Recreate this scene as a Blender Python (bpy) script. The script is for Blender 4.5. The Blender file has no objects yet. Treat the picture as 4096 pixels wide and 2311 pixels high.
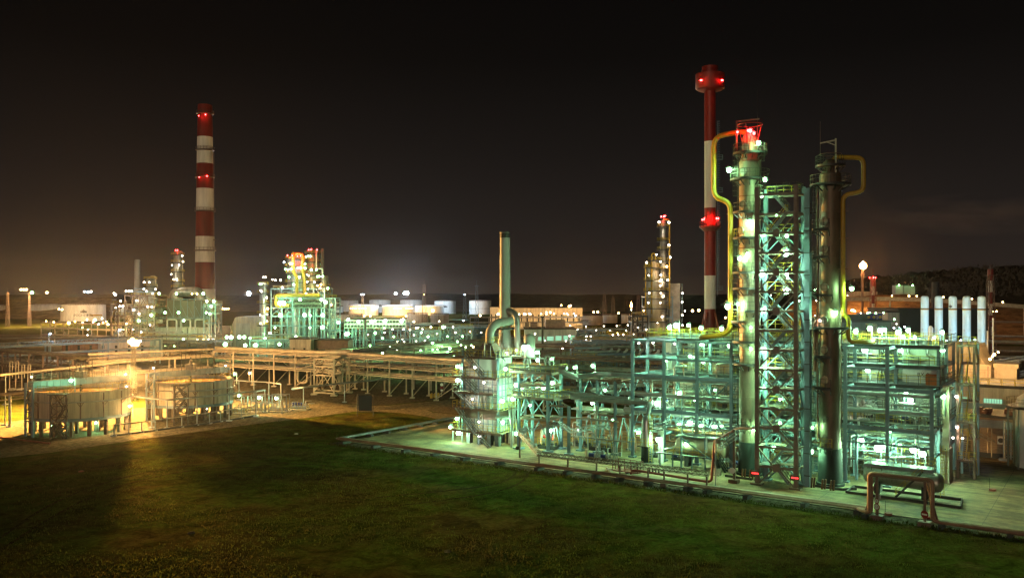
import bpy, math, random
from mathutils import Vector, Matrix
RND = random.Random(11)
SC = bpy.context.scene
COL = SC.collection
PI = math.pi
# ---------------------------------------------------------------- camera geometry (metres, camera at 25 m height)
CF, CX, HY, CH = 3482.0, 2048.0, 1182.0, 25.0
def gp(ox, oy, z=0.0):
    Y = (CH - z) * CF / (oy - HY)
    return ((ox - CX) / CF * Y, Y, z)
def at(ox, oy, Y):
    return ((ox - CX) / CF * Y, Y, CH - (oy - HY) / CF * Y)
O0 = gp(1384, 1768)
EU = (0.82158, -0.57009); EV = (0.57009, 0.82158)
ANG = math.atan2(EU[1], EU[0])
def W(u, v, z=0.0):
    return (O0[0] + u * EU[0] + v * EV[0], O0[1] + u * EU[1] + v * EV[1], z)
def UV(p):
    dx, dy = p[0] - O0[0], p[1] - O0[1]
    return (dx * EU[0] + dy * EU[1], dx * EV[0] + dy * EV[1])
def onv(ox, oy, v):
    rx = (ox - CX) / CF
    Y = (v + O0[0] * EV[0] + O0[1] * EV[1]) / (rx * EV[0] + EV[1])
    return (rx * Y, Y, CH - (oy - HY) / CF * Y)
def onu(ox, oy, u):
    rx = (ox - CX) / CF
    Y = (u + O0[0] * EU[0] + O0[1] * EU[1]) / (rx * EU[0] + EU[1])
    return (rx * Y, Y, CH - (oy - HY) / CF * Y)
IDM = Matrix.Identity(4)
WM = Matrix(((EU[0], EV[0], 0, O0[0]), (EU[1], EV[1], 0, O0[1]), (0, 0, 1, 0), (0, 0, 0, 1)))   # plant frame -> world
def TR(x, y, z=0.0, a=0.0):
    return Matrix.Translation((x, y, z)) @ Matrix.Rotation(a, 4, 'Z')

# ---------------------------------------------------------------- materials
MATS = {}
def mat(name, col, rough=0.6, metal=0.0, var=0.25, scale=0.6, streak=1.0, bump=0.0, dirt=None):
    m = bpy.data.materials.new(name); m.use_nodes = True
    nt = m.node_tree; n = nt.nodes; l = nt.links
    b = n['Principled BSDF']
    b.inputs['Roughness'].default_value = rough
    b.inputs['Metallic'].default_value = metal
    tc = n.new('ShaderNodeTexCoord'); mp = n.new('ShaderNodeMapping')
    mp.inputs['Scale'].default_value = (scale, scale, scale * streak)
    l.new(tc.outputs['Object'], mp.inputs['Vector'])
    nz = n.new('ShaderNodeTexNoise'); nz.inputs['Scale'].default_value = 1.0; nz.inputs['Detail'].default_value = 5.0
    nz.inputs['Roughness'].default_value = 0.65
    l.new(mp.outputs['Vector'], nz.inputs['Vector'])
    cr = n.new('ShaderNodeValToRGB')
    d = dirt or [c * (1 - var) for c in col]
    cr.color_ramp.elements[0].color = (*d, 1); cr.color_ramp.elements[0].position = 0.34
    cr.color_ramp.elements[1].color = (*[min(1, c * (1 + var * 0.35)) for c in col], 1); cr.color_ramp.elements[1].position = 0.62
    l.new(nz.outputs['Fac'], cr.inputs['Fac']); l.new(cr.outputs['Color'], b.inputs['Base Color'])
    mr = n.new('ShaderNodeMapRange'); mr.inputs['To Min'].default_value = max(0, rough - 0.12); mr.inputs['To Max'].default_value = min(1, rough + 0.12)
    l.new(nz.outputs['Fac'], mr.inputs['Value']); l.new(mr.outputs['Result'], b.inputs['Roughness'])
    if bump:
        bp = n.new('ShaderNodeBump'); bp.inputs['Strength'].default_value = bump; bp.inputs['Distance'].default_value = 0.1
        l.new(nz.outputs['Fac'], bp.inputs['Height']); l.new(bp.outputs['Normal'], b.inputs['Normal'])
    MATS[name] = m
    return m
def emat(name, col, strength):
    m = bpy.data.materials.new(name); m.use_nodes = True
    nt = m.node_tree; nt.nodes.clear()
    e = nt.nodes.new('ShaderNodeEmission'); o = nt.nodes.new('ShaderNodeOutputMaterial')
    e.inputs['Color'].default_value = (*col, 1); e.inputs['Strength'].default_value = strength
    nt.links.new(e.outputs[0], o.inputs['Surface'])
    try: m.cycles.emission_sampling = 'AUTO'
    except Exception: pass
    MATS[name] = m
    return m
mat('steel_grey', (0.17, 0.26, 0.33), 0.5, 0.0, 0.3, 0.5, 0.3)
mat('steel_galv', (0.30, 0.35, 0.39), 0.42, 0.6, 0.3, 0.7)
mat('steel_dark', (0.035, 0.035, 0.035), 0.55, 0.0, 0.4, 0.8)
mat('steel_brown', (0.17, 0.11, 0.085), 0.6, 0.0, 0.35, 0.8)
mat('steel_red', (0.21, 0.045, 0.03), 0.55, 0.0, 0.35, 0.7)
mat('steel_tan', (0.36, 0.29, 0.21), 0.55, 0.0, 0.3, 0.5)
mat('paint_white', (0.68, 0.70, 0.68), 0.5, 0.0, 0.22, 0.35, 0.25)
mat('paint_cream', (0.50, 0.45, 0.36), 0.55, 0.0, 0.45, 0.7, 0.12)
mat('paint_yellow', (0.42, 0.26, 0.015), 0.45, 0.0, 0.25, 0.5)
mat('paint_red', (0.22, 0.014, 0.009), 0.5, 0.0, 0.3, 0.25, 0.3)
mat('chimney_white', (0.88, 0.85, 0.78), 0.7, 0.0, 0.3, 0.22, 0.12)
mat('chimney_red', (0.20, 0.017, 0.012), 0.7, 0.0, 0.5, 0.22, 0.12)
mat('paint_ochre', (0.26, 0.165, 0.012), 0.5)
mat('tower_white_bluelit', (0.60, 0.82, 0.88), 0.4, 0.0, 0.15, 0.3, 0.3)  # white towers, with bluish light mixed into the base colour
mat('paint_blue', (0.03, 0.04, 0.22), 0.5)
mat('paint_black', (0.012, 0.012, 0.012), 0.6)
mat('fire_black', (0.010, 0.016, 0.017), 0.75, 0.0, 0.5, 0.9, 0.5, 0.25)
mat('clad', (0.42, 0.44, 0.46), 0.34, 0.75, 0.3, 0.45, 0.35)
mat('clad_old', (0.36, 0.34, 0.31), 0.38, 0.65, 0.4, 0.6, 0.4)
mat('column_clad', (0.25, 0.21, 0.155), 0.5, 0.45, 0.45, 0.5, 0.3)
mat('column_brown', (0.15, 0.11, 0.075), 0.52, 0.4, 0.5, 0.5, 0.3)
mat('clad_tan', (0.52, 0.44, 0.33), 0.40, 0.35, 0.35, 0.4, 0.4)
mat('pipe_grey', (0.30, 0.31, 0.30), 0.45, 0.3, 0.35, 0.5)
mat('stack_grey', (0.30, 0.30, 0.29), 0.6, 0.0, 0.3, 0.25, 0.25)
mat('panel_grey', (0.42, 0.43, 0.43), 0.6, 0.0, 0.35, 0.5, 0.25)
mat('concrete', (0.34, 0.32, 0.28), 0.85, 0.0, 0.35, 0.5, 1, 0.3)
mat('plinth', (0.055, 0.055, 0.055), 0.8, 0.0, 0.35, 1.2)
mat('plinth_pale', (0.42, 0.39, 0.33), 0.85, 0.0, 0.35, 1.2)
mat('dark_wall', (0.045, 0.05, 0.05), 0.7, 0.0, 0.35, 0.2, 0.3)
mat('green_wall', (0.13, 0.15, 0.13), 0.65, 0.0, 0.3, 0.2, 0.3)
mat('roof_dark', (0.06, 0.055, 0.05), 0.8)
mat('rail_yellow', (0.50, 0.36, 0.03), 0.5, 0.0, 0.2)
mat('rail_dark', (0.06, 0.055, 0.04), 0.5, 0.0, 0.2)
mat('tarp_orange', (0.45, 0.12, 0.03), 0.7)
mat('steel_brown_lit', (0.25, 0.20, 0.17), 0.55, 0.0, 0.3, 0.8)  # brown steel lightened, lamplight on the bracing put into its colour
mat('pipe_brown', (0.30, 0.18, 0.12), 0.45, 0.25, 0.35, 0.6)
mat('leg_brown', (0.10, 0.08, 0.065), 0.85, 0.0, 0.4, 1.0)
mat('rust', (0.16, 0.07, 0.04), 0.75, 0.2, 0.5, 1.0)
mat('glass_window', (0.02, 0.03, 0.03), 0.15, 0.0, 0.1)
mat('bark', (0.06, 0.05, 0.04), 0.9)
mat('leaf', (0.07, 0.058, 0.04), 0.8, 0.0, 0.5, 0.05)
GREEN = (0.38, 1.0, 0.43); WHITE = (1.0, 0.88, 0.68); ORANGE = (1.0, 0.56, 0.19); BLUE = (0.62, 0.82, 1.0); REDC = (1.0, 0.02, 0.02); MINT = (0.50, 1.0, 0.56)
LS = 1.0

# ---------------------------------------------------------------- mesh builder
OBM = {}
class MB:
    def __init__(s, M=None):
        s.v = []; s.f = []; s.M = M if M is not None else IDM; s.sm = []
    def add(s, vs, fs, smooth=False):
        o = len(s.v); s.v.extend(vs)
        for f in fs:
            s.f.append(tuple(i + o for i in f)); s.sm.append(smooth)
    def box(s, x0, x1, y0, y1, z0, z1):
        s.add([(x0, y0, z0), (x1, y0, z0), (x1, y1, z0), (x0, y1, z0), (x0, y0, z1), (x1, y0, z1), (x1, y1, z1), (x0, y1, z1)],
              [(3, 2, 1, 0), (4, 5, 6, 7), (0, 1, 5, 4), (1, 2, 6, 5), (2, 3, 7, 6), (3, 0, 4, 7)])
        return s
    def beam(s, p, q, w=0.2, h=None):
        h = h or w
        p = Vector(p); q = Vector(q); d = q - p
        if d.length < 1e-5: return s
        d.normalize()
        up = Vector((0, 0, 1)) if abs(d.z) < 0.98 else Vector((1, 0, 0))
        a = d.cross(up).normalized(); b = a.cross(d).normalized()
        vs = []
        for c in (p, q):
            for (i, j) in ((-1, -1), (1, -1), (1, 1), (-1, 1)):
                vs.append(tuple(c + a * (i * w / 2) + b * (j * h / 2)))
        s.add(vs, [(0, 1, 2, 3), (7, 6, 5, 4), (4, 5, 1, 0), (5, 6, 2, 1), (6, 7, 3, 2), (7, 4, 0, 3)])
        return s
    def hbeam(s, p, q, w=0.3, t=0.06):
        """H section column or girder: two flanges and a web"""
        p = Vector(p); q = Vector(q); d = (q - p).normalized()
        up = Vector((0, 0, 1)) if abs(d.z) < 0.98 else Vector((0, 1, 0))
        a = d.cross(up).normalized(); b = a.cross(d).normalized()
        for sg in (-1, 1):
            o = b * sg * (w / 2 - t / 2)
            s._slab(p + o, q + o, a, b, w, t)
        s._slab(p, q, a, b, t, w - 2 * t)
        return s
    def _slab(s, p, q, a, b, w, h):
        vs = []
        for c in (p, q):
            for (i, j) in ((-1, -1), (1, -1), (1, 1), (-1, 1)):
                vs.append(tuple(c + a * (i * w / 2) + b * (j * h / 2)))
        s.add(vs, [(0, 1, 2, 3), (7, 6, 5, 4), (4, 5, 1, 0), (5, 6, 2, 1), (6, 7, 3, 2), (7, 4, 0, 3)])
    def tube(s, pts, r=0.1, n=8, fil=0.0, caps=True):
        P = [Vector(p) for p in pts]
        if fil > 0 and len(P) > 2:
            Q = [P[0]]
            for i in range(1, len(P) - 1):
                a, b, c = P[i - 1], P[i], P[i + 1]
                d1 = (a - b); d2 = (c - b)
                k = min(fil, d1.length * 0.49, d2.length * 0.49)
                p1 = b + d1.normalized() * k; p2 = b + d2.normalized() * k
                for t in (0, 0.25, 0.5, 0.75, 1):
                    Q.append(p1 * (1 - t) ** 2 + b * 2 * t * (1 - t) + p2 * t * t)
            Q.append(P[-1]); P = Q
        vs = []; fs = []; N = len(P)
        pa = None
        for i in range(N):
            d = (P[min(i + 1, N - 1)] - P[max(i - 1, 0)]).normalized()
            if pa is None:
                up = Vector((0, 0, 1)) if abs(d.z) < 0.95 else Vector((1, 0, 0))
                a = d.cross(up).normalized()
            else:
                a = (pa - d * pa.dot(d)).normalized()
            pa = a; b = a.cross(d)
            for k in range(n):
                t = 2 * PI * k / n
                vs.append(tuple(P[i] + a * (r * math.cos(t)) + b * (r * math.sin(t))))
        for i in range(N - 1):
            for k in range(n):
                k2 = (k + 1) % n
                fs.append((i * n + k, (i + 1) * n + k, (i + 1) * n + k2, i * n + k2))
        s.add(vs, fs, n > 4)
        if caps:
            o = len(s.v) - len(vs)
            s.f.append(tuple(o + k for k in range(n))); s.sm.append(False)
            s.f.append(tuple(o + (N - 1) * n + n - 1 - k for k in range(n))); s.sm.append(False)
        return s
    def lathe(s, c, prof, n=24, axis=None, a0=0.0, a1=None):
        """revolve (radius, height) pairs round z through c, or round another axis"""
        c = Vector(c)
        ax = Vector(axis).normalized() if axis is not None else Vector((0, 0, 1))
        up = Vector((1, 0, 0)) if abs(ax.x) < 0.9 else Vector((0, 1, 0))
        e1 = (up - ax * up.dot(ax)).normalized(); e2 = ax.cross(e1)
        vs = []; fs = []
        full = a1 is None
        m = n if full else n + 1
        for (r, h) in prof:
            for k in range(m):
                t = a0 + (2 * PI if full else a1 - a0) * k / n
                vs.append(tuple(c + ax * h + e1 * (r * math.cos(t)) + e2 * (r * math.sin(t))))
        for i in range(len(prof) - 1):
            for k in range(n):
                k2 = (k + 1) % m
                fs.append((i * m + k, i * m + k2, (i + 1) * m + k2, (i + 1) * m + k))
        s.add(vs, fs, True)
        return s
    def cyl(s, p, q, r, r2=None, n=16):
        p = Vector(p); q = Vector(q); L = (q - p).length
        r2 = r if r2 is None else r2
        # separate cap rings so shading stays crisp
        s.lathe(p, [(r, 0), (r2, L)], n, q - p)
        s.lathe(p, [(0.001, 0), (r, 0)], n, q - p)
        s.lathe(p, [(r2, L), (0.001, L)], n, q - p)
        return s
    def ball(s, c, r, n=12, m=8, sz=1.0):
        s.lathe(c, [(max(0.0005, r * math.sin(PI * i / m)), -r * sz * math.cos(PI * i / m)) for i in range(m + 1)], n)
        return s
    def vessel(s, p, q, r, n=24):
        """horizontal or upright drum with dished ends"""
        p = Vector(p); q = Vector(q); L = (q - p).length
        k = r * 0.5
        prof = [(max(0.001, r * math.sin(t)), k - k * math.cos(t) - k) for t in [0, .3, .6, .9, 1.2, PI / 2]]
        prof += [(r, L)] if False else []
        prof2 = [(max(0.001, r * math.cos(t)), L + k * math.sin(t)) for t in [0, .37, .67, .97, 1.27, PI / 2]]
        s.lathe(p, prof + prof2, n, q - p)
        return s
    def poly(s, pts, z0, z1):
        """prism over a plan outline"""
        n = len(pts)
        A = sum(pts[i][0] * pts[(i + 1) % n][1] - pts[(i + 1) % n][0] * pts[i][1] for i in range(n))
        if A < 0: pts = pts[::-1]
        s.add([(p[0], p[1], z0) for p in pts] + [(p[0], p[1], z1) for p in pts],
              [tuple(range(n))[::-1], tuple(range(n, 2 * n))] + [(i, (i + 1) % n, n + (i + 1) % n, n + i) for i in range(n)])
        return s
    def rail(s, path, h=1.1, sp=1.3, t=0.055, mid=True, closed=False):
        P = [Vector(p) for p in path]
        if closed: P.append(P[0])
        for a, b in zip(P[:-1], P[1:]):
            L = (b - a).length
            k = max(1, round(L / sp))
            for hh in ((h, h * 0.55) if mid else (h,)):
                s.beam(a + Vector((0, 0, hh)), b + Vector((0, 0, hh)), t, t)
            for i in range(k + 1):
                p = a.lerp(b, i / k)
                s.beam(p, p + Vector((0, 0, h)), t, t)
        return s
    def stair(s, p, q, w, side):
        """flight from p up to q; side = unit vector across the flight"""
        p = Vector(p); q = Vector(q); sd = Vector(side)
        n = max(3, int(abs(q.z - p.z) / 0.22))
        for k in (-1, 1):
            o = sd * (k * w / 2)
            s.beam(p + o, q + o, 0.06, 0.24)
        for i in range(n):
            c = p.lerp(q, (i + 0.5) / n)
            d = Vector((q.x - p.x, q.y - p.y, 0)).normalized() * 0.13
            a = sd * (w / 2 - 0.02)
            s.add([tuple(c - d - a), tuple(c + d - a), tuple(c + d + a), tuple(c - d + a)], [(0, 1, 2, 3)])
            s.beam(c - d - a, c - d + a, 0.03, 0.05)
        return s
    def stair_rail(s, p, q, w, side, h=1.0, t=0.05):
        p = Vector(p); q = Vector(q); sd = Vector(side)
        for k in (-1, 1):
            o = sd * (k * w / 2)
            for hh in (h, h * 0.5):
                s.beam(p + o + Vector((0, 0, hh)), q + o + Vector((0, 0, hh)), t, t)
            n = max(2, int((q - p).length / 1.2))
            for i in range(n + 1):
                c = p.lerp(q, i / n) + o
                s.beam(c, c + Vector((0, 0, h)), t, t)
        return s
    def ladder(s, p, h, a, cage=True, w=0.45):
        """vertical ladder from p; a = direction it faces"""
        d = Vector((math.cos(a), math.sin(a), 0)); e = Vector((-d.y, d.x, 0)); p = Vector(p)
        for k in (-1, 1):
            s.beam(p + e * (k * w / 2), p + e * (k * w / 2) + Vector((0, 0, h)), 0.06, 0.06)
        for i in range(int(h / 0.35)):
            z = Vector((0, 0, 0.3 + i * 0.35))
            s.beam(p + z - e * w / 2, p + z + e * w / 2, 0.035, 0.035)
        if cage:
            for i in range(int((h - 2.2) / 0.7) + 1):
                z = Vector((0, 0, 2.2 + i * 0.7)); ring = []
                for k in range(7):
                    t = PI * k / 6
                    ring.append(p + z + e * (0.38 * math.cos(t)) + d * (0.7 * math.sin(t)))
                for a1, b1 in zip(ring[:-1], ring[1:]): s.beam(a1, b1, 0.05, 0.03)
            for k in (1, 3, 5):
                t = PI * k / 6; o = e * (0.38 * math.cos(t)) + d * (0.7 * math.sin(t))
                s.beam(p + o + Vector((0, 0, 2.2)), p + o + Vector((0, 0, h)), 0.03, 0.03)
        return s
    def lattice(s, base, w, h, n, t=0.1, w2=None, M=None):
        """square lattice mast: 4 legs, rings and crossed bracing"""
        w2 = w if w2 is None else w2
        bx = Vector(base)
        def cn(i, f):
            ww = (w + (w2 - w) * f) / 2
            sx, sy = ((-1, -1), (1, -1), (1, 1), (-1, 1))[i % 4]
            p = Vector((sx * ww, sy * ww, 0))
            if M is not None: p = M @ p
            return bx + p + Vector((0, 0, h * f))
        for i in range(4): s.beam(cn(i, 0), cn(i, 1), t, t)
        for k in range(n):
            f0, f1 = k / n, (k + 1) / n
            for i in range(4):
                s.beam(cn(i, f1), cn(i + 1, f1), t * 0.7)
                s.beam(cn(i, f0), cn(i + 1, f1), t * 0.6)
                s.beam(cn(i + 1, f0), cn(i, f1), t * 0.6)
        return s
    def truss(s, p, q, h, n, t=0.1, wv=None):
        """flat truss from p to q (top chord h above)"""
        p = Vector(p); q = Vector(q); up = Vector((0, 0, h))
        s.beam(p, q, t, t); s.beam(p + up, q + up, t, t)
        for i in range(n):
            a = p.lerp(q, i / n); m = p.lerp(q, (i + 0.5) / n); b = p.lerp(q, (i + 1) / n)
            s.beam(a, m + up, t * 0.7); s.beam(m + up, b, t * 0.7)
        return s
    def build(s, name, m, parent=None, kind=None):
        if not s.v: return None
        T = s.M
        inv = OBM[parent.name].inverted() @ T if parent is not None else T
        me = bpy.data.meshes.new(name)
        me.from_pydata([tuple(inv @ Vector(v)) for v in s.v], [], s.f)
        if any(s.sm):
            me.polygons.foreach_set('use_smooth', s.sm)
            try: me.set_sharp_from_angle(angle=math.radians(50))
            except Exception: pass
        me.materials.append(MATS[m] if isinstance(m, str) else m)
        o = bpy.data.objects.new(name, me); COL.objects.link(o)
        if parent is not None:
            o.parent = parent; OBM[o.name] = OBM[parent.name]
        else:
            OBM[o.name] = IDM
        if kind: o['kind'] = kind
        return o
def build_each(mb, name, m, parent):
    """every bar of a beams-only mesh as a part of its own"""
    for i in range(len(mb.v) // 8):
        q = MB(mb.M); q.add(mb.v[8 * i:8 * i + 8], [tuple(k - 8 * i for k in f) for f in mb.f[6 * i:6 * i + 6]]); q.build(name, m, parent)
def thing(name, label, cat, base=(0, 0, 0), rot=0.0, group=None):
    o = bpy.data.objects.new(name, None); COL.objects.link(o)
    o.location = base; o.rotation_euler = (0, 0, rot); o.empty_display_size = 0.5
    OBM[o.name] = TR(*base, rot)
    o['label'] = label; o['category'] = cat
    if group: o['group'] = group
    return o
def tag(o, label, cat, group=None):
    o['label'] = label; o['category'] = cat
    if group: o['group'] = group
    return o
def solo(mb, name, m, label, cat, base, rot=0.0, group=None):
    """a thing that is one mesh, with its origin at its base"""
    t = bpy.data.objects.new('x', None); t.name = name + '_tmp'
    OBM[t.name] = TR(*base, rot)
    inv = OBM[t.name].inverted() @ mb.M
    me = bpy.data.meshes.new(name); me.from_pydata([tuple(inv @ Vector(v)) for v in mb.v], [], mb.f)
    if any(mb.sm):
        me.polygons.foreach_set('use_smooth', mb.sm)
        try: me.set_sharp_from_angle(angle=math.radians(50))
        except Exception: pass
    me.materials.append(MATS[m] if isinstance(m, str) else m)
    bpy.data.objects.remove(t)
    o = bpy.data.objects.new(name, me); COL.objects.link(o); o.location = base; o.rotation_euler = (0, 0, rot)
    OBM[o.name] = TR(*base, rot)
    return tag(o, label, cat, group)
def dup(root, loc, rotz=None, label=None, scale=None):
    r = root.copy(); COL.objects.link(r); r.location = loc
    if rotz is not None: r.rotation_euler = (0, 0, rotz)
    if scale is not None: r.scale = (scale,) * 3
    if label: r['label'] = label
    OBM[r.name] = TR(*loc, r.rotation_euler[2])
    for ch in list(root.children):
        c = ch.copy(); COL.objects.link(c); c.parent = r
        for g in list(ch.children):
            d = g.copy(); COL.objects.link(d); d.parent = c
    return r
def text_part(txt, size, fn, m, parent, name='lettering', ext=0.0):
    """lettering laid by fn(x, y) -> world point"""
    cu = bpy.data.curves.new('t', 'FONT'); cu.body = txt; cu.size = size; cu.align_x = 'CENTER'; cu.align_y = 'CENTER'
    cu.resolution_u = 3
    to = bpy.data.objects.new('t', cu); COL.objects.link(to)
    dg = bpy.context.evaluated_depsgraph_get()
    me0 = to.evaluated_get(dg).to_mesh()
    vs = [tuple(v.co) for v in me0.vertices]; fs = [tuple(p.vertices) for p in me0.polygons]
    to.evaluated_get(dg).to_mesh_clear()
    bpy.data.objects.remove(to); bpy.data.curves.remove(cu)
    mb = MB(); mb.add([fn(v[0], v[1]) for v in vs], fs)
    return mb.build(name, m, parent)
ORD = ['first', 'second', 'third', 'fourth', 'fifth', 'sixth', 'seventh', 'eighth', 'ninth', 'tenth', 'eleventh', 'twelfth', 'thirteenth',
       'fourteenth', 'fifteenth', 'sixteenth', 'seventeenth', 'eighteenth', 'nineteenth', 'twentieth']
def nth(i):
    if i < 20: return ORD[i]
    t = {2: 'twenty', 3: 'thirty', 4: 'forty', 5: 'fifty'}[(i + 1) // 10]
    k = (i + 1) % 10
    return t + '-' + ORD[k - 1] if k else {3: 'thirtieth', 4: 'fortieth', 5: 'fiftieth'}[(i + 1) // 10]
# ---------------------------------------------------------------- camera and sky
cd = bpy.data.cameras.new('camera'); cam = bpy.data.objects.new('camera', cd); COL.objects.link(cam)
cam.location = (0, 0, CH); cam.rotation_euler = (PI / 2, 0, 0)
cd.sensor_width = 36.0; cd.lens = 36.0 * CF / 4096.0
cd.shift_y = (HY - 1155.5) / 4096.0
cd.clip_start = 0.5; cd.clip_end = 9000
SC.camera = cam
wd = bpy.data.worlds.new('World'); SC.world = wd; wd.use_nodes = True
wn = wd.node_tree.nodes; wl = wd.node_tree.links
bg = wn['Background']
SUN_D = Vector((0.40, 0.90, -0.11)).normalized()      # faint warm light of the town behind the photographer, almost level
sl = bpy.data.lights.new('sun', 'SUN'); sl.energy = 0.42; sl.angle = math.radians(8); sl.color = (1.0, 0.74, 0.50)
so = bpy.data.objects.new('sun', sl); COL.objects.link(so); so.rotation_euler = SUN_D.to_track_quat('-Z', 'Y').to_euler()
sky = wn.new('ShaderNodeTexSky'); sky.sky_type = 'NISHITA'; sky.sun_disc = False
sky.sun_elevation = math.asin(-SUN_D.z); sky.sun_rotation = math.atan2(-SUN_D.x, -SUN_D.y)
tc = wn.new('ShaderNodeTexCoord'); sx = wn.new('ShaderNodeSeparateXYZ'); wl.new(tc.outputs['Generated'], sx.inputs[0])
rp = wn.new('ShaderNodeValToRGB'); e = rp.color_ramp.elements
e[0].position = 0.0; e[0].color = (0.036, 0.0235, 0.0165, 1)
e[1].position = 0.40; e[1].color = (0.0016, 0.0012, 0.0010, 1)
for p, c in ((0.03, (0.0215, 0.0155, 0.0128)), (0.08, (0.0150, 0.0113, 0.0100)), (0.16, (0.0088, 0.0067, 0.0058)), (0.26, (0.0036, 0.0027, 0.0022))):
    x = e.new(p); x.color = (*c, 1)
wl.new(sx.outputs['Z'], rp.inputs['Fac'])
sk = wn.new('ShaderNodeVectorMath'); sk.operation = 'SCALE'; sk.inputs['Scale'].default_value = 0.0002
wl.new(sky.outputs['Color'], sk.inputs[0])
ad = wn.new('ShaderNodeVectorMath'); ad.operation = 'ADD'
wl.new(rp.outputs['Color'], ad.inputs[0]); wl.new(sk.outputs['Vector'], ad.inputs[1])
wl.new(ad.outputs['Vector'], bg.inputs['Color']); bg.inputs['Strength'].default_value = 1.0
vs = SC.view_settings
SC.display_settings.display_device = 'sRGB'; vs.view_transform = 'Standard'; vs.look = 'None'; vs.gamma = 1.0; vs.exposure = 0.0
cy = SC.cycles
cy.max_bounces = 4; cy.diffuse_bounces = 1; cy.glossy_bounces = 2; cy.transmission_bounces = 2; cy.transparent_max_bounces = 4; cy.volume_bounces = 0
cy.use_denoising = True
try: cy.denoiser = 'OPENIMAGEDENOISE'
except Exception: pass
cy.sample_clamp_indirect = 2.0; cy.use_adaptive_sampling = False; cy.sample_clamp_direct = 24.0
try: cy.filter_width = 1.4
except Exception: pass
try: cy.denoising_prefilter = 'ACCURATE'; cy.denoising_input_passes = 'RGB_ALBEDO_NORMAL'
except Exception: pass
cy.caustics_reflective = False; cy.caustics_refractive = False
cy.use_light_tree = True
# ================================================================ GROUND, ROADS, HILLS
def ground_mat(name, cols, scale, bump=0.6, fine=9.0, rough=0.95):
    m = bpy.data.materials.new(name); m.use_nodes = True
    nt = m.node_tree; n = nt.nodes; l = nt.links; b = n['Principled BSDF']
    b.inputs['Roughness'].default_value = rough
    try: b.inputs['Specular IOR Level'].default_value = 0.0
    except Exception: pass
    g = n.new('ShaderNodeNewGeometry')
    nz = n.new('ShaderNodeTexNoise'); nz.inputs['Scale'].default_value = scale; nz.inputs['Detail'].default_value = 8; nz.inputs['Roughness'].default_value = 0.68
    l.new(g.outputs['Position'], nz.inputs['Vector'])
    cr = n.new('ShaderNodeValToRGB'); el = cr.color_ramp.elements
    el[0].position = 0.3; el[0].color = (*cols[0], 1); el[1].position = 0.7; el[1].color = (*cols[-1], 1)
    for i, c in enumerate(cols[1:-1]):
        x = el.new(0.3 + 0.4 * (i + 1) / (len(cols) - 1)); x.color = (*c, 1)
    l.new(nz.outputs['Fac'], cr.inputs['Fac'])
    n2 = n.new('ShaderNodeTexNoise'); n2.inputs['Scale'].default_value = fine * 0.25; n2.inputs['Detail'].default_value = 6; n2.inputs['Roughness'].default_value = 0.8
    l.new(g.outputs['Position'], n2.inputs['Vector'])
    mr = n.new('ShaderNodeMapRange'); mr.inputs['From Min'].default_value = 0.25; mr.inputs['From Max'].default_value = 0.75
    mr.inputs['To Min'].default_value = 0.45; mr.inputs['To Max'].default_value = 1.5
    l.new(n2.outputs['Fac'], mr.inputs['Value'])
    mx = n.new('ShaderNodeMix'); mx.data_type = 'RGBA'; mx.blend_type = 'MULTIPLY'; mx.inputs['Factor'].default_value = 1
    l.new(cr.outputs['Color'], mx.inputs['A']); l.new(mr.outputs['Result'], mx.inputs['B'])
    n4 = n.new('ShaderNodeTexNoise'); n4.inputs['Scale'].default_value = scale * 5.5; n4.inputs['Detail'].default_value = 5; n4.inputs['Roughness'].default_value = 0.7; n4.inputs['Distortion'].default_value = 0.6
    l.new(g.outputs['Position'], n4.inputs['Vector'])
    m4 = n.new('ShaderNodeMapRange'); m4.inputs['From Min'].default_value = 0.36; m4.inputs['From Max'].default_value = 0.62; m4.inputs['To Min'].default_value = 0.5; m4.inputs['To Max'].default_value = 1.3
    l.new(n4.outputs['Fac'], m4.inputs['Value'])
    mx4 = n.new('ShaderNodeMix'); mx4.data_type = 'RGBA'; mx4.blend_type = 'MULTIPLY'; mx4.inputs['Factor'].default_value = 1
    l.new(mx.outputs['Result'], mx4.inputs['A']); l.new(m4.outputs['Result'], mx4.inputs['B'])
    l.new(mx4.outputs['Result'], b.inputs['Base Color'])
    bp = n.new('ShaderNodeBump'); bp.inputs['Strength'].default_value = bump; bp.inputs['Distance'].default_value = 0.25
    l.new(n2.outputs['Fac'], bp.inputs['Height']); l.new(bp.outputs['Normal'], b.inputs['Normal'])
    MATS[name] = m
    return m
ground_mat('field', [(0.045, 0.034, 0.015), (0.066, 0.054, 0.016), (0.050, 0.072, 0.012), (0.120, 0.088, 0.036)], 0.06, 0.9, 8)
ground_mat('gravel', [(0.10, 0.085, 0.06), (0.14, 0.12, 0.09), (0.08, 0.07, 0.045)], 0.25, 0.8, 14)
ground_mat('road', [(0.13, 0.115, 0.08), (0.17, 0.15, 0.105), (0.11, 0.10, 0.07)], 0.2, 0.25, 5, 0.85)
ground_mat('hill_soil', [(0.14, 0.095, 0.055), (0.22, 0.15, 0.085), (0.11, 0.075, 0.04)], 0.02, 0.6, 1.0)
ground_mat('dry_hill', [(0.13, 0.10, 0.075), (0.19, 0.145, 0.11), (0.11, 0.085, 0.06)], 0.012, 0.6, 0.5)
ground_mat('hill_dark', [(0.085, 0.066, 0.05), (0.12, 0.092, 0.07), (0.075, 0.06, 0.045)], 0.012, 0.9, 0.6)
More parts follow.
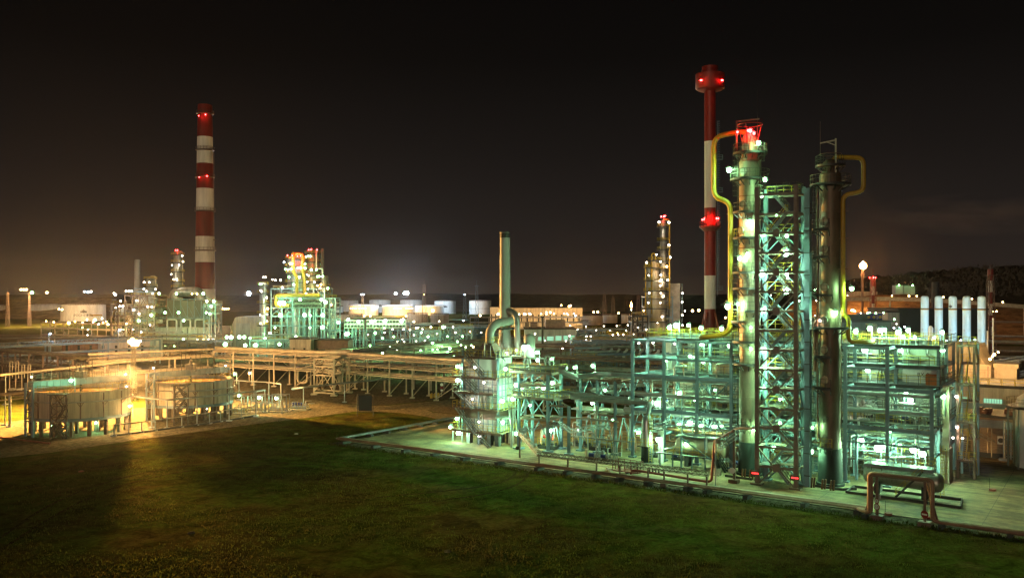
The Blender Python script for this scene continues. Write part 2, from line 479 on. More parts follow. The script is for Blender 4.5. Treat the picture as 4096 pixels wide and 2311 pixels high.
def slab_mat():
    m = bpy.data.materials.new('slabs'); m.use_nodes = True
    nt = m.node_tree; n = nt.nodes; l = nt.links; b = n['Principled BSDF']
    tc = n.new('ShaderNodeTexCoord')
    br = n.new('ShaderNodeTexBrick'); br.inputs['Scale'].default_value = 1.0
    br.offset = 0.0; br.inputs['Brick Width'].default_value = 6.0; br.inputs['Row Height'].default_value = 3.0
    br.inputs['Mortar Size'].default_value = 0.035; br.inputs['Mortar Smooth'].default_value = 0.4
    br.inputs['Color1'].default_value = (0.27, 0.22, 0.125, 1); br.inputs['Color2'].default_value = (0.34, 0.285, 0.17, 1); br.inputs['Mortar'].default_value = (0.085, 0.085, 0.06, 1)
    l.new(tc.outputs['Object'], br.inputs['Vector'])
    nz = n.new('ShaderNodeTexNoise'); nz.inputs['Scale'].default_value = 0.22; nz.inputs['Detail'].default_value = 8; nz.inputs['Roughness'].default_value = 0.7
    l.new(tc.outputs['Object'], nz.inputs['Vector'])
    cr = n.new('ShaderNodeValToRGB'); el = cr.color_ramp.elements
    el[0].position = 0.38; el[0].color = (0.34, 0.31, 0.26, 1); el[1].position = 0.6; el[1].color = (1.15, 1.12, 1.05, 1)
    l.new(nz.outputs['Fac'], cr.inputs['Fac'])
    mp = n.new('ShaderNodeMapping'); mp.inputs['Scale'].default_value = (0.12, 1.4, 1)
    l.new(tc.outputs['Object'], mp.inputs['Vector'])
    n3 = n.new('ShaderNodeTexNoise'); n3.inputs['Scale'].default_value = 0.8; n3.inputs['Detail'].default_value = 6
    l.new(mp.outputs['Vector'], n3.inputs['Vector'])
    m3 = n.new('ShaderNodeMapRange'); m3.inputs['From Min'].default_value = 0.35; m3.inputs['From Max'].default_value = 0.65; m3.inputs['To Min'].default_value = 0.62; m3.inputs['To Max'].default_value = 1.15
    l.new(n3.outputs['Fac'], m3.inputs['Value'])
    mx = n.new('ShaderNodeMix'); mx.data_type = 'RGBA'; mx.blend_type = 'MULTIPLY'; mx.inputs['Factor'].default_value = 1
    l.new(br.outputs['Color'], mx.inputs['A']); l.new(cr.outputs['Color'], mx.inputs['B'])
    m2 = n.new('ShaderNodeMix'); m2.data_type = 'RGBA'; m2.blend_type = 'MULTIPLY'; m2.inputs['Factor'].default_value = 1
    l.new(mx.outputs['Result'], m2.inputs['A']); l.new(m3.outputs['Result'], m2.inputs['B'])
    l.new(m2.outputs['Result'], b.inputs['Base Color'])
    rr = n.new('ShaderNodeMapRange'); rr.inputs['To Min'].default_value = 0.55; rr.inputs['To Max'].default_value = 0.95
    l.new(nz.outputs['Fac'], rr.inputs['Value']); l.new(rr.outputs['Result'], b.inputs['Roughness'])
    bp = n.new('ShaderNodeBump'); bp.inputs['Strength'].default_value = 0.35; bp.inputs['Distance'].default_value = 0.04
    l.new(br.outputs['Fac'], bp.inputs['Height']); bp.invert = True
    l.new(bp.outputs['Normal'], b.inputs['Normal'])
    MATS['slabs'] = m
slab_mat()
def sheet(name, pts, z, m, M=None, kind='structure'):
    mb = MB(M); n = len(pts)
    A = sum(pts[i][0] * pts[(i + 1) % n][1] - pts[(i + 1) % n][0] * pts[i][1] for i in range(n))
    if A < 0: pts = pts[::-1]
    mb.add([(p[0], p[1], z) for p in pts], [tuple(range(n))])
    return mb.build(name, m, None, kind)
sheet('ground', [(-1800, -60), (1800, -60), (3500, 5200), (-3500, 5200)], 0.0, 'field')
# pavement of the process unit, a thick slab with a kerb edge
PADP = [(0, 0), (118, 0), (118, 75), (88, 75), (40, 75), (0, 30)]
pb = MB(); pb.poly(PADP, -0.3, 0.12)
_t = bpy.data.objects.new('concrete_pavement', None)
me = bpy.data.meshes.new('concrete_pavement'); me.from_pydata(pb.v, [], pb.f); me.materials.append(MATS['slabs'])
bpy.data.objects.remove(_t)
pad = bpy.data.objects.new('concrete_pavement', me); COL.objects.link(pad); pad.matrix_world = WM; pad['kind'] = 'structure'
sheet('gravel_strip', [(-1.5, -3.2), (118, -3.2), (118, 0), (0, 0), (0, 30), (-1.5, 30)], 0.02, 'gravel', WM)
G = lambda *q: [gp(x, y)[:2] for x, y in q]
sheet('tank_pavement', G((-150, 1850), (0, 1831), (200, 1810), (500, 1766), (700, 1738), (1024, 1695), (1250, 1668), (1420, 1645), (1420, 1625), (1250, 1600), (1180, 1588), (900, 1596), (560, 1630), (0, 1690), (-150, 1705)), 0.03, 'road')
sheet('service_road', G((1180, 1590), (1425, 1619), (1485, 1622), (1570, 1620), (1662, 1610), (1760, 1601), (1860, 1592), (1990, 1580), (1990, 1602), (1900, 1612), (1810, 1622), (1740, 1632), (1712, 1640), (1730, 1649), (1800, 1655), (1860, 1660), (1860, 1694), (1781, 1682), (1700, 1665), (1603, 1651), (1500, 1646), (1411, 1645), (1250, 1668), (1150, 1680)), 0.034, 'road')
sheet('gravel_yard', G((1130, 1585), (1425, 1617), (1485, 1620), (1570, 1617), (1662, 1607), (1760, 1598), (1860, 1589), (2000, 1570), (2000, 1530), (1000, 1520), (300, 1500), (-300, 1530), (-300, 1600), (300, 1560), (700, 1560)), 0.016, 'gravel')
sheet('gravel_corner', G((1716, 1640), (1745, 1629), (1812, 1620), (1905, 1609), (1960, 1606), (1960, 1660), (1860, 1657), (1800, 1652), (1735, 1646)), 0.02, 'gravel')
sheet('plant_yard', [(-240, 215), (-20, 215), (60, 190), (110, 150), (140, 150), (260, 420), (100, 560), (-420, 560)], 0.01, 'gravel')
sheet('asphalt_path', G((440, 1418), (860, 1404), (860, 1412), (610, 1424)), 0.03, 'road')
# grass tufts over the field near enough to read as blades
def tufts(name, n, yr, m, hmin, hmax):
    mb = MB(); r = random.Random(5)
    k = 0
    while k < n:
        Y = yr[0] + (yr[1] - yr[0]) * r.random() ** 1.5
        X = (r.random() * 1.3 - 0.65) * Y
        u, v = UV((X, Y))
        if v > -3.4 and u > -1.8: continue
        oy = HY + CH * CF / Y; ox = CX + X / Y * CF
        fe = 1850 - 0.15 * ox if ox < 1400 else 1655
        if oy < fe: continue
        dens = math.sin(X * 0.21 + 1.3 * math.sin(Y * 0.17)) + math.sin(Y * 0.31 + X * 0.11) + r.random() * 2.4
        if dens < 1.15: continue
        k += 1
        h = hmin + (hmax - hmin) * r.random() ** 2; s = h * 0.45
        vsx = []; fsx = []
        for j in range(3):
            a = r.random() * 2 * PI; b = r.random() * 2 * PI
            dx, dy = math.cos(a) * s * 0.5, math.sin(a) * s * 0.5
            tx, ty = math.cos(b) * s * 0.8, math.sin(b) * s * 0.8
            q = len(vsx)
            vsx += [(X - dx, Y - dy, 0.0), (X + dx, Y + dy, 0.0), (X + tx, Y + ty, h * (0.6 + 0.5 * r.random()))]
            fsx.append((q, q + 1, q + 2))
        mb.add(vsx, fsx)
    o = mb.build(name, m, None, 'stuff')
    o['label'] = 'rough short grass covering the dark field before the plant'
    return o
ground_mat('blade', [(0.095, 0.07, 0.026), (0.07, 0.078, 0.016), (0.075, 0.10, 0.018)], 0.1, 0.0, 4)
_nt = MATS['blade'].node_tree; _b = _nt.nodes['Principled BSDF']; _o = [x for x in _nt.nodes if x.type == 'OUTPUT_MATERIAL'][0]
_tr = _nt.nodes.new('ShaderNodeBsdfTranslucent'); _mx = _nt.nodes.new('ShaderNodeMixShader'); _mx.inputs[0].default_value = 0.55
_src = _b.inputs['Base Color'].links[0].from_socket
_nt.links.new(_src, _tr.inputs['Color']); _nt.links.new(_b.outputs[0], _mx.inputs[1]); _nt.links.new(_tr.outputs[0], _mx.inputs[2]); _nt.links.new(_mx.outputs[0], _o.inputs['Surface'])
tufts('grass', 75000, (74, 175), 'blade', 0.05, 0.26)
eb = MB(); er = random.Random(9)
for k in range(5200):
    if er.random() < .7: p = W(er.random() * 112 - 2, -3.2 + er.gauss(0, .35))
    else: p = W(-1.6 + er.gauss(0, .3), er.random() * 32 - 3)
    h = .1 + .35 * er.random() ** 2
    for j in range(3):
        a = er.random() * 6.28; s = h * .4
        q0 = len(eb.v); eb.v += [(p[0] - math.cos(a) * s * .4, p[1] - math.sin(a) * s * .4, 0), (p[0] + math.cos(a) * s * .4, p[1] + math.sin(a) * s * .4, 0), (p[0] + math.cos(a * 3) * s, p[1] + math.sin(a * 3) * s, h)]
        eb.f.append((q0, q0 + 1, q0 + 2)); eb.sm.append(False)
eo = eb.build('weeds', 'blade', None, 'stuff'); eo['label'] = 'ragged weeds along the edge of the concrete pavement'
ground_mat('track_soil', [(0.040, 0.033, 0.014), (0.055, 0.045, 0.02)], 0.3, 0.5, 8)
# wheel tracks pressed in the field (bare soil)
def band(name, pts, w, z, m):
    mb = MB(); vsx = []; n = len(pts)
    for i in range(n):
        a = Vector(pts[max(0, i - 1)]); b = Vector(pts[min(n - 1, i + 1)]); d = (b - a).normalized(); p = Vector(pts[i])
        vsx += [(p.x - d.y * w / 2, p.y + d.x * w / 2, z), (p.x + d.y * w / 2, p.y - d.x * w / 2, z)]
    mb.add(vsx, [(2 * i, 2 * i + 1, 2 * i + 3, 2 * i + 2) for i in range(n - 1)])
    return mb.build(name, m, None, 'structure')
def smooth_line(P, k=10):
    out = []
    for i in range(len(P) - 1):
        p0, p1, p2, p3 = P[max(0, i - 1)], P[i], P[i + 1], P[min(len(P) - 1, i + 2)]
        for j in range(k):
            t = j / k
            out.append(tuple(0.5 * (2 * p1[c] + (p2[c] - p0[c]) * t + (2 * p0[c] - 5 * p1[c] + 4 * p2[c] - p3[c]) * t * t + (3 * p1[c] - p0[c] - 3 * p2[c] + p3[c]) * t ** 3) for c in (0, 1)))
    out.append(tuple(P[-1][:2])); return out
for q in ([(0, 2150), (200, 2020), (420, 1930), (700, 1870), (1000, 1850), (1300, 1860)], [(0, 2200), (240, 2050), (460, 1950), (740, 1885), (1030, 1868), (1330, 1880)],
          [(1500, 1990), (1850, 1955), (2000, 1930), (2060, 1890), (1990, 1860)], [(1520, 2030), (1880, 1985), (2050, 1945), (2110, 1895), (2050, 1868)]):
    band('wheel_track', smooth_line(G(*q)), 0.45, 0.024, 'track_soil')
# hills
def hnoise(x, s):
    return sum(math.sin(x * s * (1.7 ** k) + k * 2.1) / (1.6 ** k) for k in range(5))
def hill(name, prof, Y0, Y1, m, rough, seed):
    """ridge: prof = [(ox, oy)] skyline seen at distance Y1, foot on the plain at Y0"""
    mb = MB(); r = random.Random(seed); nx = 150; ny = 14
    x0, x1 = prof[0][0], prof[-1][0]; vsx = []; fsx = []
    def top(ox):
        for (a, b) in zip(prof[:-1], prof[1:]):
            if a[0] <= ox <= b[0]:
                t = (ox - a[0]) / (b[0] - a[0]); t = t * t * (3 - 2 * t)
                return a[1] + (b[1] - a[1]) * t
        return prof[-1][1]
    for j in range(ny + 3):
        f = min(1.0, j / ny); Y = Y0 + (Y1 - Y0) * (j / ny)
        for i in range(nx + 1):
            ox = x0 + (x1 - x0) * i / nx
            h = CH - (top(ox) - HY) / CF * Y1
            z = h * f ** 1.3 if j <= ny else h * (1 - 0.4 * (j - ny))
            if j > 0: z += rough * (hnoise(i * 0.5 + j * 1.3, 0.9) * 0.4 + r.random() * 0.7) * f
            vsx.append(((ox - CX) / CF * Y, Y, z if j else -0.5))
    for j in range(ny + 2):
        for i in range(nx):
            a = j * (nx + 1) + i; fsx.append((a, a + 1, a + nx + 2, a + nx + 1))
    mb.add(vsx, fsx, True)
    return mb.build(name, m, None, 'structure')
hill('wooded_hill', [(2500, 1200), (2900, 1190), (3250, 1150), (3550, 1105), (3800, 1082), (4100, 1066), (4700, 1056)], 780, 1500, 'hill_dark', 5.0, 1)
hill('bare_slope', [(3150, 1215), (3330, 1188), (3600, 1178), (3800, 1196), (4100, 1215), (4600, 1235)], 470, 620, 'hill_soil', 0.5, 2)
hill('distant_hill', [(-900, 1176), (0, 1180), (400, 1176), (700, 1184), (1200, 1180), (1800, 1176), (2300, 1178), (2700, 1180), (3300, 1180)], 1330, 2500, 'dry_hill', 2.0, 3)
hill('mound', [(-900, 1200), (0, 1199), (180, 1190), (430, 1190), (520, 1205), (600, 1225)], 930, 1060, 'hill_soil', 0.6, 4)
# woods on the hill: crowns as loose leaf clumps, one uncountable mass
wb = MB(); r = random.Random(3)
for k in range(2600):
    ox = 3150 + r.random() * 1300; t = r.random()
    Y = 1080 + 420 * t
    hh = CH - ({0: 1150}.get(0) - 82 * min(1, max(0, (ox - 3200) / 700)) - HY) / CF * 1500
    z = hh * min(1, (Y - 780) / 720) ** 1.3
    X = (ox - CX) / CF * Y; h = 3 + 4 * r.random(); w_ = 1.3 + 1.2 * r.random()
    for q in range(5):
        a = r.random() * 6.28; f = (q + r.random()) / 5
        c = Vector((X + math.cos(a) * w_ * 0.4, Y + math.sin(a) * w_ * 0.4, z + h * f)); s = w_ * (1.1 - 0.75 * f)
        b = r.random() * 6.28
        wb.add([tuple(c + Vector((math.cos(b) * s, math.sin(b) * s, -s * .5))), tuple(c + Vector((-math.cos(b) * s, -math.sin(b) * s * .3, -s * .4))), tuple(c + Vector((0, 0, s * 1.2)))], [(0, 1, 2)])
w = wb.build('hillside_woods', 'leaf', None, 'stuff'); w['label'] = 'dark woods on the hillside beyond the plant'
# ================================================================ PROCESS UNIT (plant frame u, v, z)
def PT(name, label, cat, u, v, group=None):
    return thing(name, label, cat, W(u, v, 0), ANG, group)
def P(): return MB(WM)
def bridge(name, m, parent, fn):
    b = P(); fn(b); return b.build(name, m, parent)
# ---------------------------------------------------------------- distillation columns
def ring_platform(t, c, z, r, ro, a0, a1, yellow=False, n=24):
    """grating platform round a column between two bearings, with handrail"""
    d = P(); k = max(4, int(n * (a1 - a0) / (2 * PI)))
    d.lathe((c[0], c[1], z), [(r, 0), (ro, 0)], k, None, a0, a1); d.lathe((c[0], c[1], z), [(ro, 0), (ro, -0.28)], k, None, a0, a1)
    d.lathe((c[0], c[1], z), [(ro, -0.28), (r, -0.28)], k, None, a0, a1)
    for j in range(k + 1):
        a = a0 + (a1 - a0) * j / k
        if j % 2 == 0:
            d.beam((c[0] + r * math.cos(a), c[1] + r * math.sin(a), z - 1.0), (c[0] + (ro - .15) * math.cos(a), c[1] + (ro - .15) * math.sin(a), z - 0.3), 0.12)
    deck = d.build('platform', 'steel_dark', t)
    rl = P(); pts = [(c[0] + (ro - .06) * math.cos(a0 + (a1 - a0) * j / k), c[1] + (ro - .06) * math.sin(a0 + (a1 - a0) * j / k), z) for j in range(k + 1)]
    pts = [(c[0] + r * math.cos(a0), c[1] + r * math.sin(a0), z)] + pts + [(c[0] + r * math.cos(a1), c[1] + r * math.sin(a1), z)]
    rl.rail(pts, 1.15, 1.1, 0.05); rl.build('handrail', 'rail_yellow' if yellow else 'rail_dark', deck)
    return deck
def manhole(t, c, z, r, a):
    m = P(); d = Vector((math.cos(a), math.sin(a), 0)); p = Vector((c[0], c[1], z)) + d * (r - .05)
    m.cyl(p, p + d * 0.3, 0.40, n=16); m.cyl(p + d * 0.3, p + d * 0.42, 0.52, n=16)
    for k in range(8):
        t_ = k * PI / 4; e = Vector((-d.y, d.x, 0))
        q = p + d * 0.42 + e * (.45 * math.cos(t_)) + Vector((0, 0, .45 * math.sin(t_)))
        m.beam(q, q + d * .06, .07)
    return m.build('manhole', 'clad_old', t)
def curved_text(t, txt, c, z, r, a, size):
    return text_part(txt, size, lambda x, y: tuple((WM @ Vector((c[0] + (r + .012) * math.cos(a + x / r), c[1] + (r + .012) * math.sin(a + x / r), z + y)))), 'paint_black', t)
AC = -PI / 2 - 0.0      # bearing in the plant frame of the camera side is near -v
# K-1
c1 = (66.0, 12.8)
k1 = PT('distillation_column', 'tallest silver column K-1, black skirt, yellow overhead pipe and glowing red top', 'column', *c1)
b = P(); b.lathe((*c1, 0), [(1.85, .12), (1.85, .4), (1.6, .45), (1.52, 4.7), (0.01, 4.7)], 36); b.build('skirt', 'fire_black', k1)
b = P(); prof = []
for (z0, z1, r) in ((4.72, 11, 1.45), (11, 18, 1.45), (18, 26, 1.45), (26, 33, 1.45), (33, 38.6, 1.45), (38.6, 43.6, 1.45)):
    prof += [(r, z0), (r, z1 - .1), (r + .03, z1 - .08), (r + .03, z1), (r, z1)]
prof += [(1.1, 44.6), (1.1, 46.8), (0.9, 47.3), (0.5, 47.7), (0.02, 47.8)]
b.lathe((*c1, 0), prof, 40); b.build('shell', 'column_clad', k1)
for z, a0, a1, ro, yl in ((44.9, 0, 2 * PI, 2.35, 0), (41.3, -4.4, 1.4, 2.7, 0), (36.7, -2.6, -0.2, 2.4, 0), (33.1, -3.0, -0.7, 2.3, 1), (28.3, -3.0, -.6, 2.4, 0), (26.1, -3.0, -.6, 2.4, 0),
                       (21.5, -3.4, -1.5, 2.6, 1), (23.0, -1.5, 0.4, 2.5, 0), (18.7, -3.0, -.5, 2.4, 0), (15.6, -3.0, -.5, 2.4, 0), (7.0, -2.8, -1.2, 2.4, 0)):
    ring_platform(k1, c1, z, 1.46, ro, a0, a1, bool(yl))
for z, a in ((45.6, -1.7), (42.2, -1.75), (37.6, -1.8), (34.0, -2.0), (29.2, -2.0), (6.9, -1.75)): manhole(k1, c1, z, 1.45 if z < 44 else 1.1, a)
b = P(); b.tube([(66, 12.8, 47.2), (65, 12.8, 48.0), (60.7, 12.8, 47.7), (60.7, 12.8, 39.0), (63.2, 12.8, 38.2), (63.2, 12.8, 19.6), (58.3, 13.2, 18.95), (57.6, 18, 18.9), (57.6, 22, 18.9)], .37, 14, 1.6); b.build('overhead_pipe', 'paint_yellow', k1)
b = P()
for z in (36.6, 28.4, 23.1): b.box(62.6, 65, 12.6, 13.0, z - .12, z)
b.build('pipe_bracket', 'steel_brown', k1)
b = P(); ring = [(66 + 1.68 * math.cos(a * PI / 14), 12.8 + 1.68 * math.sin(a * PI / 14), 48.8) for a in range(29)]
b.tube(ring, .07, 6)
for k in range(0, 28, 7): b.beam(ring[k], (66 + 1.15 * math.cos(k * PI / 14), 12.8 + 1.15 * math.sin(k * PI / 14), 46.6), .09)
b.build('spray_ring', 'paint_red', k1)
b = P(); b.beam((64.4, 12.0, 45), (64.4, 12.0, 49.3), .22); b.beam((64.3, 12.0, 49.3), (67.6, 12.0, 49.3), .2); b.build('davit', 'steel_brown', k1)
b = P(); b.beam((67, 13, 46), (67, 13, 53.5), .06); b.build('lightning_rod', 'steel_dark', k1)
b = P()
for z in (41.4, 38.8, 31.6, 25, 17.5): b.tube([(66 + 1.52 * math.cos(a), 12.8 + 1.52 * math.sin(a), z) for a in [-3.1 + k * .3 for k in range(9)]], .05, 5)
for u, v, z0, z1 in ((67.5, 12.4, 6, 44), (67.2, 11.6, 20, 36), (64.5, 12.4, 20, 37)): b.tube([(u, v, z0), (u, v, z1)], .09, 6)
b.build('riser_pipe', 'rust', k1)
b = P()
for z0, z1, a in ((36.7, 44.9, -2.5), (28.3, 33.1, -2.6), (21.5, 26.1, -2.7), (7.0, 15.6, -2.5), (41.3, 46, -.3)):
    b.ladder((66 + 1.7 * math.cos(a), 12.8 + 1.7 * math.sin(a), z0), z1 - z0, a)
b.build('caged_ladder', 'rail_dark', k1)
curved_text(k1, 'K-1', c1, 8.75, 1.45, -1.97, .8)
# K-2
c2 = (77.0, 12.4)
K2 = c2[0]
k2 = PT('distillation_column', 'shorter dim column K-2 with black skirt and square yellow pipe loop at its top', 'column', *c2)
b = P(); b.lathe((*c2, 0), [(1.8, .12), (1.8, .45), (1.55, .5), (1.5, 5.0), (0.01, 5.0)], 36); b.build('skirt', 'fire_black', k2)
b = P(); prof = []
for (z0, z1) in ((5.02, 11), (11, 17), (17, 23.4), (23.4, 30), (30, 36), (36, 40.9)):
    prof += [(1.4, z0), (1.4, z1 - .1), (1.43, z1 - .08), (1.43, z1), (1.4, z1)]
prof += [(1.0, 41.4), (1.0, 42.4), (.6, 42.9), (.02, 43)]
b.lathe((*c2, 0), prof, 40); b.build('shell', 'column_brown', k2)
for z, a0, a1, ro in ((39.7, 0, 2 * PI, 2.6), (42.2, -3.4, .3, 1.9), (33.8, -3.5, -1.4, 2.6), (30.2, -3.5, -1.4, 2.6), (25.2, -3.5, -1.2, 2.6), (20.9, -3.7, .5, 2.6), (17.1, -3.5, -1.3, 2.5), (13.0, -3.5, -1.3, 2.5), (5.2, -2.3, -1.2, 1.9)):
    ring_platform(k2, c2, z, 1.41 if z < 41 else 1.0, ro, a0, a1, z == 5.2)
for z, a in ((34.7, -1.75), (31.1, -1.75), (26.1, -1.75), (21.8, -1.8), (18.0, -1.8), (14.0, -1.75), (6.2, -1.75)): manhole(k2, c2, z, 1.4, a)
b = P(); b.tube([(77.0, 12.4, 42.4), (77.6, 12.4, 43.2), (81.15, 12.4, 42.8), (81.15, 12.4, 38.4), (78.75, 11.8, 38.1), (78.75, 11.8, 23.5), (78.8, 11.8, 22.6), (79.4, 12.0, 22.0), (79.4, 12.0, 19.0), (81.4, 14.5, 18.9), (81.4, 17, 18.9)], .3, 14, .9); b.build('overhead_pipe', 'paint_yellow', k2)
b = P()
for z in (36, 32.5, 28.5): b.box(77.2, 79.4, 11.7, 11.9, z - .1, z)
b.build('pipe_bracket', 'steel_brown', k2)
b = P(); b.beam((77.9, 11.6, 40), (77.9, 11.6, 45.5), .2); b.beam((77.95, 11.6, 45.3), (76.0, 11.2, 45.0), .16); b.beam((77.9, 11.6, 44.6), (76.8, 11.4, 45.1), .1); b.build('jib_crane', 'paint_cream', k2)
b = P(); ring = [(77.0 + 1.4 * math.cos(a * PI / 12), 12.4 + 1.4 * math.sin(a * PI / 12), 43.6) for a in range(25)]; b.tube(ring, .05, 5); b.beam((75.8, 12.0, 42), (75.8, 12.0, 48), .05)
b.build('spray_ring', 'steel_brown', k2)
b = P(); b.tube([(78.5, 11.9, 6), (78.5, 11.9, 36)], .07, 6); b.tube([(75.6, 11.5, 6), (75.6, 11.5, 40)], .12, 6)
b.tube([(75.1, 12.0, 15), (75.1, 12.0, 21.4), (75.8, 12.0, 22.6)], .3, 10, .8)
b.build('riser_pipe', 'rust', k2)
b = P()
for z0, z1, a in ((33.8, 39.7, -3.0), (25.2, 30.2, -3.0), (13.0, 20.9, -3.0), (5.2, 13, -2.9)):
    b.ladder((77.0 + 1.8 * math.cos(a), 12.4 + 1.8 * math.sin(a), z0), z1 - z0, a)
b.build('caged_ladder', 'rail_dark', k2)
curved_text(k2, 'K-2', c2, 8.9, 1.4, -1.85, .8)
# ---------------------------------------------------------------- braced stair tower between the columns
st = PT('stair_tower', 'open steel stair tower with crossed bracing standing between the two tall columns', 'stair tower', 71.5, 8.6)
U0, U1, V0, V1, LZ = 69.0, 74.1, 7.1, 10.3, 2.55
for u, v, m in ((U0, V0, 'steel_brown_lit'), (U1, V0, 'steel_brown_lit'), (U0 + .1, V1, 'steel_grey'), (U1, V1, 'steel_grey')):
    b = P(); b.hbeam((u, v, .12), (u, v, 39.3), .5, .07); b.box(u - .7, u + .7, v - .7, v + .7, .13, .3); b.build('column', m, st)
for k in range(1, 16):
    z = LZ * k; b = P()
    b.beam((U0 + .25, V0, z), (U1 - .25, V0, z), .18, .28); b.beam((U0 + .3, V1, z), (U1 - .25, V1, z), .2, .3)
    for u in (U0, U1): b.beam((u, V0 + .25, z), (u, V1 - .25, z), .2, .3)
    b.build('floor_beam', 'steel_brown_lit', st)
    d = P(); side = k % 2
    d.box(*((U0 + .3, U0 + 1.5) if side else (U1 - 1.5, U1 - .3)), V0 + .3, V1 - .3, z + .16, z + .22)
    d.build('landing', 'steel_galv', st)
for k in range(0, 14, 2):
    z = LZ * (k + 1); b = P()
    for a, d in ((U0 + .2, -1), (U0 + .2, 1), (U1 - .2, -1), (U1 - .2, 1)):
        b.beam((a, V0 - .02, z + d * (LZ - .25)), ((U0 + U1) / 2 + (.5 if a > 71 else -.5), V0 - .02, z + d * .3), .17)
    b.box((U0 + U1) / 2 - .42, (U0 + U1) / 2 + .42, V0 - .14, V0 + .1, z - .5, z + .5)
    b.build('cross_brace', 'steel_brown_lit', st)
    b = P()
    b.beam((U0 + .2, V1, z - LZ + .2), (U1 - .2, V1, z + LZ - .2), .16); b.beam((U1 - .2, V1, z - LZ + .2), (U0 + .2, V1, z + LZ - .2), .16)
    for u in (U0, U1): b.beam((u, V0 + .2, z - LZ + .2), (u, V1 - .2, z + LZ - .2), .16); b.beam((u, V1 - .2, z - LZ + .2), (u, V0 + .2, z + LZ - .2), .16)
    b.build('rear_brace', 'steel_grey', st)
for k in range(0, 15):
    z0 = LZ * k + .2 if k else .15; z1 = LZ * (k + 1) + .2
    up = (k % 2 == 1)
    p, q = ((U0 + 1.5, 8.1 if up else 9.2, z0), (U1 - 1.5, 8.1 if up else 9.2, z1))
    if not up: p, q = (U1 - 1.5, 9.2, z0), (U0 + 1.5, 9.2, z1)
    b = P(); b.stair(p, q, .8, (0, 1, 0)); f = b.build('stair_flight', 'steel_galv', st)
    b = P(); b.stair_rail(p, q, .8, (0, 1, 0)); b.build('handrail', 'rail_yellow' if k % 2 else 'rail_dark', f)
for k in (4, 6, 8, 10, 11, 13, 15):
    b = P(); b.rail([(U0 + .35, V1 - .3, LZ * k + .22), (U1 - .35, V1 - .3, LZ * k + .22)], 1.1, 1.0, .06); b.build('guard_rail', 'rail_yellow', st)
b = P(); b.rail([(U0, V0, 38.5), (U1, V0, 38.5), (U1, V1, 38.5), (U0, V1, 38.5)], 1.2, .9, .06, closed=True); b.build('guard_rail', 'rail_dark', st)
# tall sheeted shaft beside it
b = P(); b.box(74.55, 75.2, 9.2, 10.2, .12, 39.0)
sh = PT('cable_shaft', 'tall narrow grey sheeted shaft rising right behind the stair tower', 'shaft', 75.2, 9.8)
b.build('shaft_casing', 'steel_grey', sh)
b = P()
for k in range(13): b.box(74.5, 75.25, 9.14, 9.2, 2.9 * k + 1.5, 2.9 * k + 1.62)
b.build('seam_band', 'steel_dark', sh)
b = P()
for k in (8, 10, 12, 14): b.box(75.21, 75.7, 9.4, 10.4, 2.55 * k, 2.55 * k + .15); b.rail([(75.2, 9.4, 2.55 * k + .15), (75.7, 9.4, 2.55 * k + .15)], 1.1, .6, .05)
b.build('link_walkway', 'steel_dark', sh)
for i, (u, s) in enumerate(((68.9, 'left'), (74.1, 'right'))):
    t = thing('display_sign', 'red lit digital display on the stair tower %s front leg' % s, 'display', W(u, 6.7, 1.3), ANG)
    b = P(); b.box(u - .55, u + .55, 6.55, 6.83, 1.3, 1.95); b.build('housing', 'steel_brown', t)
    b = P()
    for k in range(4): b.box(u - .42 + k * .23, u - .26 + k * .23, 6.53, 6.549, 1.55, 1.72)
    emat('led_red', (1, .03, .03), 6) if 'led_red' not in MATS else 0
    b.build('digit', 'led_red', t)
# ---------------------------------------------------------------- main steel frame with air coolers
fr = PT('cooler_structure', 'large open steel frame full of decks and pipes lit green behind the columns', 'steel frame', 67.7, 24)
UC = [46.7 + 5.26 * i for i in range(9)]
VR = [15.0, 20.2, 26.5, 33.0]
for j, v in enumerate(VR):
    for i, u in enumerate(UC):
        top = 18.35
        if j == 0 and i == 8: top = 13.1
        b = P(); b.hbeam((u, v, .12), (u, v, top), .42 if j == 0 else .4, .06); b.box(u - .5, u + .5, v - .5, v + .5, .13, .35)
        b.build('column', 'steel_grey', fr)
for j, v in enumerate(VR):
    b = P()
    for z in (7.6, 12.8, 15.4, 18.1):
        if j == 0 and z > 13:
            b.beam((UC[0] + .2, v, z), (UC[7] - .2, v, z), .2, .3)
        else:
            b.beam((UC[0] + .2, v, z), (UC[8] - .2, v, z), .25, .45)
    b.beam((UC[0] + .2, v, 5.6), (UC[8] - .2, v, 5.6), .15, .25)
    b.build('girder', 'steel_grey', fr)
for i, u in enumerate(UC):
    b = P()
    for z in (4.2, 7.6, 12.8, 15.4, 18.1):
        if i == 8 and z > 13: b.beam((u, VR[1], z), (u, VR[3], z), .22, .36)
        else: b.beam((u, VR[0] + .22, z), (u, VR[3] - .2, z), .22, .36)
    for za, zb in ((10.3, 12.6), (4.4, 7.4)):
        b.beam((u, 15.2, za), (u, 17.6, zb), .14); b.beam((u, 20, za), (u, 17.6, zb), .14)
    b.build('cross_beam', 'steel_grey', fr)
for i in (3, 5):
    b = P(); u0, u1 = UC[i - 1], UC[i]; m = (u0 + u1) / 2
    for (z0, z1) in ((12.6, 10.0), (7.4, 3.4)):
        b.beam((u0 + .2, 15, z0 if z0 > 10 else 3.4), (m, 15, z1 if z0 > 10 else 7.2), .16); b.beam((u1 - .2, 15, z0 if z0 > 10 else 3.4), (m, 15, z1 if z0 > 10 else 7.2), .16)
    b.build('wind_brace', 'steel_grey', fr)
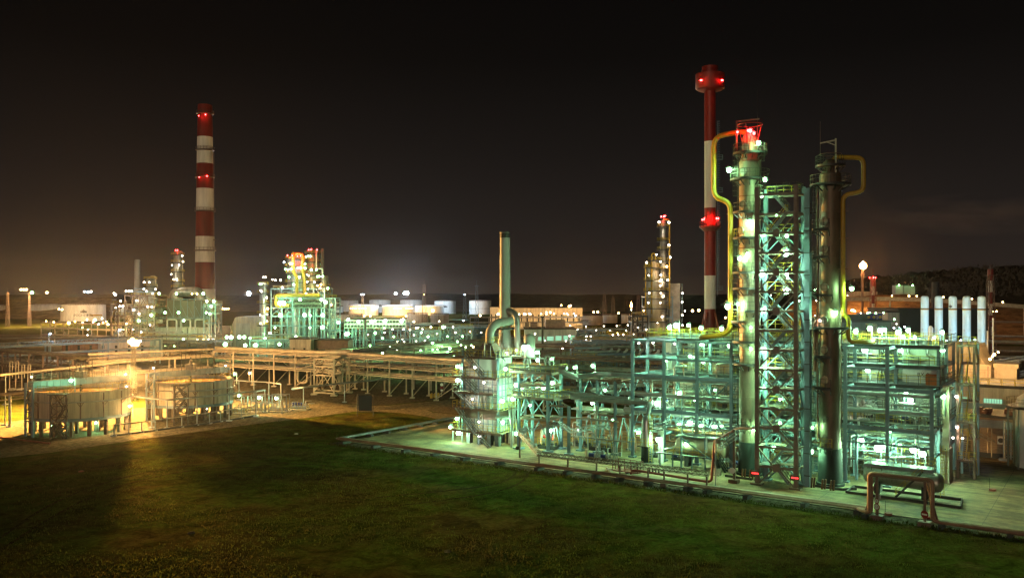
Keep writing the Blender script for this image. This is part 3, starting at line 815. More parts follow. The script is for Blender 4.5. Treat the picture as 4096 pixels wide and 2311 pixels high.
for z, v0, v1, nm in ((7.85, 18.6, 33.4, 'concrete'), (13.05, 19.4, 33.4, 'steel_galv'), (15.65, 19.6, 22.6, 'steel_galv'), (18.35, 19.4, 33.6, 'steel_galv')):
    ua = UC[1] if z > 8 else UC[0] + .3
    b = P(); b.box(ua if z < 18 else UC[0] - .2, UC[8] + .3, v0, v1, z, z + .1); d = b.build('deck', nm, fr)
    b = P(); b.beam((ua, v0, z - .12), (UC[8] + .3, v0, z - .12), .14, .4); b.build('deck_edge', 'steel_dark', d)
    b = P(); b.rail([(ua, v0 + .05, z + .1), (UC[8] + .25, v0 + .05, z + .1), (UC[8] + .25, v1, z + .1)], 1.15, 1.3, .055); b.build('handrail', 'rail_dark', d)
    if z < 18:
        b = P(); b.rail([(ua, v0 + 2.6, z + .1), (UC[8] - .8, v0 + 2.6, z + .1)], 1.1, 1.7, .06, mid=(z > 9)); b.build('inner_rail', 'rail_yellow', d)
b = P()
for k in range(3): b.rail([(UC[0], 20 + 5.5 * k, 18.45), (UC[8], 20 + 5.5 * k, 18.45)], 1.2, 1.2, .05)
for k in range(10): b.rail([(UC[0] + 4.6 * k, 20, 18.45), (UC[0] + 4.6 * k, 31, 18.45)], 1.2, 1.4, .05)
b.build('top_rail', 'rail_yellow', fr)
# air cooler casings on the upper decks
def casing(u0, u1, v0, v1, z0, z1, m='paint_white', par=None, name='cooler_panel'):
    b = P(); b.box(u0, u1, v0, v1, z0, z1)
    for k in range(int((u1 - u0) / .9) + 1): b.box(u0 + k * .9 - .02, u0 + k * .9 + .02, v0 - .03, v0, z0, z1)
    return b.build(name, m, par)
ac = PT('air_cooler', 'white panelled air cooler bank with dark louvres on the upper decks of the main frame', 'air cooler', 67, 25)
for i in range(1, 9):
    lv = P()
    u = UC[i - 1] if i > 1 else UC[0] + .5
    for z0, z1 in ((13.2, 15.3), (15.8, 18.0)):
        if i == 1:
            casing(u, u + 2.2, 25.5, 25.8, z0, z1, 'paint_white', ac); casing(u + 2.2, u + 2.5, 22.6, 25.8, z0, z1, 'paint_white', ac); continue
        casing(u + .3, u + 2.4, 23.2, 26, z0, z1, 'paint_white', ac)
        for k in range(9):
            z = z0 + .15 + (z1 - z0 - .3) * k / 8
            lv.beam((u + 2.45, 23.5, z), (u + 5.0, 23.5, z), .1, .05)
        for k in range(3): lv.beam((u + 2.5 + k * 1.2, 23.45, z0), (u + 2.5 + k * 1.2, 23.45, z1), .07)
    lv.build('louvre', 'steel_dark', ac)
b = P(); b.box(UC[1], UC[8], 27, 27.3, 13.2, 18.2); b.build('rear_casing', 'green_wall', ac)
b = P()
for i in range(2, 9):
    for k in range(2):
        u = UC[i - 1] + 1.0 + k * 2.4
        b.tube([(u, 22.9, 18.3), (u, 22.9, 17.0), (u + .9, 22.9, 16.6)], .2, 8, .4)
b.build('header_pipe', 'clad', ac)
for txt, u, z, sz in (('BX-1Б', UC[3] + 3.9, 14.4, .62), ('BX-1A', UC[1] + 4.7, 14.5, .55), ('BX-3', UC[7] + 3.0, 14.3, .72)):
    b = P(); b.box(u - 1.0, u + 1.0, 22.6, 22.75, 13.2, 15.3); pp = b.build('label_panel', 'paint_white', ac)
    text_part(txt, sz, lambda x, y, u=u, z=z: tuple(WM @ Vector((u + x, 22.585, z + y))), 'paint_black', pp)
b = P(); b.box(UC[7] + 1.8, UC[8] - .4, 23, 25.5, 13.16, 18.2); b.build('end_casing', 'paint_white', ac)
b = P(); b.poly([(87.2, 20.2), (88.9, 20.2), (88.9, 21.4), (87.2, 21.4)], 13.16, 14.0); b.lathe((87.2, 20.8, 14.0), [(.6, 0), (.6, 1.7)], 10, (1, 0, 0), 0, PI)
solo(b, 'covered_bundle', 'tarp_orange', 'rust orange tarpaulin-covered bundle on the deck corner under the BX-3 panel', 'bundle', W(88, 20.8, 13.16), ANG)
# pipes along the frame: each run is a part
def runs(par, name, lst, n=12):
    for (pts, r, m, fil) in lst:
        b = P(); b.tube(pts, r, n, fil); b.build(name, m, par)
R = random.Random(21)
main = [([(36.2, 14.2, 8.75), (49.9, 14.2, 8.75), (50.3, 13.6, 8.5), (50.3, 12.9, 7.0)], .36, 'clad', .7),
        ([(24.5, 13.0, 13.3), (34.0, 13.0, 13.3), (36.6, 14.6, 12.0), (36.9, 15.2, 11.95), (40.7, 15.2, 12.6), (42.2, 16.4, 12.5), (63.6, 16.4, 12.3)], .42, 'clad', .8),
        ([(38.7, 16.8, 9.7), (88.7, 16.8, 9.7)], .33, 'clad', 0),
        ([(44, 17.6, 7.0), (63.6, 17.6, 7.0)], .42, 'clad', 0),
        ([(63.9, 17.4, 6.6), (88, 17.4, 6.6)], .26, 'clad_old', 0),
        ([(78, 16.6, 12.0), (87.8, 16.6, 12.0), (89.0, 18, 12.0), (89.0, 30, 12.0)], .28, 'clad', .7),
        ([(50, 21, 18.9), (58, 21, 18.9), (58, 27, 18.9)], .3, 'clad', .7), ([(80, 22, 19.1), (86.8, 22, 19.1), (86.8, 22, 18.5)], .28, 'clad', .7),
        ([(52, 22.5, 16.3), (87, 22.5, 16.3)], .2, 'clad', 0), ([(52, 22.2, 16.9), (80, 22.2, 16.9)], .12, 'clad', 0),
        ([(45, 18.4, 4.1), (64, 18.4, 4.1)], .45, 'clad', 0),
        ([(65, 18, 3.0), (77, 18, 3.0)], .3, 'clad_old', 0), ([(78, 16.2, 3.2), (84, 16.2, 3.2)], .18, 'clad', 0)]
for i in range(22):
    v = 16.2 + R.random() * 15; z = R.choice([2.2, 2.9, 3.5, 4.6, 5.2, 5.9, 6.4, 6.9])
    u0 = 46 + R.random() * 20; main.append(([(u0, v, z), (min(88.7, u0 + 10 + R.random() * 18), v, z)], .07 + R.random() * .15, R.choice(['clad', 'clad_old', 'pipe_grey', 'clad', 'rust']), 0))
for i in range(38):
    u = 48 + R.random() * 40; v = 15.8 + R.random() * 4; z0 = R.choice([.4, 2, 4, 8.2]); z1 = z0 + 3 + R.random() * 5
    main.append(([(u, v, z0), (u, v, z1), (u + R.choice([-1.2, 1.2, 1.8]), v + R.random() * 2, z1)], .06 + R.random() * .14, R.choice(['clad', 'clad', 'clad_old', 'steel_grey']), .35))
for i in range(26):
    u = 47 + R.random() * 41; z = R.choice([5.3, 5.6, 6.6, 7.1, 12.2])
    main.append(([(u, 15.5, z), (u, 31, z)], .08 + R.random() * .12, R.choice(['clad', 'clad_old', 'pipe_grey']), 0))
runs(fr, 'pipe', main, 10)
# cable trays and small bore clutter inside the frame, read as one tangle each level
for lev, (z0, z1) in enumerate(((.3, 3.8), (3.8, 7.5), (8.0, 12.0))):
    b = P()
    for i in range(420):
        u = 47 + R.random() * 41; v = 16.5 + R.random() * 14; z = z0 + R.random() * (z1 - z0)
        k = R.random()
        if k < .4: b.tube([(u, v, z), (min(88.6, u + 2 + R.random() * 6), v, z)], .035 + R.random() * .07, 5)
        elif k < .75: b.tube([(u, v, z0), (u, v, z), (u + R.choice([-.8, .8]), v, z)], .03 + R.random() * .06, 5)
        else: b.tube([(u, v, z), (u, v + 1 + R.random() * 4, z)], .03 + R.random() * .07, 5)
    b.build('small_pipework', ['clad', 'steel_galv', 'clad_old'][lev], fr)['kind'] = 'stuff'
    b = P()
    for i in range(26):
        u = 48 + R.random() * 38; v = 17.5 + R.random() * 12; z = R.choice([z0 + .2, z0 + 1.8]) if lev != 2 else 8.0
        b.rail([(u, v, z), (min(88.5, u + 2 + R.random() * 3), v, z)], 1.1, 1.0, .05)
    b.build('access_rail', 'rail_yellow', fr)['kind'] = 'stuff'
b = P()
for k in range(60): b.box(46.6 + k * .7, 46.6 + k * .7 + .34, 34.0, 34.1, .12, 7.5)
b.box(46.4, 89.2, 34.1, 34.3, .12, 7.5)
solo(b, 'light_catch_wall', 'panel_grey', 'ribbed grey sheet wall extended across the frame back at ground level to catch lamplight', 'wall', W(67, 34.1, .12), ANG)  # corrugated wall carried along the whole back to catch lamplight
b = P(); b.box(66, 89.2, 33.5, 33.7, 7.95, 12.7); b.box(47, 58, 30, 30.2, 7.95, 12.7)
for k in range(24): b.box(66 + k, 66.1 + k, 33.4, 33.5, 7.95, 12.7)
solo(b, 'light_catch_wall', 'paint_white', 'pale panelled wall added behind the first deck pumps to catch lamplight', 'wall', W(67, 33.6, 7.95), ANG)  # added wall that catches the green lamplight inside the frame
# equipment: exchangers, pumps, drums, each a thing
def exchanger(u, v, z, L, r, m, label, along=True):
    t = thing('heat_exchanger', label, 'heat exchanger', W(u, v, z), ANG, 'shell heat exchangers in the main frame')
    d = (1, 0, 0) if along else (0, 1, 0)
    p = Vector((u, v, z + r + .6)); q = p + Vector(d) * L
    b = P(); b.vessel(p, q, r, 18); b.cyl(p + Vector(d) * (L * .18), p + Vector(d) * (L * .18 + .12), r * 1.14, n=18); b.build('shell', m, t)
    for f in (.25, .8):
        c = p + Vector(d) * L * f; b = P(); b.box(c.x - .25, c.x + .25, c.y - r * .7 if along else c.y - .2, c.y + r * .7 if along else c.y + .2, z, z + r * .6 + .3); b.build('saddle', 'steel_dark', t)
    b = P()
    for f in (.1, .6): c = p + Vector(d) * L * f; b.tube([c, c + Vector((0, 0, r + .6)), c + Vector((.6, .3, r + .6))], .13, 8, .3)
    b.build('nozzle', 'clad', t)
    return t
for i, (u, v, z, L, r, al, lb) in enumerate(((79.8, 20.3, 7.95, 3.2, .75, False, 'white horizontal drum on the first deck right of column K-2'),
        (82.2, 21.5, 7.95, 2.4, .55, False, 'small pale drum on the first deck beside the red valve'), (86.0, 20.6, 7.95, 3.0, .38, False, 'slim stacked exchanger near the right end of the first deck'),
        (87.6, 20.2, 7.95, 2.6, .4, False, 'short exchanger at the right corner of the first deck'), (53.2, 21.0, 7.95, 3.0, .6, True, 'pale drum on the first deck left of column K-1'),
        (58.3, 21.5, 7.95, 2.8, .5, True, 'exchanger on the first deck close behind column K-1'), (66.5, 19.0, .12, 4.5, .7, True, 'ground level exchanger seen through the stair tower'),
        (81, 19.4, .12, 5.0, .6, True, 'ground level exchanger behind the large horizontal vessel'), (55, 20.5, .12, 5, .75, True, 'ground level exchanger behind the yellow-green drum'))):
    exchanger(u, v, z, L, r, 'paint_white' if i % 2 == 0 else 'clad', lb, al)
pump0 = None
def pump_mesh():
    t = thing('pump', 'x', 'pump', W(0, 0, 0), ANG, 'process pumps on plinths')
    b = P(); b.box(-.9, .9, -.35, .35, 0, .35); b.build('plinth', 'plinth', t)
    b = P(); b.cyl((-.8, 0, .7), (0, 0, .7), .3, n=12); b.cyl((-.85, 0, .7), (-.8, 0, .7), .34, n=12); b.build('motor', 'paint_blue', t)
    b = P(); b.cyl((.1, 0, .7), (.5, 0, .7), .34, n=12); b.cyl((.5, 0, .7), (.85, 0, .7), .16, n=10); b.tube([(.3, 0, 1.0), (.3, 0, 1.9), (.3, .6, 1.9)], .1, 8, .2); b.build('casing', 'clad', t)
    b = P(); b.cyl((0, 0, .7), (.1, 0, .7), .12, n=8); b.build('coupling', 'paint_red', t)
    return t
pump0 = pump_mesh(); first = True
for u, v, z, lb in ((83.3, 20.2, 7.95, 'blue-motored pump near the red valve on the first deck'), (85.2, 19.8, 7.95, 'blue-motored pump at the front edge of the first deck right end'), (50.5, 20.2, 7.95, 'blue-motored pump at the left end of the first deck'),
                    (49, 16.8, .12, 'pump on the pavement under the left bay of the main frame'), (53.5, 16.6, .12, 'pump on the pavement just right of the small vertical vessel'), (44.8, 10.0, .12, 'pump on the open pavement left of the black-skirted small vessel'),
                    (42.9, 9.8, .12, 'leftmost pump on the open pavement among the pipe stubs'), (63.0, 16.5, .12, 'pump on the pavement just left of column K-1'), (76.6, 16.4, .12, 'pump on the pavement left of column K-2'), (85.5, 17.0, .12, 'pump on the pavement behind the large vessel')):
    if first: pump0.location = W(u, v, z); pump0['label'] = lb; first = False
    else: dup(pump0, W(u, v, z), None, lb)
# ---------------------------------------------------------------- small vertical vessel with black skirt
cv = PT('vertical_vessel', 'short vertical vessel on a black skirt with elbow pipe on top and caged ladder', 'vessel', 50.3, 12.7)
b = P(); b.lathe((50.3, 12.7, 0), [(1.05, .12), (.9, .2), (.86, 2.5), (.01, 2.5)], 28); b.cyl((50.0, 11.9, .7), (50.0, 11.78, .7), .3); b.build('skirt', 'fire_black', cv)
b = P(); b.lathe((50.3, 12.7, 0), [(.84, 2.52), (.84, 6.2), (.7, 6.8), (.4, 7.1), (.01, 7.2)], 28); b.build('shell', 'clad', cv)
b = P(); b.ladder((51.15, 12.0, .3), 7.2, -1.0); b.build('caged_ladder', 'rail_yellow', cv)
b = P(); b.box(51.0, 53.2, 11.9, 13.6, 5.2, 5.3); pl = b.build('platform', 'steel_dark', cv); b = P(); b.rail([(51, 11.9, 5.3), (53.2, 11.9, 5.3), (53.2, 13.6, 5.3)], 1.1, .8, .05); b.build('handrail', 'rail_dark', pl)
b = P(); b.box(49.2, 51.4, 11.5, 12.0, 2.5, 2.6); pl = b.build('platform', 'steel_dark', cv); b = P(); b.rail([(47.5, 11.5, 2.6), (51.4, 11.5, 2.6)], 1.1, .8, .05); b.build('handrail', 'rail_yellow', pl)
curved_text(cv, 'C-1', (50.3, 12.7), 4.9, .84, -2.0, .5)
b = P(); b.lathe((52.3, 13.2, 0), [(.5, .12), (.46, .3), (.46, 5.0), (.3, 5.3), (.01, 5.4)], 20)
solo(b, 'standpipe_vessel', 'paint_white', 'slim white standpipe just right of the short vertical vessel', 'vessel', W(52.3, 13.2, .12), ANG)
# horizontal drum, yellow-green in the lamplight
hd = PT('horizontal_drum', 'horizontal drum with railed top platform in front of the frame left of column K-1', 'drum', 58.5, 14.3)
b = P(); b.vessel((55.2, 13.6, 3.0), (62.0, 13.6, 3.0), 1.25, 28); b.build('shell', 'clad_tan', hd)
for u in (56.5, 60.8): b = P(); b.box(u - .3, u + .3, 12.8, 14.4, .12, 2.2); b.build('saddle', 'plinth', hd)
b = P(); b.box(54.8, 62.2, 12.7, 14.5, 4.45, 4.55); pl = b.build('platform', 'steel_dark', hd); b = P(); b.rail([(54.8, 12.7, 4.55), (62.2, 12.7, 4.55), (62.2, 14.5, 4.55), (54.8, 14.5, 4.55)], 1.1, .9, .05, closed=True); b.build('handrail', 'rail_yellow', pl)
b = P(); b.tube([(56.4, 12.4, 4.9), (59.8, 12.4, 4.9), (59.8, 12.2, 2.6)], .16, 10, .5); b.tube([(62.6, 13, 1.9), (64.2, 12.2, 1.2)], .2, 8); b.tube([(53, 12.9, 2.2), (55, 13.3, 2.9)], .18, 8); b.build('nozzle_pipe', 'clad', hd)
b = P(); b.box(52.3, 62, 11.2, 12.2, 1.9, 2.0); pl = b.build('walkway', 'steel_dark', hd); b = P(); b.rail([(52.3, 11.2, 2), (62, 11.2, 2)], 1.1, 1.0, .05); b.build('handrail', 'rail_yellow', pl)
b = P(); b.beam((56.5, 11.3, 4.4), (61.5, 11.3, 1.4), .2); b.beam((56.4, 11.3, .12), (56.4, 11.3, 4.6), .22); b.beam((59.7, 12, .12), (59.7, 12, 4.6), .16)
for u in (53, 55, 58, 61): b.beam((u, 11.4, .12), (u, 11.4, 1.9), .14)
b.build('support_frame', 'steel_grey', hd)
b = P(); b.stair((62.9, 12.0, .15), (61.6, 12.0, 2.0), .8, (0, 1, 0)); b.stair_rail((62.9, 12.0, .15), (61.6, 12.0, 2.0), .8, (0, 1, 0)); b.build('stair_flight', 'steel_dark', hd)
b = P(); b.box(61.6, 63.0, 9.0, 9.9, .12, .2); b.add([(61.6, 9, .2), (63, 9, .2), (63, 9.9, 1.0), (61.6, 9.9, 1.0), (61.6, 9.9, .2), (63, 9.9, .2)], [(0, 1, 2, 3), (3, 2, 5, 4), (0, 3, 4), (1, 5, 2)])
solo(b, 'fire_hose_box', 'steel_brown', 'brown slope-topped fire hose box on the pavement in front of the drum', 'box', W(62.3, 9.4, .12), ANG)
# large horizontal vessel right
hv = PT('horizontal_vessel', 'large dim horizontal vessel with railed walkway behind the pipe arch at right', 'vessel', 86, 10.6)
b = P(); b.vessel((82.0, 11.4, 2.35), (90.2, 10.9, 2.2), 1.15, 32)
for f in (.12, .35, .6, .86): p = Vector((82.0, 11.4, 2.35)).lerp(Vector((90.2, 10.9, 2.2)), f); b.cyl(p, p + Vector((.08, -.005, 0)), 1.18, n=32)
b.build('shell', 'clad_old', hv)
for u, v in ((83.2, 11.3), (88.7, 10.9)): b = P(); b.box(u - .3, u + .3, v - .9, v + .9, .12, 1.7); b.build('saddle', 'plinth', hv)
b = P(); b.box(81.6, 89.6, 10.6, 12.8, 3.62, 3.72); b.beam((81.6, 10.6, 3.5), (89.6, 10.6, 3.5), .12, .3); pl = b.build('walkway', 'steel_galv', hv); b = P(); b.rail([(81.6, 10.6, 3.72), (89.6, 10.6, 3.72), (89.6, 12.8, 3.72), (81.6, 12.8, 3.72)], 1.15, .9, .055, closed=True); b.build('handrail', 'rail_yellow', pl)
b = P(); b.stair((85.6, 9.6, .15), (88.6, 9.6, 3.5), .8, (0, 1, 0)); sf = b.build('stair_flight', 'steel_dark', hv); b = P(); b.stair_rail((85.6, 9.6, .15), (88.6, 9.6, 3.5), .8, (0, 1, 0)); b.build('handrail', 'rail_yellow', sf)
b = P(); b.ladder((90.4, 12.2, .3), 6.3, -.6, True, .6); b.build('caged_ladder', 'rail_yellow', hv)
# low bund walls on the pavement
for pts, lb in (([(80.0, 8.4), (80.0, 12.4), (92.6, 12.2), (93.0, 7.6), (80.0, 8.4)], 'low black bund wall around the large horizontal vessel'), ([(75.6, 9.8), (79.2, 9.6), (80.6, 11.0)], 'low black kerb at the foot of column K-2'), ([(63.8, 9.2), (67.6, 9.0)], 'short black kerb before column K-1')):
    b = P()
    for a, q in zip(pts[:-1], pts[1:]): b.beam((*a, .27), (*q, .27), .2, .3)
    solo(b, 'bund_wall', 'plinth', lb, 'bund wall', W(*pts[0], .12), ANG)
# stubs at the column feet
stub = None
for u, v, lb in ((66.2, 9.6, 'leftmost leaning pair of rusty stubs at the foot of column K-1'), (67.3, 9.5, 'middle leaning pair of rusty stubs at the foot of column K-1'), (68.2, 9.2, 'pale leaning pair of stubs right of column K-1 foot'),
                 (75.6, 9.2, 'left leaning pair of rusty stubs at the foot of column K-2'), (77.0, 9.0, 'middle pair of rusty stubs at the foot of column K-2'), (78.1, 8.9, 'right pair of rusty stubs at the foot of column K-2')):
    if stub is None:
        b = P(); b.M = TR(0, 0, 0)
        for k in (-.18, .18): b.cyl((k, 0, 0), (k + .12, 0, 1.3), .13, n=10)
        stub = solo(b, 'pipe_stub', 'rust', lb, 'pipe stub', (0, 0, 0), 0, 'leaning pipe stubs at the column feet'); stub.location = W(u, v, .12)
    else: dup(stub, W(u, v, .12), RND.uniform(-.5, .3), lb)
# ---------------------------------------------------------------- fired heater with stack
ht = PT('fired_heater', 'tall boxy fired heater wrapped in walkways and zigzag stairs at the pavement left end', 'heater', 20.7, 12.9)
HU0, HU1, HV0, HV1 = 17.3, 24.0, 10.9, 15.2
for u in (17.9, 20.1, 22.2, 23.8):
    for v in (11.3, 14.6): b = P(); b.box(u - .4, u + .4, v - .4, v + .4, .12, 2.2); b.build('pier', 'plinth', ht)
b = P(); b.box(HU0, HU1, HV0, HV1, 2.4, 12.6); b.box(HU0 + 1.6, HU1 - .2, HV0 + .3, HV1, 12.6, 14.7); b.build('casing', 'paint_white', ht)
b = P()
for z in (3.6, 4.8, 6.2, 7.2, 8.2, 9.2, 10.2, 11.2, 12.2): b.box(HU0 - .02, HU1 + .08, HV0 - .08, HV0, z, z + .1); b.box(HU1, HU1 + .08, HV0, HV1, z, z + .1)
for k in range(8): b.box(HU0 + k * .95, HU0 + k * .95 + .1, HV0 - .1, HV0, 2.4, 12.6)
for k in range(5): b.box(HU1, HU1 + .1, HV0 + .2 + k, HV0 + .3 + k, 2.4, 12.6)
b.build('stiffener', 'steel_grey', ht)
b = P(); b.box(HU0 + 1.4, HU0 + 2.6, HV0 - .13, HV0, 9.2, 10.6); b.box(HU0 + 3.8, HU0 + 4.4, HV0 - .13, HV0, 7.3, 8.3); b.box(HU1, HU1 + .12, HV0 + 1, HV0 + 2.2, 6.4, 7.6); b.build('access_door', 'panel_grey', ht)
b = P(); b.box(HU0, HU1, HV0 - .12, HV0, 4.4, 6.0); b.box(HU1, HU1 + .11, HV0, HV1, 4.4, 6.0); b.build('lower_cladding', 'steel_brown', ht)
for z, eu in ((2.4, 1.7), (6.1, 1.2), (8.8, .2), (11.4, .9), (14.75, .7)):
    b = P(); b.box(HU0 - 1.6 if z < 12 else HU0 - .4, HU1 + eu, HV0 - 1.5, HV0 - .15, z, z + .1)
    if z != 8.8: b.box(HU1 + .12, HU1 + 1.2, HV0 - .15, HV1 + 1, z, z + .1)
    b.beam((HU0 - 1.6, HV0 - 1.5, z - .1), (HU1 + eu, HV0 - 1.5, z - .1), .12, .3); d = b.build('walkway', 'steel_brown', ht)
    b = P(); b.rail([(HU0 - 1.6, HV0 - .2, z + .1), (HU0 - 1.6, HV0 - 1.45, z + .1), (HU1 + eu, HV0 - 1.45, z + .1)] + ([(HU1 + 1.2, HV1 + 1, z + .1)] if z != 8.8 else []), 1.1, .9, .055); b.build('handrail', 'rail_dark' if z in (8.8,) else 'rail_yellow', d)
for (ua, za, ub, zb) in ((23.8, .15, 20.6, 2.5), (20.6, 2.5, 16.9, 6.2), (20.4, 6.2, 16.8, 8.9), (21.2, 8.9, 17.8, 11.5), (22.4, 11.5, 18.8, 14.85)):
    p, q = (ua, HV0 - 1.9, za), (ub, HV0 - 1.9, zb)
    b = P(); b.stair(p, q, .8, (0, 1, 0)); sf = b.build('stair_flight', 'steel_galv', ht); b = P(); b.stair_rail(p, q, .8, (0, 1, 0)); b.build('handrail', 'rail_dark', sf)
b = P(); b.hbeam((20.6, HV0 - .7, .12), (20.6, HV0 - .7, 14.6), .2, .04); b.hbeam((HU0 - .2, HV0 - .5, 2.4), (HU0 - .2, HV0 - .5, 16), .3, .05); b.hbeam((HU1 + .4, HV0 - .4, 2.4), (HU1 + .4, HV0 - .4, 16), .3, .05); b.build('column', 'steel_grey', ht)
b = P(); b.add([(18.6, 11.2, 14.9), (23.4, 11.2, 14.9), (23.4, 15, 14.9), (18.6, 15, 14.9), (20.0, 12.4, 17.0), (21.6, 12.4, 17.0), (21.6, 13.8, 17.0), (20.0, 13.8, 17.0)], [(0, 1, 5, 4), (1, 2, 6, 5), (2, 3, 7, 6), (3, 0, 4, 7), (4, 5, 6, 7)])
b.box(18.4, 23.6, 11.0, 15.2, 14.72, 14.95); b.build('hood', 'steel_brown', ht)
b = P(); b.tube([(20.8, 13.1, 16.9), (20.8, 13.1, 19.2), (21.4, 14.5, 20.4), (22.2, 17.6, 20.6)], .72, 18, 1.4); b.build('flue_duct', 'stack_grey', ht)
b = P(); b.rail([(19.8, 12.2, 17.0), (21.8, 12.2, 17.0), (21.8, 14.0, 17)], 1.0, .5, .05); b.build('hood_rail', 'rail_yellow', ht)
for i in range(26):
    b = P(); u = HU0 + R.random() * 8; v = HV0 - .4 + R.random() * .25; z = R.choice([2.6, 6.3, 12.7, 15]); b.tube([(u, v, z), (u, v, z + 1 + R.random() * 2), (u + R.choice([-.6, .6]), v, z + 1 + R.random())], .04 + R.random() * .06, 6, .2); b.build('burner_pipe', 'clad', ht)
b = P()
for i in range(7): b.tube([(24.6 + R.random(), 13 + i * .3, .3), (24.6, 13 + i * .3, 6 + R.random() * 8)], .07 + R.random() * .06, 6)
b.tube([(24.2, 10.2, 5.0), (27, 10.2, 5.2), (27.3, 10.2, 4.5), (27.3, 10.2, .4)], .22, 8, .5)
b.build('riser_pipe', 'clad', ht)
# stack behind the heater
su, sv = 21.6, 20.0
c_ = onv(2020, 1200, 20.0); su = UV(c_)[0]; sv = 20.0
sk_ = PT('flue_stack', 'plain grey flue stack with conical foot rising behind the fired heater', 'stack', su, sv)
b = P(); b.box(su - 3.2, su + 3.4, sv - 2.6, sv + 2.6, 14.6, 14.8)
for du in (-2.8, 2.8):
    for dv in (-2.2, 2.2): b.hbeam((su + du, sv + dv, .12), (su + du, sv + dv, 14.6), .4, .06)
for z in (5, 10):
    b.beam((su - 2.8, sv - 2.2, z), (su + 2.8, sv - 2.2, z), .2, .3); b.beam((su - 2.8, sv - 2.2, z - 4.6), (su + 2.8, sv - 2.2, z), .14); b.beam((su + 2.8, sv - 2.2, z - 4.6), (su - 2.8, sv - 2.2, z), .14)
b.build('support_frame', 'steel_grey', sk_)
b = P(); b.lathe((su, sv, 0), [(1.5, 14.8), (1.5, 15.2), (.98, 18.6), (.98, 19.2)], 28); b.build('cone', 'stack_grey', sk_)
b = P(); prof = []
for k in range(7):
    z0 = 19.2 + k * 2.42; z1 = z0 + 2.42; r0 = .97 - .012 * k; prof += [(r0, z0), (r0, z1 - .09), (r0 + .025, z1 - .07), (r0 + .025, z1), (r0, z1)]
prof += [(.86, 36.2), (.8, 36.2), (.8, 34)]
b.lathe((su, sv, 0), prof, 28); b.build('shaft', 'stack_grey', sk_)
b = P(); b.lathe((su, sv, 0), [(.91, 35.2), (.9, 36.22)], 28); b.build('sooty_rim', 'paint_black', sk_)
b = P(); b.tube([(su + .3, sv, 22.0), (su + 1.0, sv - .2, 22.4), (su + 2.6, sv - .3, 21.6), (su + 2.9, sv - .4, 20.0), (su + 2.9, sv - .4, 14.8)], .56, 18, 1.5); b.build('air_duct', 'clad', sk_)
b = P(); b.lathe((su, sv, 19.3), [(1.0, 0), (2.2, 0), (2.2, -.25), (1.0, -.25)], 20); pl = b.build('platform', 'steel_dark', sk_)
b = P(); b.rail([(su + 2.15 * math.cos(a * PI / 8), sv + 2.15 * math.sin(a * PI / 8), 19.3) for a in range(16)], 1.1, .8, .05, closed=True); b.build('handrail', 'rail_yellow', pl)
b = P(); b.ladder((su + .1, sv - 1.25, 14.8), 6, -PI / 2); b.build('caged_ladder', 'rail_dark', sk_)
b = P(); b.rail([(su - 3.2, sv - 2.6, 14.8), (su + 3.4, sv - 2.6, 14.8), (su + 3.4, sv + 2.6, 14.8)], 1.1, .8, .055); b.build('deck_rail', 'rail_yellow', sk_)
b = P(); b.box(su + 3.6, su + 8.6, sv - 2.5, sv - .6, 14.2, 14.4)
for i in range(18): u = su - 3 + R.random() * 10; b.tube([(u, sv - 2.2, 14.8), (u, sv - 2.2, 15.4 + R.random()), (u + .7, sv - 2.1, 15.4 + R.random() * .6)], .1, 6, .2)
b.build('damper_gear', 'clad', sk_)
b = P(); b.lathe((su + 6.2, sv - 1.5, 14.4), [(.01, 0), (1.0, 0), (1.0, 3.4), (.7, 3.9), (.01, 4.1)], 24)
solo(b, 'surge_tank', 'stack_grey', 'grey upright tank on the deck just right of the clad air duct', 'tank', W(su + 6.2, sv - 1.5, 14.4), ANG)
# ---------------------------------------------------------------- frames between heater and main frame
f0 = PT('equipment_frame', 'four-legged steel frame with two railed decks just right of the fired heater', 'steel frame', 31, 13)
F0U = (28.2, 33.8); F0V = (11.0, 15.0)
for u in F0U:
    for v in F0V: b = P(); b.hbeam((u, v, .12), (u, v, 12.6), .42, .06); b.box(u - .7, u + .7, v - .7, v + .7, .13, .4); b.build('column', 'steel_grey', f0)
for z, ex in ((8.7, 1.4), (12.75, .9)):
    b = P(); b.box(28.2 - ex - .6, 33.8 + ex, 11 - .5, 15.4, z, z + .1); b.beam((28.2 - ex - .6, 10.5, z - .12), (33.8 + ex, 10.5, z - .12), .15, .35); b.beam((33.8 + ex, 10.5, z - .12), (33.8 + ex, 15.4, z - .12), .15, .35); d = b.build('deck', 'steel_brown', f0)
    b = P(); b.rail([(28.2 - ex - .6, 10.55, z + .1), (33.8 + ex, 10.55, z + .1), (33.8 + ex, 15.4, z + .1)], 1.1, 1.0, .055); b.build('handrail', 'rail_yellow', d)
b = P()
for z in (5.2, 10.6):
    for v in F0V: b.beam((28.4, v, z), (33.6, v, z), .22, .34)
    for u in F0U: b.beam((u, 11.2, z), (u, 14.8, z), .22, .34)
build_each(b, 'girder', 'steel_brown', f0)
b = P()
for v in F0V: b.beam((28.4, v, 5.4), (31, v, 8.5), .16); b.beam((33.6, v, 5.4), (31, v, 8.5), .16); b.beam((28.4, v, 10.8), (31, v, 12.5), .14); b.beam((33.6, v, 10.8), (31, v, 12.5), .14); b.beam((28.4, v, 2.4), (30, v, 5.0), .14); b.beam((33.6, v, 2.4), (32, v, 5), .14)
for u in F0U: b.beam((u, 11.2, .4), (u, 13, 5), .16); b.beam((u, 14.8, .4), (u, 13, 5), .16); b.beam((u, 11.2, 5.4), (u, 13, 8.5), .14); b.beam((u, 14.8, 5.4), (u, 13, 8.5), .14)
build_each(b, 'brace', 'steel_grey', f0)
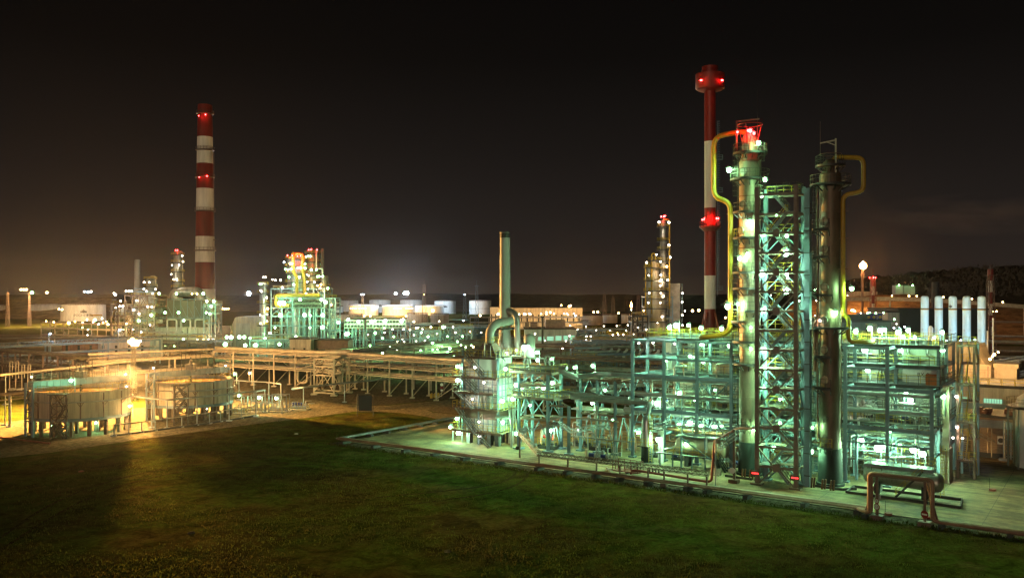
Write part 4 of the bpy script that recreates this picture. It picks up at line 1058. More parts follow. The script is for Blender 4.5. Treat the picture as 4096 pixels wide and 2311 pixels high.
lst = [([(26, 12.2 + .5 * k, 9.4 + .25 * (k % 2)), (37 + 5 * (k % 3), 12.2 + .5 * k, 9.4 + .25 * (k % 2))], .12 + .04 * (k % 3), 'clad', 0) for k in range(5)]
lst += [([(29 + 1.0 * k, 11.4, 8.8), (29 + 1.0 * k, 11.4, 10.2 + .2 * (k % 2)), (29 + 1.0 * k, 14, 10.2)], .1, 'clad_old', .3) for k in range(5)]
lst += [([(26.5, 13.2, 13.4), (36, 13.2, 13.4)], .34, 'clad', 0), ([(28.8, 12.0, 13.0), (28.8, 12.0, 14.8), (29.6, 12.0, 14.8), (29.6, 12, 13)], .16, 'clad', .35), ([(31.5, 13.8, 13.0), (31.5, 13.8, 15.2), (32.3, 13.8, 15.2), (32.3, 13.8, 13)], .16, 'clad', .35)]
runs(f0, 'pipe', lst, 10)
f1 = PT('pipe_support_frame', 'slender steel pipe support frame with V braces left of the main frame', 'steel frame', 42, 15.5)
for u, v, top in ((37.3, 15.2, 11.6), (40.4, 15.2, 11.6), (43.6, 15.2, 11.6), (37.6, 11.1, 7.7), (38.4, 20.5, 11.6), (43.6, 20.5, 11.6), (34, 20, 9)):
    b = P(); b.hbeam((u, v, .12), (u, v, top), .38, .055); b.box(u - .55, u + .55, v - .55, v + .55, .13, .38); b.build('column', 'steel_grey', f1)
b = P()
for z in (8.2, 11.6, 6.2): b.beam((37.4, 15.2, z), (46.5, 15.2, z), .22, .32)
for u in (37.3, 40.4, 43.6):
    for z in (8.2, 11.6, 6.2): b.beam((u, 15.3, z), (u, 20.5, z), .2, .3)
b.beam((33.8, 11.05, 7.6), (37.6, 11.1, 7.6), .2, .3); b.beam((33.9, 15, 7.6), (37.6, 11.2, 7.6), .18, .28); b.beam((33.8, 11.05, 4.8), (37.6, 11.1, 4.8), .2, .3)
build_each(b, 'girder', 'steel_brown', f1)
b = P()
for u in (37.3, 40.4, 43.6):
    b.beam((u, 15.4, .5), (u, 18, 6), .16); b.beam((u, 20.4, .5), (u, 18, 6), .16); b.beam((u, 15.4, 8.4), (u, 18, 11.4), .14); b.beam((u, 20.4, 8.4), (u, 18, 11.4), .14)
    b.beam((u + .1, 15.2, 9.3), (u + 1.5, 15.2, 11.4), .13)
build_each(b, 'brace', 'steel_grey', f1)
lst = [([(35, 16.2 + .7 * k, 6.6), (47, 16.2 + .7 * k, 6.6)], .12 + .05 * (k % 2), R.choice(['clad', 'clad_old']), 0) for k in range(6)]
lst += [([(33, 15.9 + .8 * k, 8.7), (47, 15.9 + .8 * k, 8.7)], .14 + .06 * (k % 2), 'clad', 0) for k in range(5)]
lst += [([(38.7, 16.6, 9.75), (38.7, 22, 9.9), (43, 30, 9.9)], .33, 'clad', .6), ([(40.6, 14.6, 7.6), (40.6, 14.4, 2.6), (41.4, 14.2, 2.4)], .2, 'clad_old', .4), ([(33, 13.5, 5.6), (45, 13.5, 5.6)], .15, 'clad_old', 0), ([(36, 14, 2.6), (47, 14, 2.6)], .12, 'pipe_grey', 0)]
for i in range(22):
    u = 34 + R.random() * 12; v = 16 + R.random() * 8; z = 1 + R.random() * 3; lst.append(([(u, v, .3), (u, v, z + 1), (u + R.choice([-1, 1]) * (1 + R.random()), v, z + 1)], .06 + R.random() * .08, R.choice(['clad', 'clad_old', 'rust']), .3))
runs(f1, 'pipe', lst, 10)
# skids on the pavement
def skid(u, v, L, m, label, red=False):
    t = thing('pump_skid', label, 'pump skid', W(u, v, .12), ANG)
    b = P(); b.box(u, u + L, v, v + 2, .12, .75); b.build('plinth', 'plinth', t)
    b = P(); b.cyl((u + .5, v + .6, 1.3), (u + L - .5, v + .6, 1.3), .3, n=12); b.cyl((u + .5, v + 1.4, 1.3), (u + L * .6, v + 1.4, 1.3), .34, n=12); b.tube([(u + L - 1, v + .6, 1.4), (u + L - 1, v + .6, 2.6), (u + L - 1, v + 1.8, 2.6)], .12, 8, .3); b.build('pipework', m, t)
    b = P(); b.rail([(u, v, .75), (u + L, v, .75), (u + L, v + 2, .75)], 1.1, .8, .06); b.build('handrail', 'rail_yellow', t)
    if red: b = P(); b.ball((u + 1, v + .5, 2.1), .32); b.ball((u + 1.8, v + .5, 2.0), .32); b.cyl((u + 2.6, v + .5, 1.6), (u + 2.6, v + .5, 2.4), .2); b.build('actuator', 'paint_red', t)
skid(30.4, 13.2, 3.2, 'clad', 'pump skid with red valve actuators under the frame right of the heater', True)
skid(38.0, 16.5, 4.2, 'clad', 'low pipe skid on a dark plinth under the slender pipe frame')
skid(33.5, 18.5, 3, 'clad_old', 'railed pump skid in the gap behind the four-legged frame')
b = P(); b.lathe((29.8, 16.2, .12), [(.7, 0), (.7, 2.4), (.35, 2.9), (.01, 3)], 20)
solo(b, 'knockout_pot', 'clad', 'silver upright pot beside the pump skid with red actuators', 'vessel', W(29.8, 16.2, .12), ANG)
b = P(); b.lathe((41.8, 9.4, .12), [(.22, 0), (.22, 1.5), (.3, 1.52), (.3, 1.6), (.01, 1.62)], 14)
solo(b, 'vent_post', 'paint_cream', 'pale capped vent post on the open pavement left of the pumps', 'vent', W(41.8, 9.4, .12), ANG)
for u, v, lb in ((43.6, 9.2, 'tall thin pipe stand left of the black-skirted vessel'), (46.4, 9.4, 'tall thin pipe stand with box right beside the black-skirted vessel')):
    b = P()
    for k in range(3): b.tube([(u + .3 * k, v, .12), (u + .3 * k, v, 2.4 + .4 * (k % 2))], .07, 6)
    b.box(u - .2, u + .9, v - .2, v + .2, 1.5, 1.6); b.box(u + .9, u + 1.3, v - .15, v + .15, 1.2, 1.8)
    solo(b, 'pipe_stand', 'steel_galv', lb, 'pipe stand', W(u, v, .12), ANG)
# cable ladder truss from the heater frame down to the front rail
ct = PT('cable_tray', 'latticed cable tray running down from the frames and along the pavement front edge', 'cable tray', 50, -.8)
def tray(par, p, q, name='tray_span'):
    b = P(); p = Vector(p); q = Vector(q); d = (q - p); n = max(2, int(d.length / 1.0)); d.normalize()
    s_ = Vector((-d.y, d.x, 0)).normalized() * .35
    for o in (-s_, s_): b.truss(p + o, q + o, .55, n, .07)
    for i in range(n + 1):
        c = p.lerp(q, i / n); b.beam(c - s_, c + s_, .06); b.beam(c - s_ + Vector((0, 0, .55)), c + s_ + Vector((0, 0, .55)), .06)
    b.box(0, 0, 0, 0, 0, 0) if False else None
    for k in (-.2, 0, .2): b.beam(p + s_ * k * 2 + Vector((0, 0, .12)), q + s_ * k * 2 + Vector((0, 0, .12)), .1)
    return b.build(name, 'steel_galv' if p.y > 1 else 'steel_brown', par)
for p, q in (((32.6, 4.8, 4.0), (39.2, 5.4, 5.6)), ((39.2, 5.4, 5.6), (39.8, 7.8, 4.2)), ((39.8, 7.8, 4.2), (43.2, 14.0, 4.6)), ((32.6, 4.8, 3.8), (39.6, -.6, 2.0)), ((39.6, -.8, 2.0), (65.3, -.8, 2.1))): tray(ct, p, q)
for u in (39.8, 44.6, 49.2, 52.8, 57.0, 59.3, 62.6, 65.2):
    b = P(); b.beam((u, -.8, .02), (u, -.8, 2.0), .17); b.box(u - .4, u + .4, -1.2, -.4, 0, .5); b.build('post', 'steel_brown', ct)
b = P(); b.beam((32.6, 4.8, .12), (32.6, 4.8, 4.4), .2); b.build('post', 'steel_brown', ct)
b = P(); b.lathe((32.2, 4.7, 1.6), [(.01, 0), (.32, 0), (.32, .16), (.01, .16)], 14, (1, -.6, 0)); b.build('hose_reel', 'paint_black', ct)
# pipe running up over to K-1 from the front rail
b = P(); b.tube([(60, -.2, 1.4), (65.0, -.2, 1.4), (65.0, -.2, 2.0), (65.0, 1, 7.2)], .14, 8, .4) if False else None
fw = PT('fire_main', 'red fire main with valves rising from the front rail and bending over to column K-1', 'fire main', 60, .8)
b = P(); b.tube([(53.6, .9, .15), (53.6, .9, 1.2), (54.6, .9, 1.3), (64.6, .9, 1.0), (65.1, 1.0, 1.2), (65.1, 2.0, 6.2), (66.2, 7.5, 7.2), (69.5, 9.4, 7.2), (69.2, 10.6, 7.4), (69.2, 11.2, 18.0)], .17, 10, .5); b.build('pipe', 'steel_red', fw)
b = P()
for k in range(4): u = 56.4 + .45 * k; b.cyl((u, .9, 1.2), (u, .9, 1.75), .07, n=8); b.cyl((u, .9, 1.75), (u, .9, 1.82), .16, n=10); b.cyl((u, .9, 1.4), (u, .9, 1.5), .13, n=8)
b.cyl((54.6, .9, 1.3), (54.6, .9, 2.3), .09, n=8); b.cyl((54.6, .9, 2.3), (54.6, .9, 2.4), .22, n=12); b.build('valve', 'steel_dark', fw)
b = P(); b.beam((66.2, 6.2, .12), (66.2, 6.2, 7.2), .3); b.box(65.6, 66.8, 5.6, 6.8, .13, .6); b.build('post', 'steel_brown', fw)
b = P(); b.tube([(65.4, 1.6, .12), (65.4, 1.6, 6.4)], .1, 6); b.truss((65.6, 2, 5.2), (66.4, 6.2, 6.4), .5, 6, .08); b.truss((65.9, 2, 5.0), (66.7, 6.2, 6.2), .5, 6, .08); b.build('cable_riser', 'steel_galv', fw)
b = P(); b.lathe((66.0, 5.95, 1.75), [(.01, 0), (.4, 0), (.4, .06), (.01, .06)], 18, (.3, -1, 0)); rs = b.build('marker_disc', 'paint_white', fw)
vs_ = PT('valve_station', 'red railed valve platform standing on the front pipe rail', 'platform', 53, -.2)
b = P(); b.box(51.2, 55.0, .1, 1.8, 1.0, 1.12); b.build('deck', 'steel_red', vs_)
b = P(); b.rail([(51.2, .1, 1.12), (55, .1, 1.12), (55, 1.8, 1.12), (51.2, 1.8, 1.12)], 1.3, 1.0, .06, mid=False, closed=True); b.build('handrail', 'steel_red', vs_)
b = P(); b.cyl((53, .9, .12), (53, .9, 1.0), .25)
b.build('pedestal', 'plinth', vs_)
for u, v, lb in ((50.2, 1.2, 'white forked fire hydrant just left of the red valve platform'), (52.0, 3.6, 'white forked fire hydrant behind the red valve platform')):
    b = P(); b.cyl((u, v, .12), (u, v, 1.0), .14, n=10); b.cyl((u - .45, v, .95), (u + .45, v, .95), .1, n=8); b.cyl((u - .45, v, .8), (u - .45, v, 1.1), .15, n=8); b.cyl((u + .45, v, .8), (u + .45, v, 1.1), .15, n=8)
    solo(b, 'fire_hydrant', 'paint_white', lb, 'hydrant', W(u, v, .12), ANG)
# ---------------------------------------------------------------- pipelines along the pavement edge
def sleepers(par, pts, w=.9):
    for (u, v, a) in pts:
        b = P(); (b.box(u - .3, u + .3, v - w, v + w, 0, .5) if a == 0 else b.box(u - w, u + w, v - .3, v + .3, 0, .5)); b.build('sleeper', 'plinth', par)
fp = PT('front_pipeline', 'low pipeline on dark sleepers along the front edge of the pavement', 'pipeline', 40, -1)
for v, z, r, m in ((-1.6, .75, .14, 'pipe_brown'), (-1.2, .8, .19, 'pipe_brown'), (-.74, .8, .19, 'clad_tan')):
    b = P(); b.tube([(-.6, v, z), (84.8, v - .8 if False else v, z)], r, 8); b.build('pipe', m, fp)
sleepers(fp, [(u, -1.1, 0) for u in [1, 8, 14.6, 20.6, 26.6, 33.0, 40, 44.8, 49.3, 52.9, 57.2, 62.8, 65.4, 70.6, 77.6, 83.6]])
lp = PT('side_pipeline', 'silver pipeline on sleepers along the left side of the pavement', 'pipeline', -1, 14)
for u, r in ((-.7, .2), (-1.3, .12)): b = P(); b.tube([(u, -1.0, .68), (u, 31, .68), (u + 3, 36, .68), (u + 3, 48, .68)], r, 10, 1); b.build('pipe', 'clad', lp)
sleepers(lp, [(-1, v, 1) for v in (2, 6.5, 11, 15.5, 20, 24.5, 29)])
ar = PT('pipe_arch', 'pipeline arch stepping up over the pavement entrance at lower right', 'pipe arch', 88.4, -2.6)
for k, (dv, m) in enumerate(((-.25, 'clad_old'), (.22, 'clad_old'))):
    b = P(); v = -2.6 + dv; e_ = .12 * k
    b.tube([(83.5, -1.15 + dv * .8, .66), (84.9, v, .68), (85.2 + e_, v, .75), (85.2 + e_, v, 5.15 - e_), (91.7 - e_, v, 5.15 - e_), (91.7 - e_, v, .75), (92.4, v, .68), (118, v - .6, .66)], .21, 12, .55); b.build('pipe', 'pipe_brown', ar)
for u, s in ((86.0, -1), (90.9, 1)):
    b = P(); b.beam((u, -2.6, .5), (u, -2.6, 4.9), .26); b.beam((u, -2.2, 4.8), (u - s * -1.3, -2.6, .6), .16); b.box(u - .65, u + .65, -3.2, -2.0, 0, .5); b.build('post', 'steel_brown', ar)
b = P(); b.beam((85.6, -2.6, 4.85), (91.3, -2.6, 4.85), .2, .16); b.rail([(85.3, -2.2, 5.4), (86.4, -2.2, 5.4)], .3, 1.1, .06, False); b.build('cross_beam', 'steel_brown', ar)
for u in (84.7, 92.6, 99, 106, 113): b = P(); b.box(u - .3, u + .3, -3.3, -2.1, 0, .5); b.build('sleeper', 'plinth', ar)
def disc_sign(name, label, u, v, z, r, face, rim, build_marks):
    t = thing(name, label, 'road sign', W(u, v, z), ANG)
    b = P(); b.lathe((u, v, z), [(.01, 0), (r, 0), (r, .03), (.01, .03)], 28, (-.35, -1, 0)); b.build('disc', rim, t)
    d = Vector((-.35, -1, 0)).normalized(); c = Vector((u, v, z)) + d * .034; e1 = Vector((1, -.35, 0)).normalized()
    b = P(); rr = r * .78
    b.add([tuple(c + e1 * (rr * math.cos(k * PI / 12)) + Vector((0, 0, rr * math.sin(k * PI / 12)))) for k in range(24)], [tuple(range(24))]); 
    if face: b.build('face', face, t)
    build_marks(t, c + d * .004, e1)
def mk_text(s, size): return lambda t, c, e1: text_part(s, size, lambda x, y: tuple(WM @ (c + e1 * x + Vector((0, 0, y)))), 'paint_black', t)
def mk_bar(t, c, e1):
    b = P(); q = [(-.3, -.09), (.3, -.09), (.3, .09), (-.3, .09)]; b.add([tuple(c + e1 * x + Vector((0, 0, y))) for x, y in q], [(0, 1, 2, 3)]); b.build('bar', 'paint_white', t)
disc_sign('speed_sign', 'round red-rimmed sign reading 5,0 low on the left post of the pipe arch', 86.0, -2.78, 1.45, .36, 'paint_white', 'paint_red', mk_text('5,0', .32))
disc_sign('width_sign', 'smaller round red-rimmed sign reading 2 above the 5,0 sign', 86.0, -2.78, 2.1, .28, 'paint_white', 'paint_red', mk_text('2', .34))
disc_sign('back_of_sign', 'grey back of a round sign topmost on the left arch post', 86.05, -2.35, 2.5, .36, None, 'panel_grey', lambda *a: None)
disc_sign('no_entry_sign', 'round red no-entry sign on the right post of the pipe arch', 90.9, -2.78, 1.3, .42, None, 'paint_red', mk_bar)
mh = None
for u, v, lb in ((86.7, -.2, 'red manhole cover with marker rod between the two arch posts'), (90.6, .5, 'red manhole cover with marker rod just behind the no-entry sign'), (95.0, 20.5, 'red manhole cover with marker rod out on the empty pavement at right')):
    if mh is None:
        mh = thing('manhole_cover', lb, 'manhole', W(u, v, .12), ANG, 'red manholes with marker rods')
        b = P(); b.cyl((u, v, .12), (u, v, .36), .42, n=20); b.build('ring', 'steel_red', mh)
        b = P(); b.beam((u - .35, v + .1, .36), (u - .35, v + .1, 1.7), .035); b.build('marker_rod', 'steel_dark', mh)
    else: dup(mh, W(u, v, .12), None, lb)
# ---------------------------------------------------------------- right side: brown stair, brick house, long building
bs = PT('escape_stair', 'brown zigzag escape stair with yellow rails at the right end of the main frame', 'stair tower', 90.6, 28.5)
for u, v in ((90.2, 26.6), (92.2, 26.6), (90.2, 30.4), (92.2, 30.4)): b = P(); b.hbeam((u, v, .12), (u, v, 18.4), .32, .05); b.build('column', 'steel_brown' if v < 28 else 'steel_grey', bs)
for k in range(7):
    z0 = .15 + 2.6 * k; z1 = z0 + 2.6; o = 27.4 if k % 2 else 29.4
    p, q = ((91.2 + .6, 29.6, z0), (91.2 + .6, 27.0, z1)) if k % 2 == 0 else ((90.7, 27.0, z0), (90.7, 29.6, z1))
    b = P(); b.stair(p, q, .85, (1, 0, 0)); sf = b.build('stair_flight', 'steel_galv', bs); b = P(); b.stair_rail(p, q, .85, (1, 0, 0)); b.build('handrail', 'rail_yellow', sf)
    b = P(); vv = (26.0, 27.0) if k % 2 == 0 else (29.6, 30.8)
    b.box(90.2, 92.4, *vv, z1 - .08, z1); b.beam((90.2, vv[0], z1 - .15), (92.4, vv[0], z1 - .15), .1, .25); lnd = b.build('landing', 'steel_brown', bs); b = P(); b.rail([(90.2, vv[1], z1), (90.2, vv[0], z1), (92.4, vv[0], z1), (92.4, vv[1], z1)], 1.1, .8, .05); b.build('handrail', 'rail_yellow', lnd)
b = P(); b.box(88.9, 89.7, 22.5, 23.3, .12, 13); b.box(88.75, 89.85, 21.6, 24.4, .12, 4.6); b.build('service_shaft', 'steel_tan', bs)
def brick_mat():
    m = mat('brick', (0.27, 0.20, 0.13), .85, 0, .3, .7)
    nt = m.node_tree; n = nt.nodes; l = nt.links; b_ = n['Principled BSDF']
    br = n.new('ShaderNodeTexBrick'); br.inputs['Scale'].default_value = 1; br.inputs['Brick Width'].default_value = .5; br.inputs['Row Height'].default_value = .16; br.inputs['Mortar Size'].default_value = .012
    br.inputs['Color1'].default_value = (.30, .215, .13, 1); br.inputs['Color2'].default_value = (.21, .15, .095, 1); br.inputs['Mortar'].default_value = (.24, .21, .17, 1)
    mp = n.new('ShaderNodeMapping'); mp.inputs['Rotation'].default_value = (PI / 2, 0, 0); tc_ = n.new('ShaderNodeTexCoord')
    l.new(tc_.outputs['Object'], mp.inputs['Vector']); l.new(mp.outputs['Vector'], br.inputs['Vector']); l.new(br.outputs['Color'], b_.inputs['Base Color'])
brick_mat()
bk = PT('brick_substation', 'low brown brick building with dark base at far right behind vertical pipes', 'building', 100, 49)
b = P(); b.box(89.4, 112, 45.8, 54, .9, 6.3); b.build('wall', 'brick', bk)
b = P(); b.box(89.35, 112.1, 45.74, 54, 0, .9); b.build('plinth_band', 'dark_wall', bk)
b = P(); b.box(89.0, 112.4, 45.3, 54.4, 6.3, 6.7); b.build('roof', 'roof_dark', bk)
b = P()
for i in range(14): u = 90 + R.random() * 9; b.box(u, u + .5 + R.random() * .8, 46.5 + R.random() * 3, 50, 6.7, 7.0 + R.random() * .6)
b.build('roof_plant', 'rust', bk)
b = P(); b.box(93.1, 94.1, 45.3, 45.74, 2.4, 3.6); u_ = b.build('air_conditioner', 'paint_white', bk); b = P(); b.lathe((93.55, 45.29, 3.0), [(.01, 0), (.38, 0)], 16, (0, -1, 0)); b.build('fan_grille', 'steel_dark', u_)
rkb = PT('wall_pipe_rack', 'pale pipes bending down a ladder-like rack in front of the brick building', 'pipe rack', 95, 44.6)
for k in range(6):
    b = P(); u = 94.2 + k * .75; b.tube([(88.2, 44.9, 5.9 - .2 * k), (u, 44.9, 6.0 - .2 * k), (u, 44.6, 5.6 - .2 * k), (u, 44.6, .3)], .1 + .03 * (k % 2), 8, .5); b.build('pipe', 'clad', rkb)
b = P()
for u in (94.0, 96.0, 98.4): b.beam((u, 44.4, .12), (u, 44.4, 6.2), .16)
for k in range(7): b.beam((94, 44.35, .8 + .85 * k), (98.4, 44.35, .8 + .85 * k), .1)
for u in (94, 98.4): b.box(u - .6, u + .6, 43.9, 44.9, .12, .5)
b.build('support_frame', 'steel_galv', rkb)
b = P(); b.tube([(89, 45.2, 4.6), (92.4, 45.2, 3.0), (92.8, 45.5, 2.6)], .1, 6, .4); b.tube([(89, 45.1, 4.2), (92.2, 45.1, 2.7)], .1, 6); b.tube([(91.8, 45.5, .9), (91.8, 45.5, 5)], .07, 6); b.tube([(92.3, 45.5, .3), (92.3, 45.5, 5.4)], .07, 6); b.build('branch_pipe', 'clad_old', rkb)
lb_ = PT('long_hall', 'long pale flat-roofed hall with strip windows behind the brick building', 'building', 100, 70)
b = P(); b.box(84, 125, 62, 75, .0, 9.4); b.build('wall', 'paint_cream', lb_)
b = P(); b.box(83.95, 125, 61.95, 62, 5.6, 6.6); b.box(83.95, 125, 61.95, 62, 2.0, 4.4); b.build('painted_band', 'steel_grey', lb_)
b = P(); b.box(83.6, 125.4, 61.6, 75.4, 9.4, 9.9); b.build('roof', 'roof_dark', lb_)
b = P()
for k in range(18): b.box(84.5 + 1.9 * k, 84.65 + 1.9 * k, 61.62, 61.75, 9.9, 10.9)
b.rail([(84, 61.7, 9.9), (124, 61.7, 9.9)], 1.0, 2.0, .07); b.build('parapet_rail', 'rail_yellow', lb_)
emat('window_lit', (.45, 1.0, .62), .75)
for u0, u1 in ((83.99, 87.0), (89.2, 92.2), (95, 98), (101, 104)):
    b = P(); b.box(u0 + .2, u1, 61.9, 61.96, 6.75, 7.5); wn_ = b.build('window', 'window_lit', lb_)
    b = P()
    for k in range(8): b.box(u0 + .2 + (u1 - u0 - .2) * k / 7 - .03, u0 + .2 + (u1 - u0 - .2) * k / 7 + .03, 61.86, 61.9, 6.7, 7.55)
    b.build('window_bars', 'steel_grey', wn_)
sh_ = PT('slope_roofed_house', 'building with a tall curved sheet-metal hood lit orange behind the long hall', 'building', 85, 80)
b = P(); hp = [(0, 16.0), (.8, 15.2), (1.4, 14.2), (2.4, 13.2), (4.4, 12.2)]
vsx = []
for (o, z) in hp: vsx += [(79.0 + .4 * o if False else 78.5, 80.5 - o, z), (86.0 + .5 * o, 80.5 - o, z)]
b.add(vsx, [(2 * i, 2 * i + 2, 2 * i + 3, 2 * i + 1) for i in range(4)])
vs2 = [(86.0 + .5 * o, 80.5 - o, z) for o, z in hp] + [(86.0 + .5 * o + (1.2 - .1 * o), 84, z) for o, z in hp]
b.add(vs2, [(i, i + 1, i + 6, i + 5) for i in range(4)])
b.box(78.5, 86.0, 80.5, 86, 15.8, 16.0); b.build('roof', 'clad_tan', sh_)
b = P()
for k in range(12):
    u = 78.6 + .68 * k
    for (o, z), (o2, z2) in zip(hp[:-1], hp[1:]):
        if u < 86: b.beam((u, 80.44 - o, z + .05), (u + .04 * k * (o2 - o) * .4, 80.44 - o2, z2 + .05), .09)
b.build('seam', 'steel_tan', sh_)
b = P(); b.box(78.5, 89.0, 76.2, 86, 0, 12.2); b.build('wall', 'steel_tan', sh_)
b = P()
for k in range(5): b.box(80 + 2.1 * k, 80.3 + 2.1 * k, 76.0, 76.2, 0, 12)
b.rail([(78.5, 75.8, 10.2), (90, 75.8, 10.2)], 1.1, 2, .06); b.build('pilaster', 'steel_brown', sh_)
b = P(); b.box(89.4, 93, 78, 84, 0, 11.6); b.box(89.2, 93.3, 77.8, 84.2, 11.6, 12.4); b.build('annex', 'steel_tan', sh_)
# white adsorber towers with painted bands
emb = None
def adsorber(i, u, v):
    lbl = ['leftmost of the five white towers, just right of the dark shed', 'second white tower from the left, before the dark thin stack', 'middle white tower carrying the dark crown-shaped emblem', 'fourth white tower from the left above the orange lit hood', 'rightmost of the five white towers'][i]
    t = PT('adsorber_tower', lbl, 'tower', u, v, 'five white adsorber towers in a row')
    b = P(); b.lathe((u, v, 0), [(.82, .1), (.82, 24.4), (.76, 24.7), (.5, 24.9), (.01, 24.95)], 24); b.build('shell', 'tower_white_bluelit', t)
    b = P(); b.lathe((u, v, 0), [(.828, 22.1), (.828, 22.25)], 24); b.build('dark_band', 'paint_black', t)
    b = P(); b.lathe((u, v, 0), [(.828, 21.9), (.828, 22.09)], 24); b.build('yellow_band', 'paint_yellow', t)
    a = -2.05; b = P(); d = Vector((math.cos(a), math.sin(a), 0)); p = Vector((u, v, 17.6)) + d * .8; b.lathe(p, [(.14, .06), (.2, .06), (.2, 0)], 14, d); b.build('nozzle', 'panel_grey', t)
    if i == 2:
        b = P()
        for k in range(5):
            aa = a + (k - 2) * .2; w_ = .07; h0 = 22.32; h1 = 22.9 + (.3, .5, .62, .5, .3)[k] * .6 - .1
            f_ = lambda x, z: (u + .84 * math.cos(aa + x / .84), v + .84 * math.sin(aa + x / .84), z)
            b.add([f_(-w_, h0 + .1 * abs(k - 2)), f_(w_, h0 + .1 * abs(k - 2)), f_(w_ * 1.1, (h0 + h1) / 2), f_(0, h1), f_(-w_ * 1.1, (h0 + h1) / 2)], [(0, 1, 2, 3, 4)])
        b.build('emblem', 'paint_black', t)
        b = P(); b.add([(u + .85 * math.cos(a - .08), v + .85 * math.sin(a - .08), 22.26), (u + .85 * math.cos(a + .08), v + .85 * math.sin(a + .08), 22.26), (u + .85 * math.cos(a), v + .85 * math.sin(a), 22.55)], [(0, 1, 2)]); b.build('emblem_base', 'paint_yellow', t)
for i, ox in enumerate((3699, 3755, 3811, 3867, 3927)):
    Y = 190 - 1.4 * i; p = at(ox, 1187, Y); adsorber(i, *UV(p))
b = P(); p = UV(at(3722, 1330, 180)); b.lathe((*p, 0), [(.5, 15), (.5, 18.3), (.3, 18.7), (.01, 18.8)], 16)
solo(b, 'small_white_drum', 'paint_white', 'small white banded drum between the first two white towers', 'drum', W(*p, 15), ANG)
# tank at the right edge of the frame
et = PT('legged_tank', 'white round tank under a dark platform cut by the right edge of the photo', 'tank', 98.5, 41)
b = P(); b.lathe((98.4, 41, 0), [(2.6, .2), (2.6, 9.2), (2.3, 10.2), (1.2, 11.0), (.01, 11.2)], 30); b.build('shell', 'paint_white', et)
b = P(); b.lathe((98.4, 41, 9.0), [(2.6, 0), (3.8, 0), (3.8, -.3), (2.6, -.3)], 24); b.build('platform', 'steel_dark', et)
b = P(); b.rail([(98.4 + 3.7 * math.cos(k * PI / 9), 41 + 3.7 * math.sin(k * PI / 9), 9) for k in range(18)], 1.1, 1, .05, closed=True)
b.build('handrail', 'rail_dark', et)
for k in range(8): b = P(); a = k * PI / 4 + .2; b.beam((98.4 + 3.5 * math.cos(a), 41 + 3.5 * math.sin(a), 0), (98.4 + 3.5 * math.cos(a), 41 + 3.5 * math.sin(a), 8.7), .25); b.build('leg', 'green_wall', et)
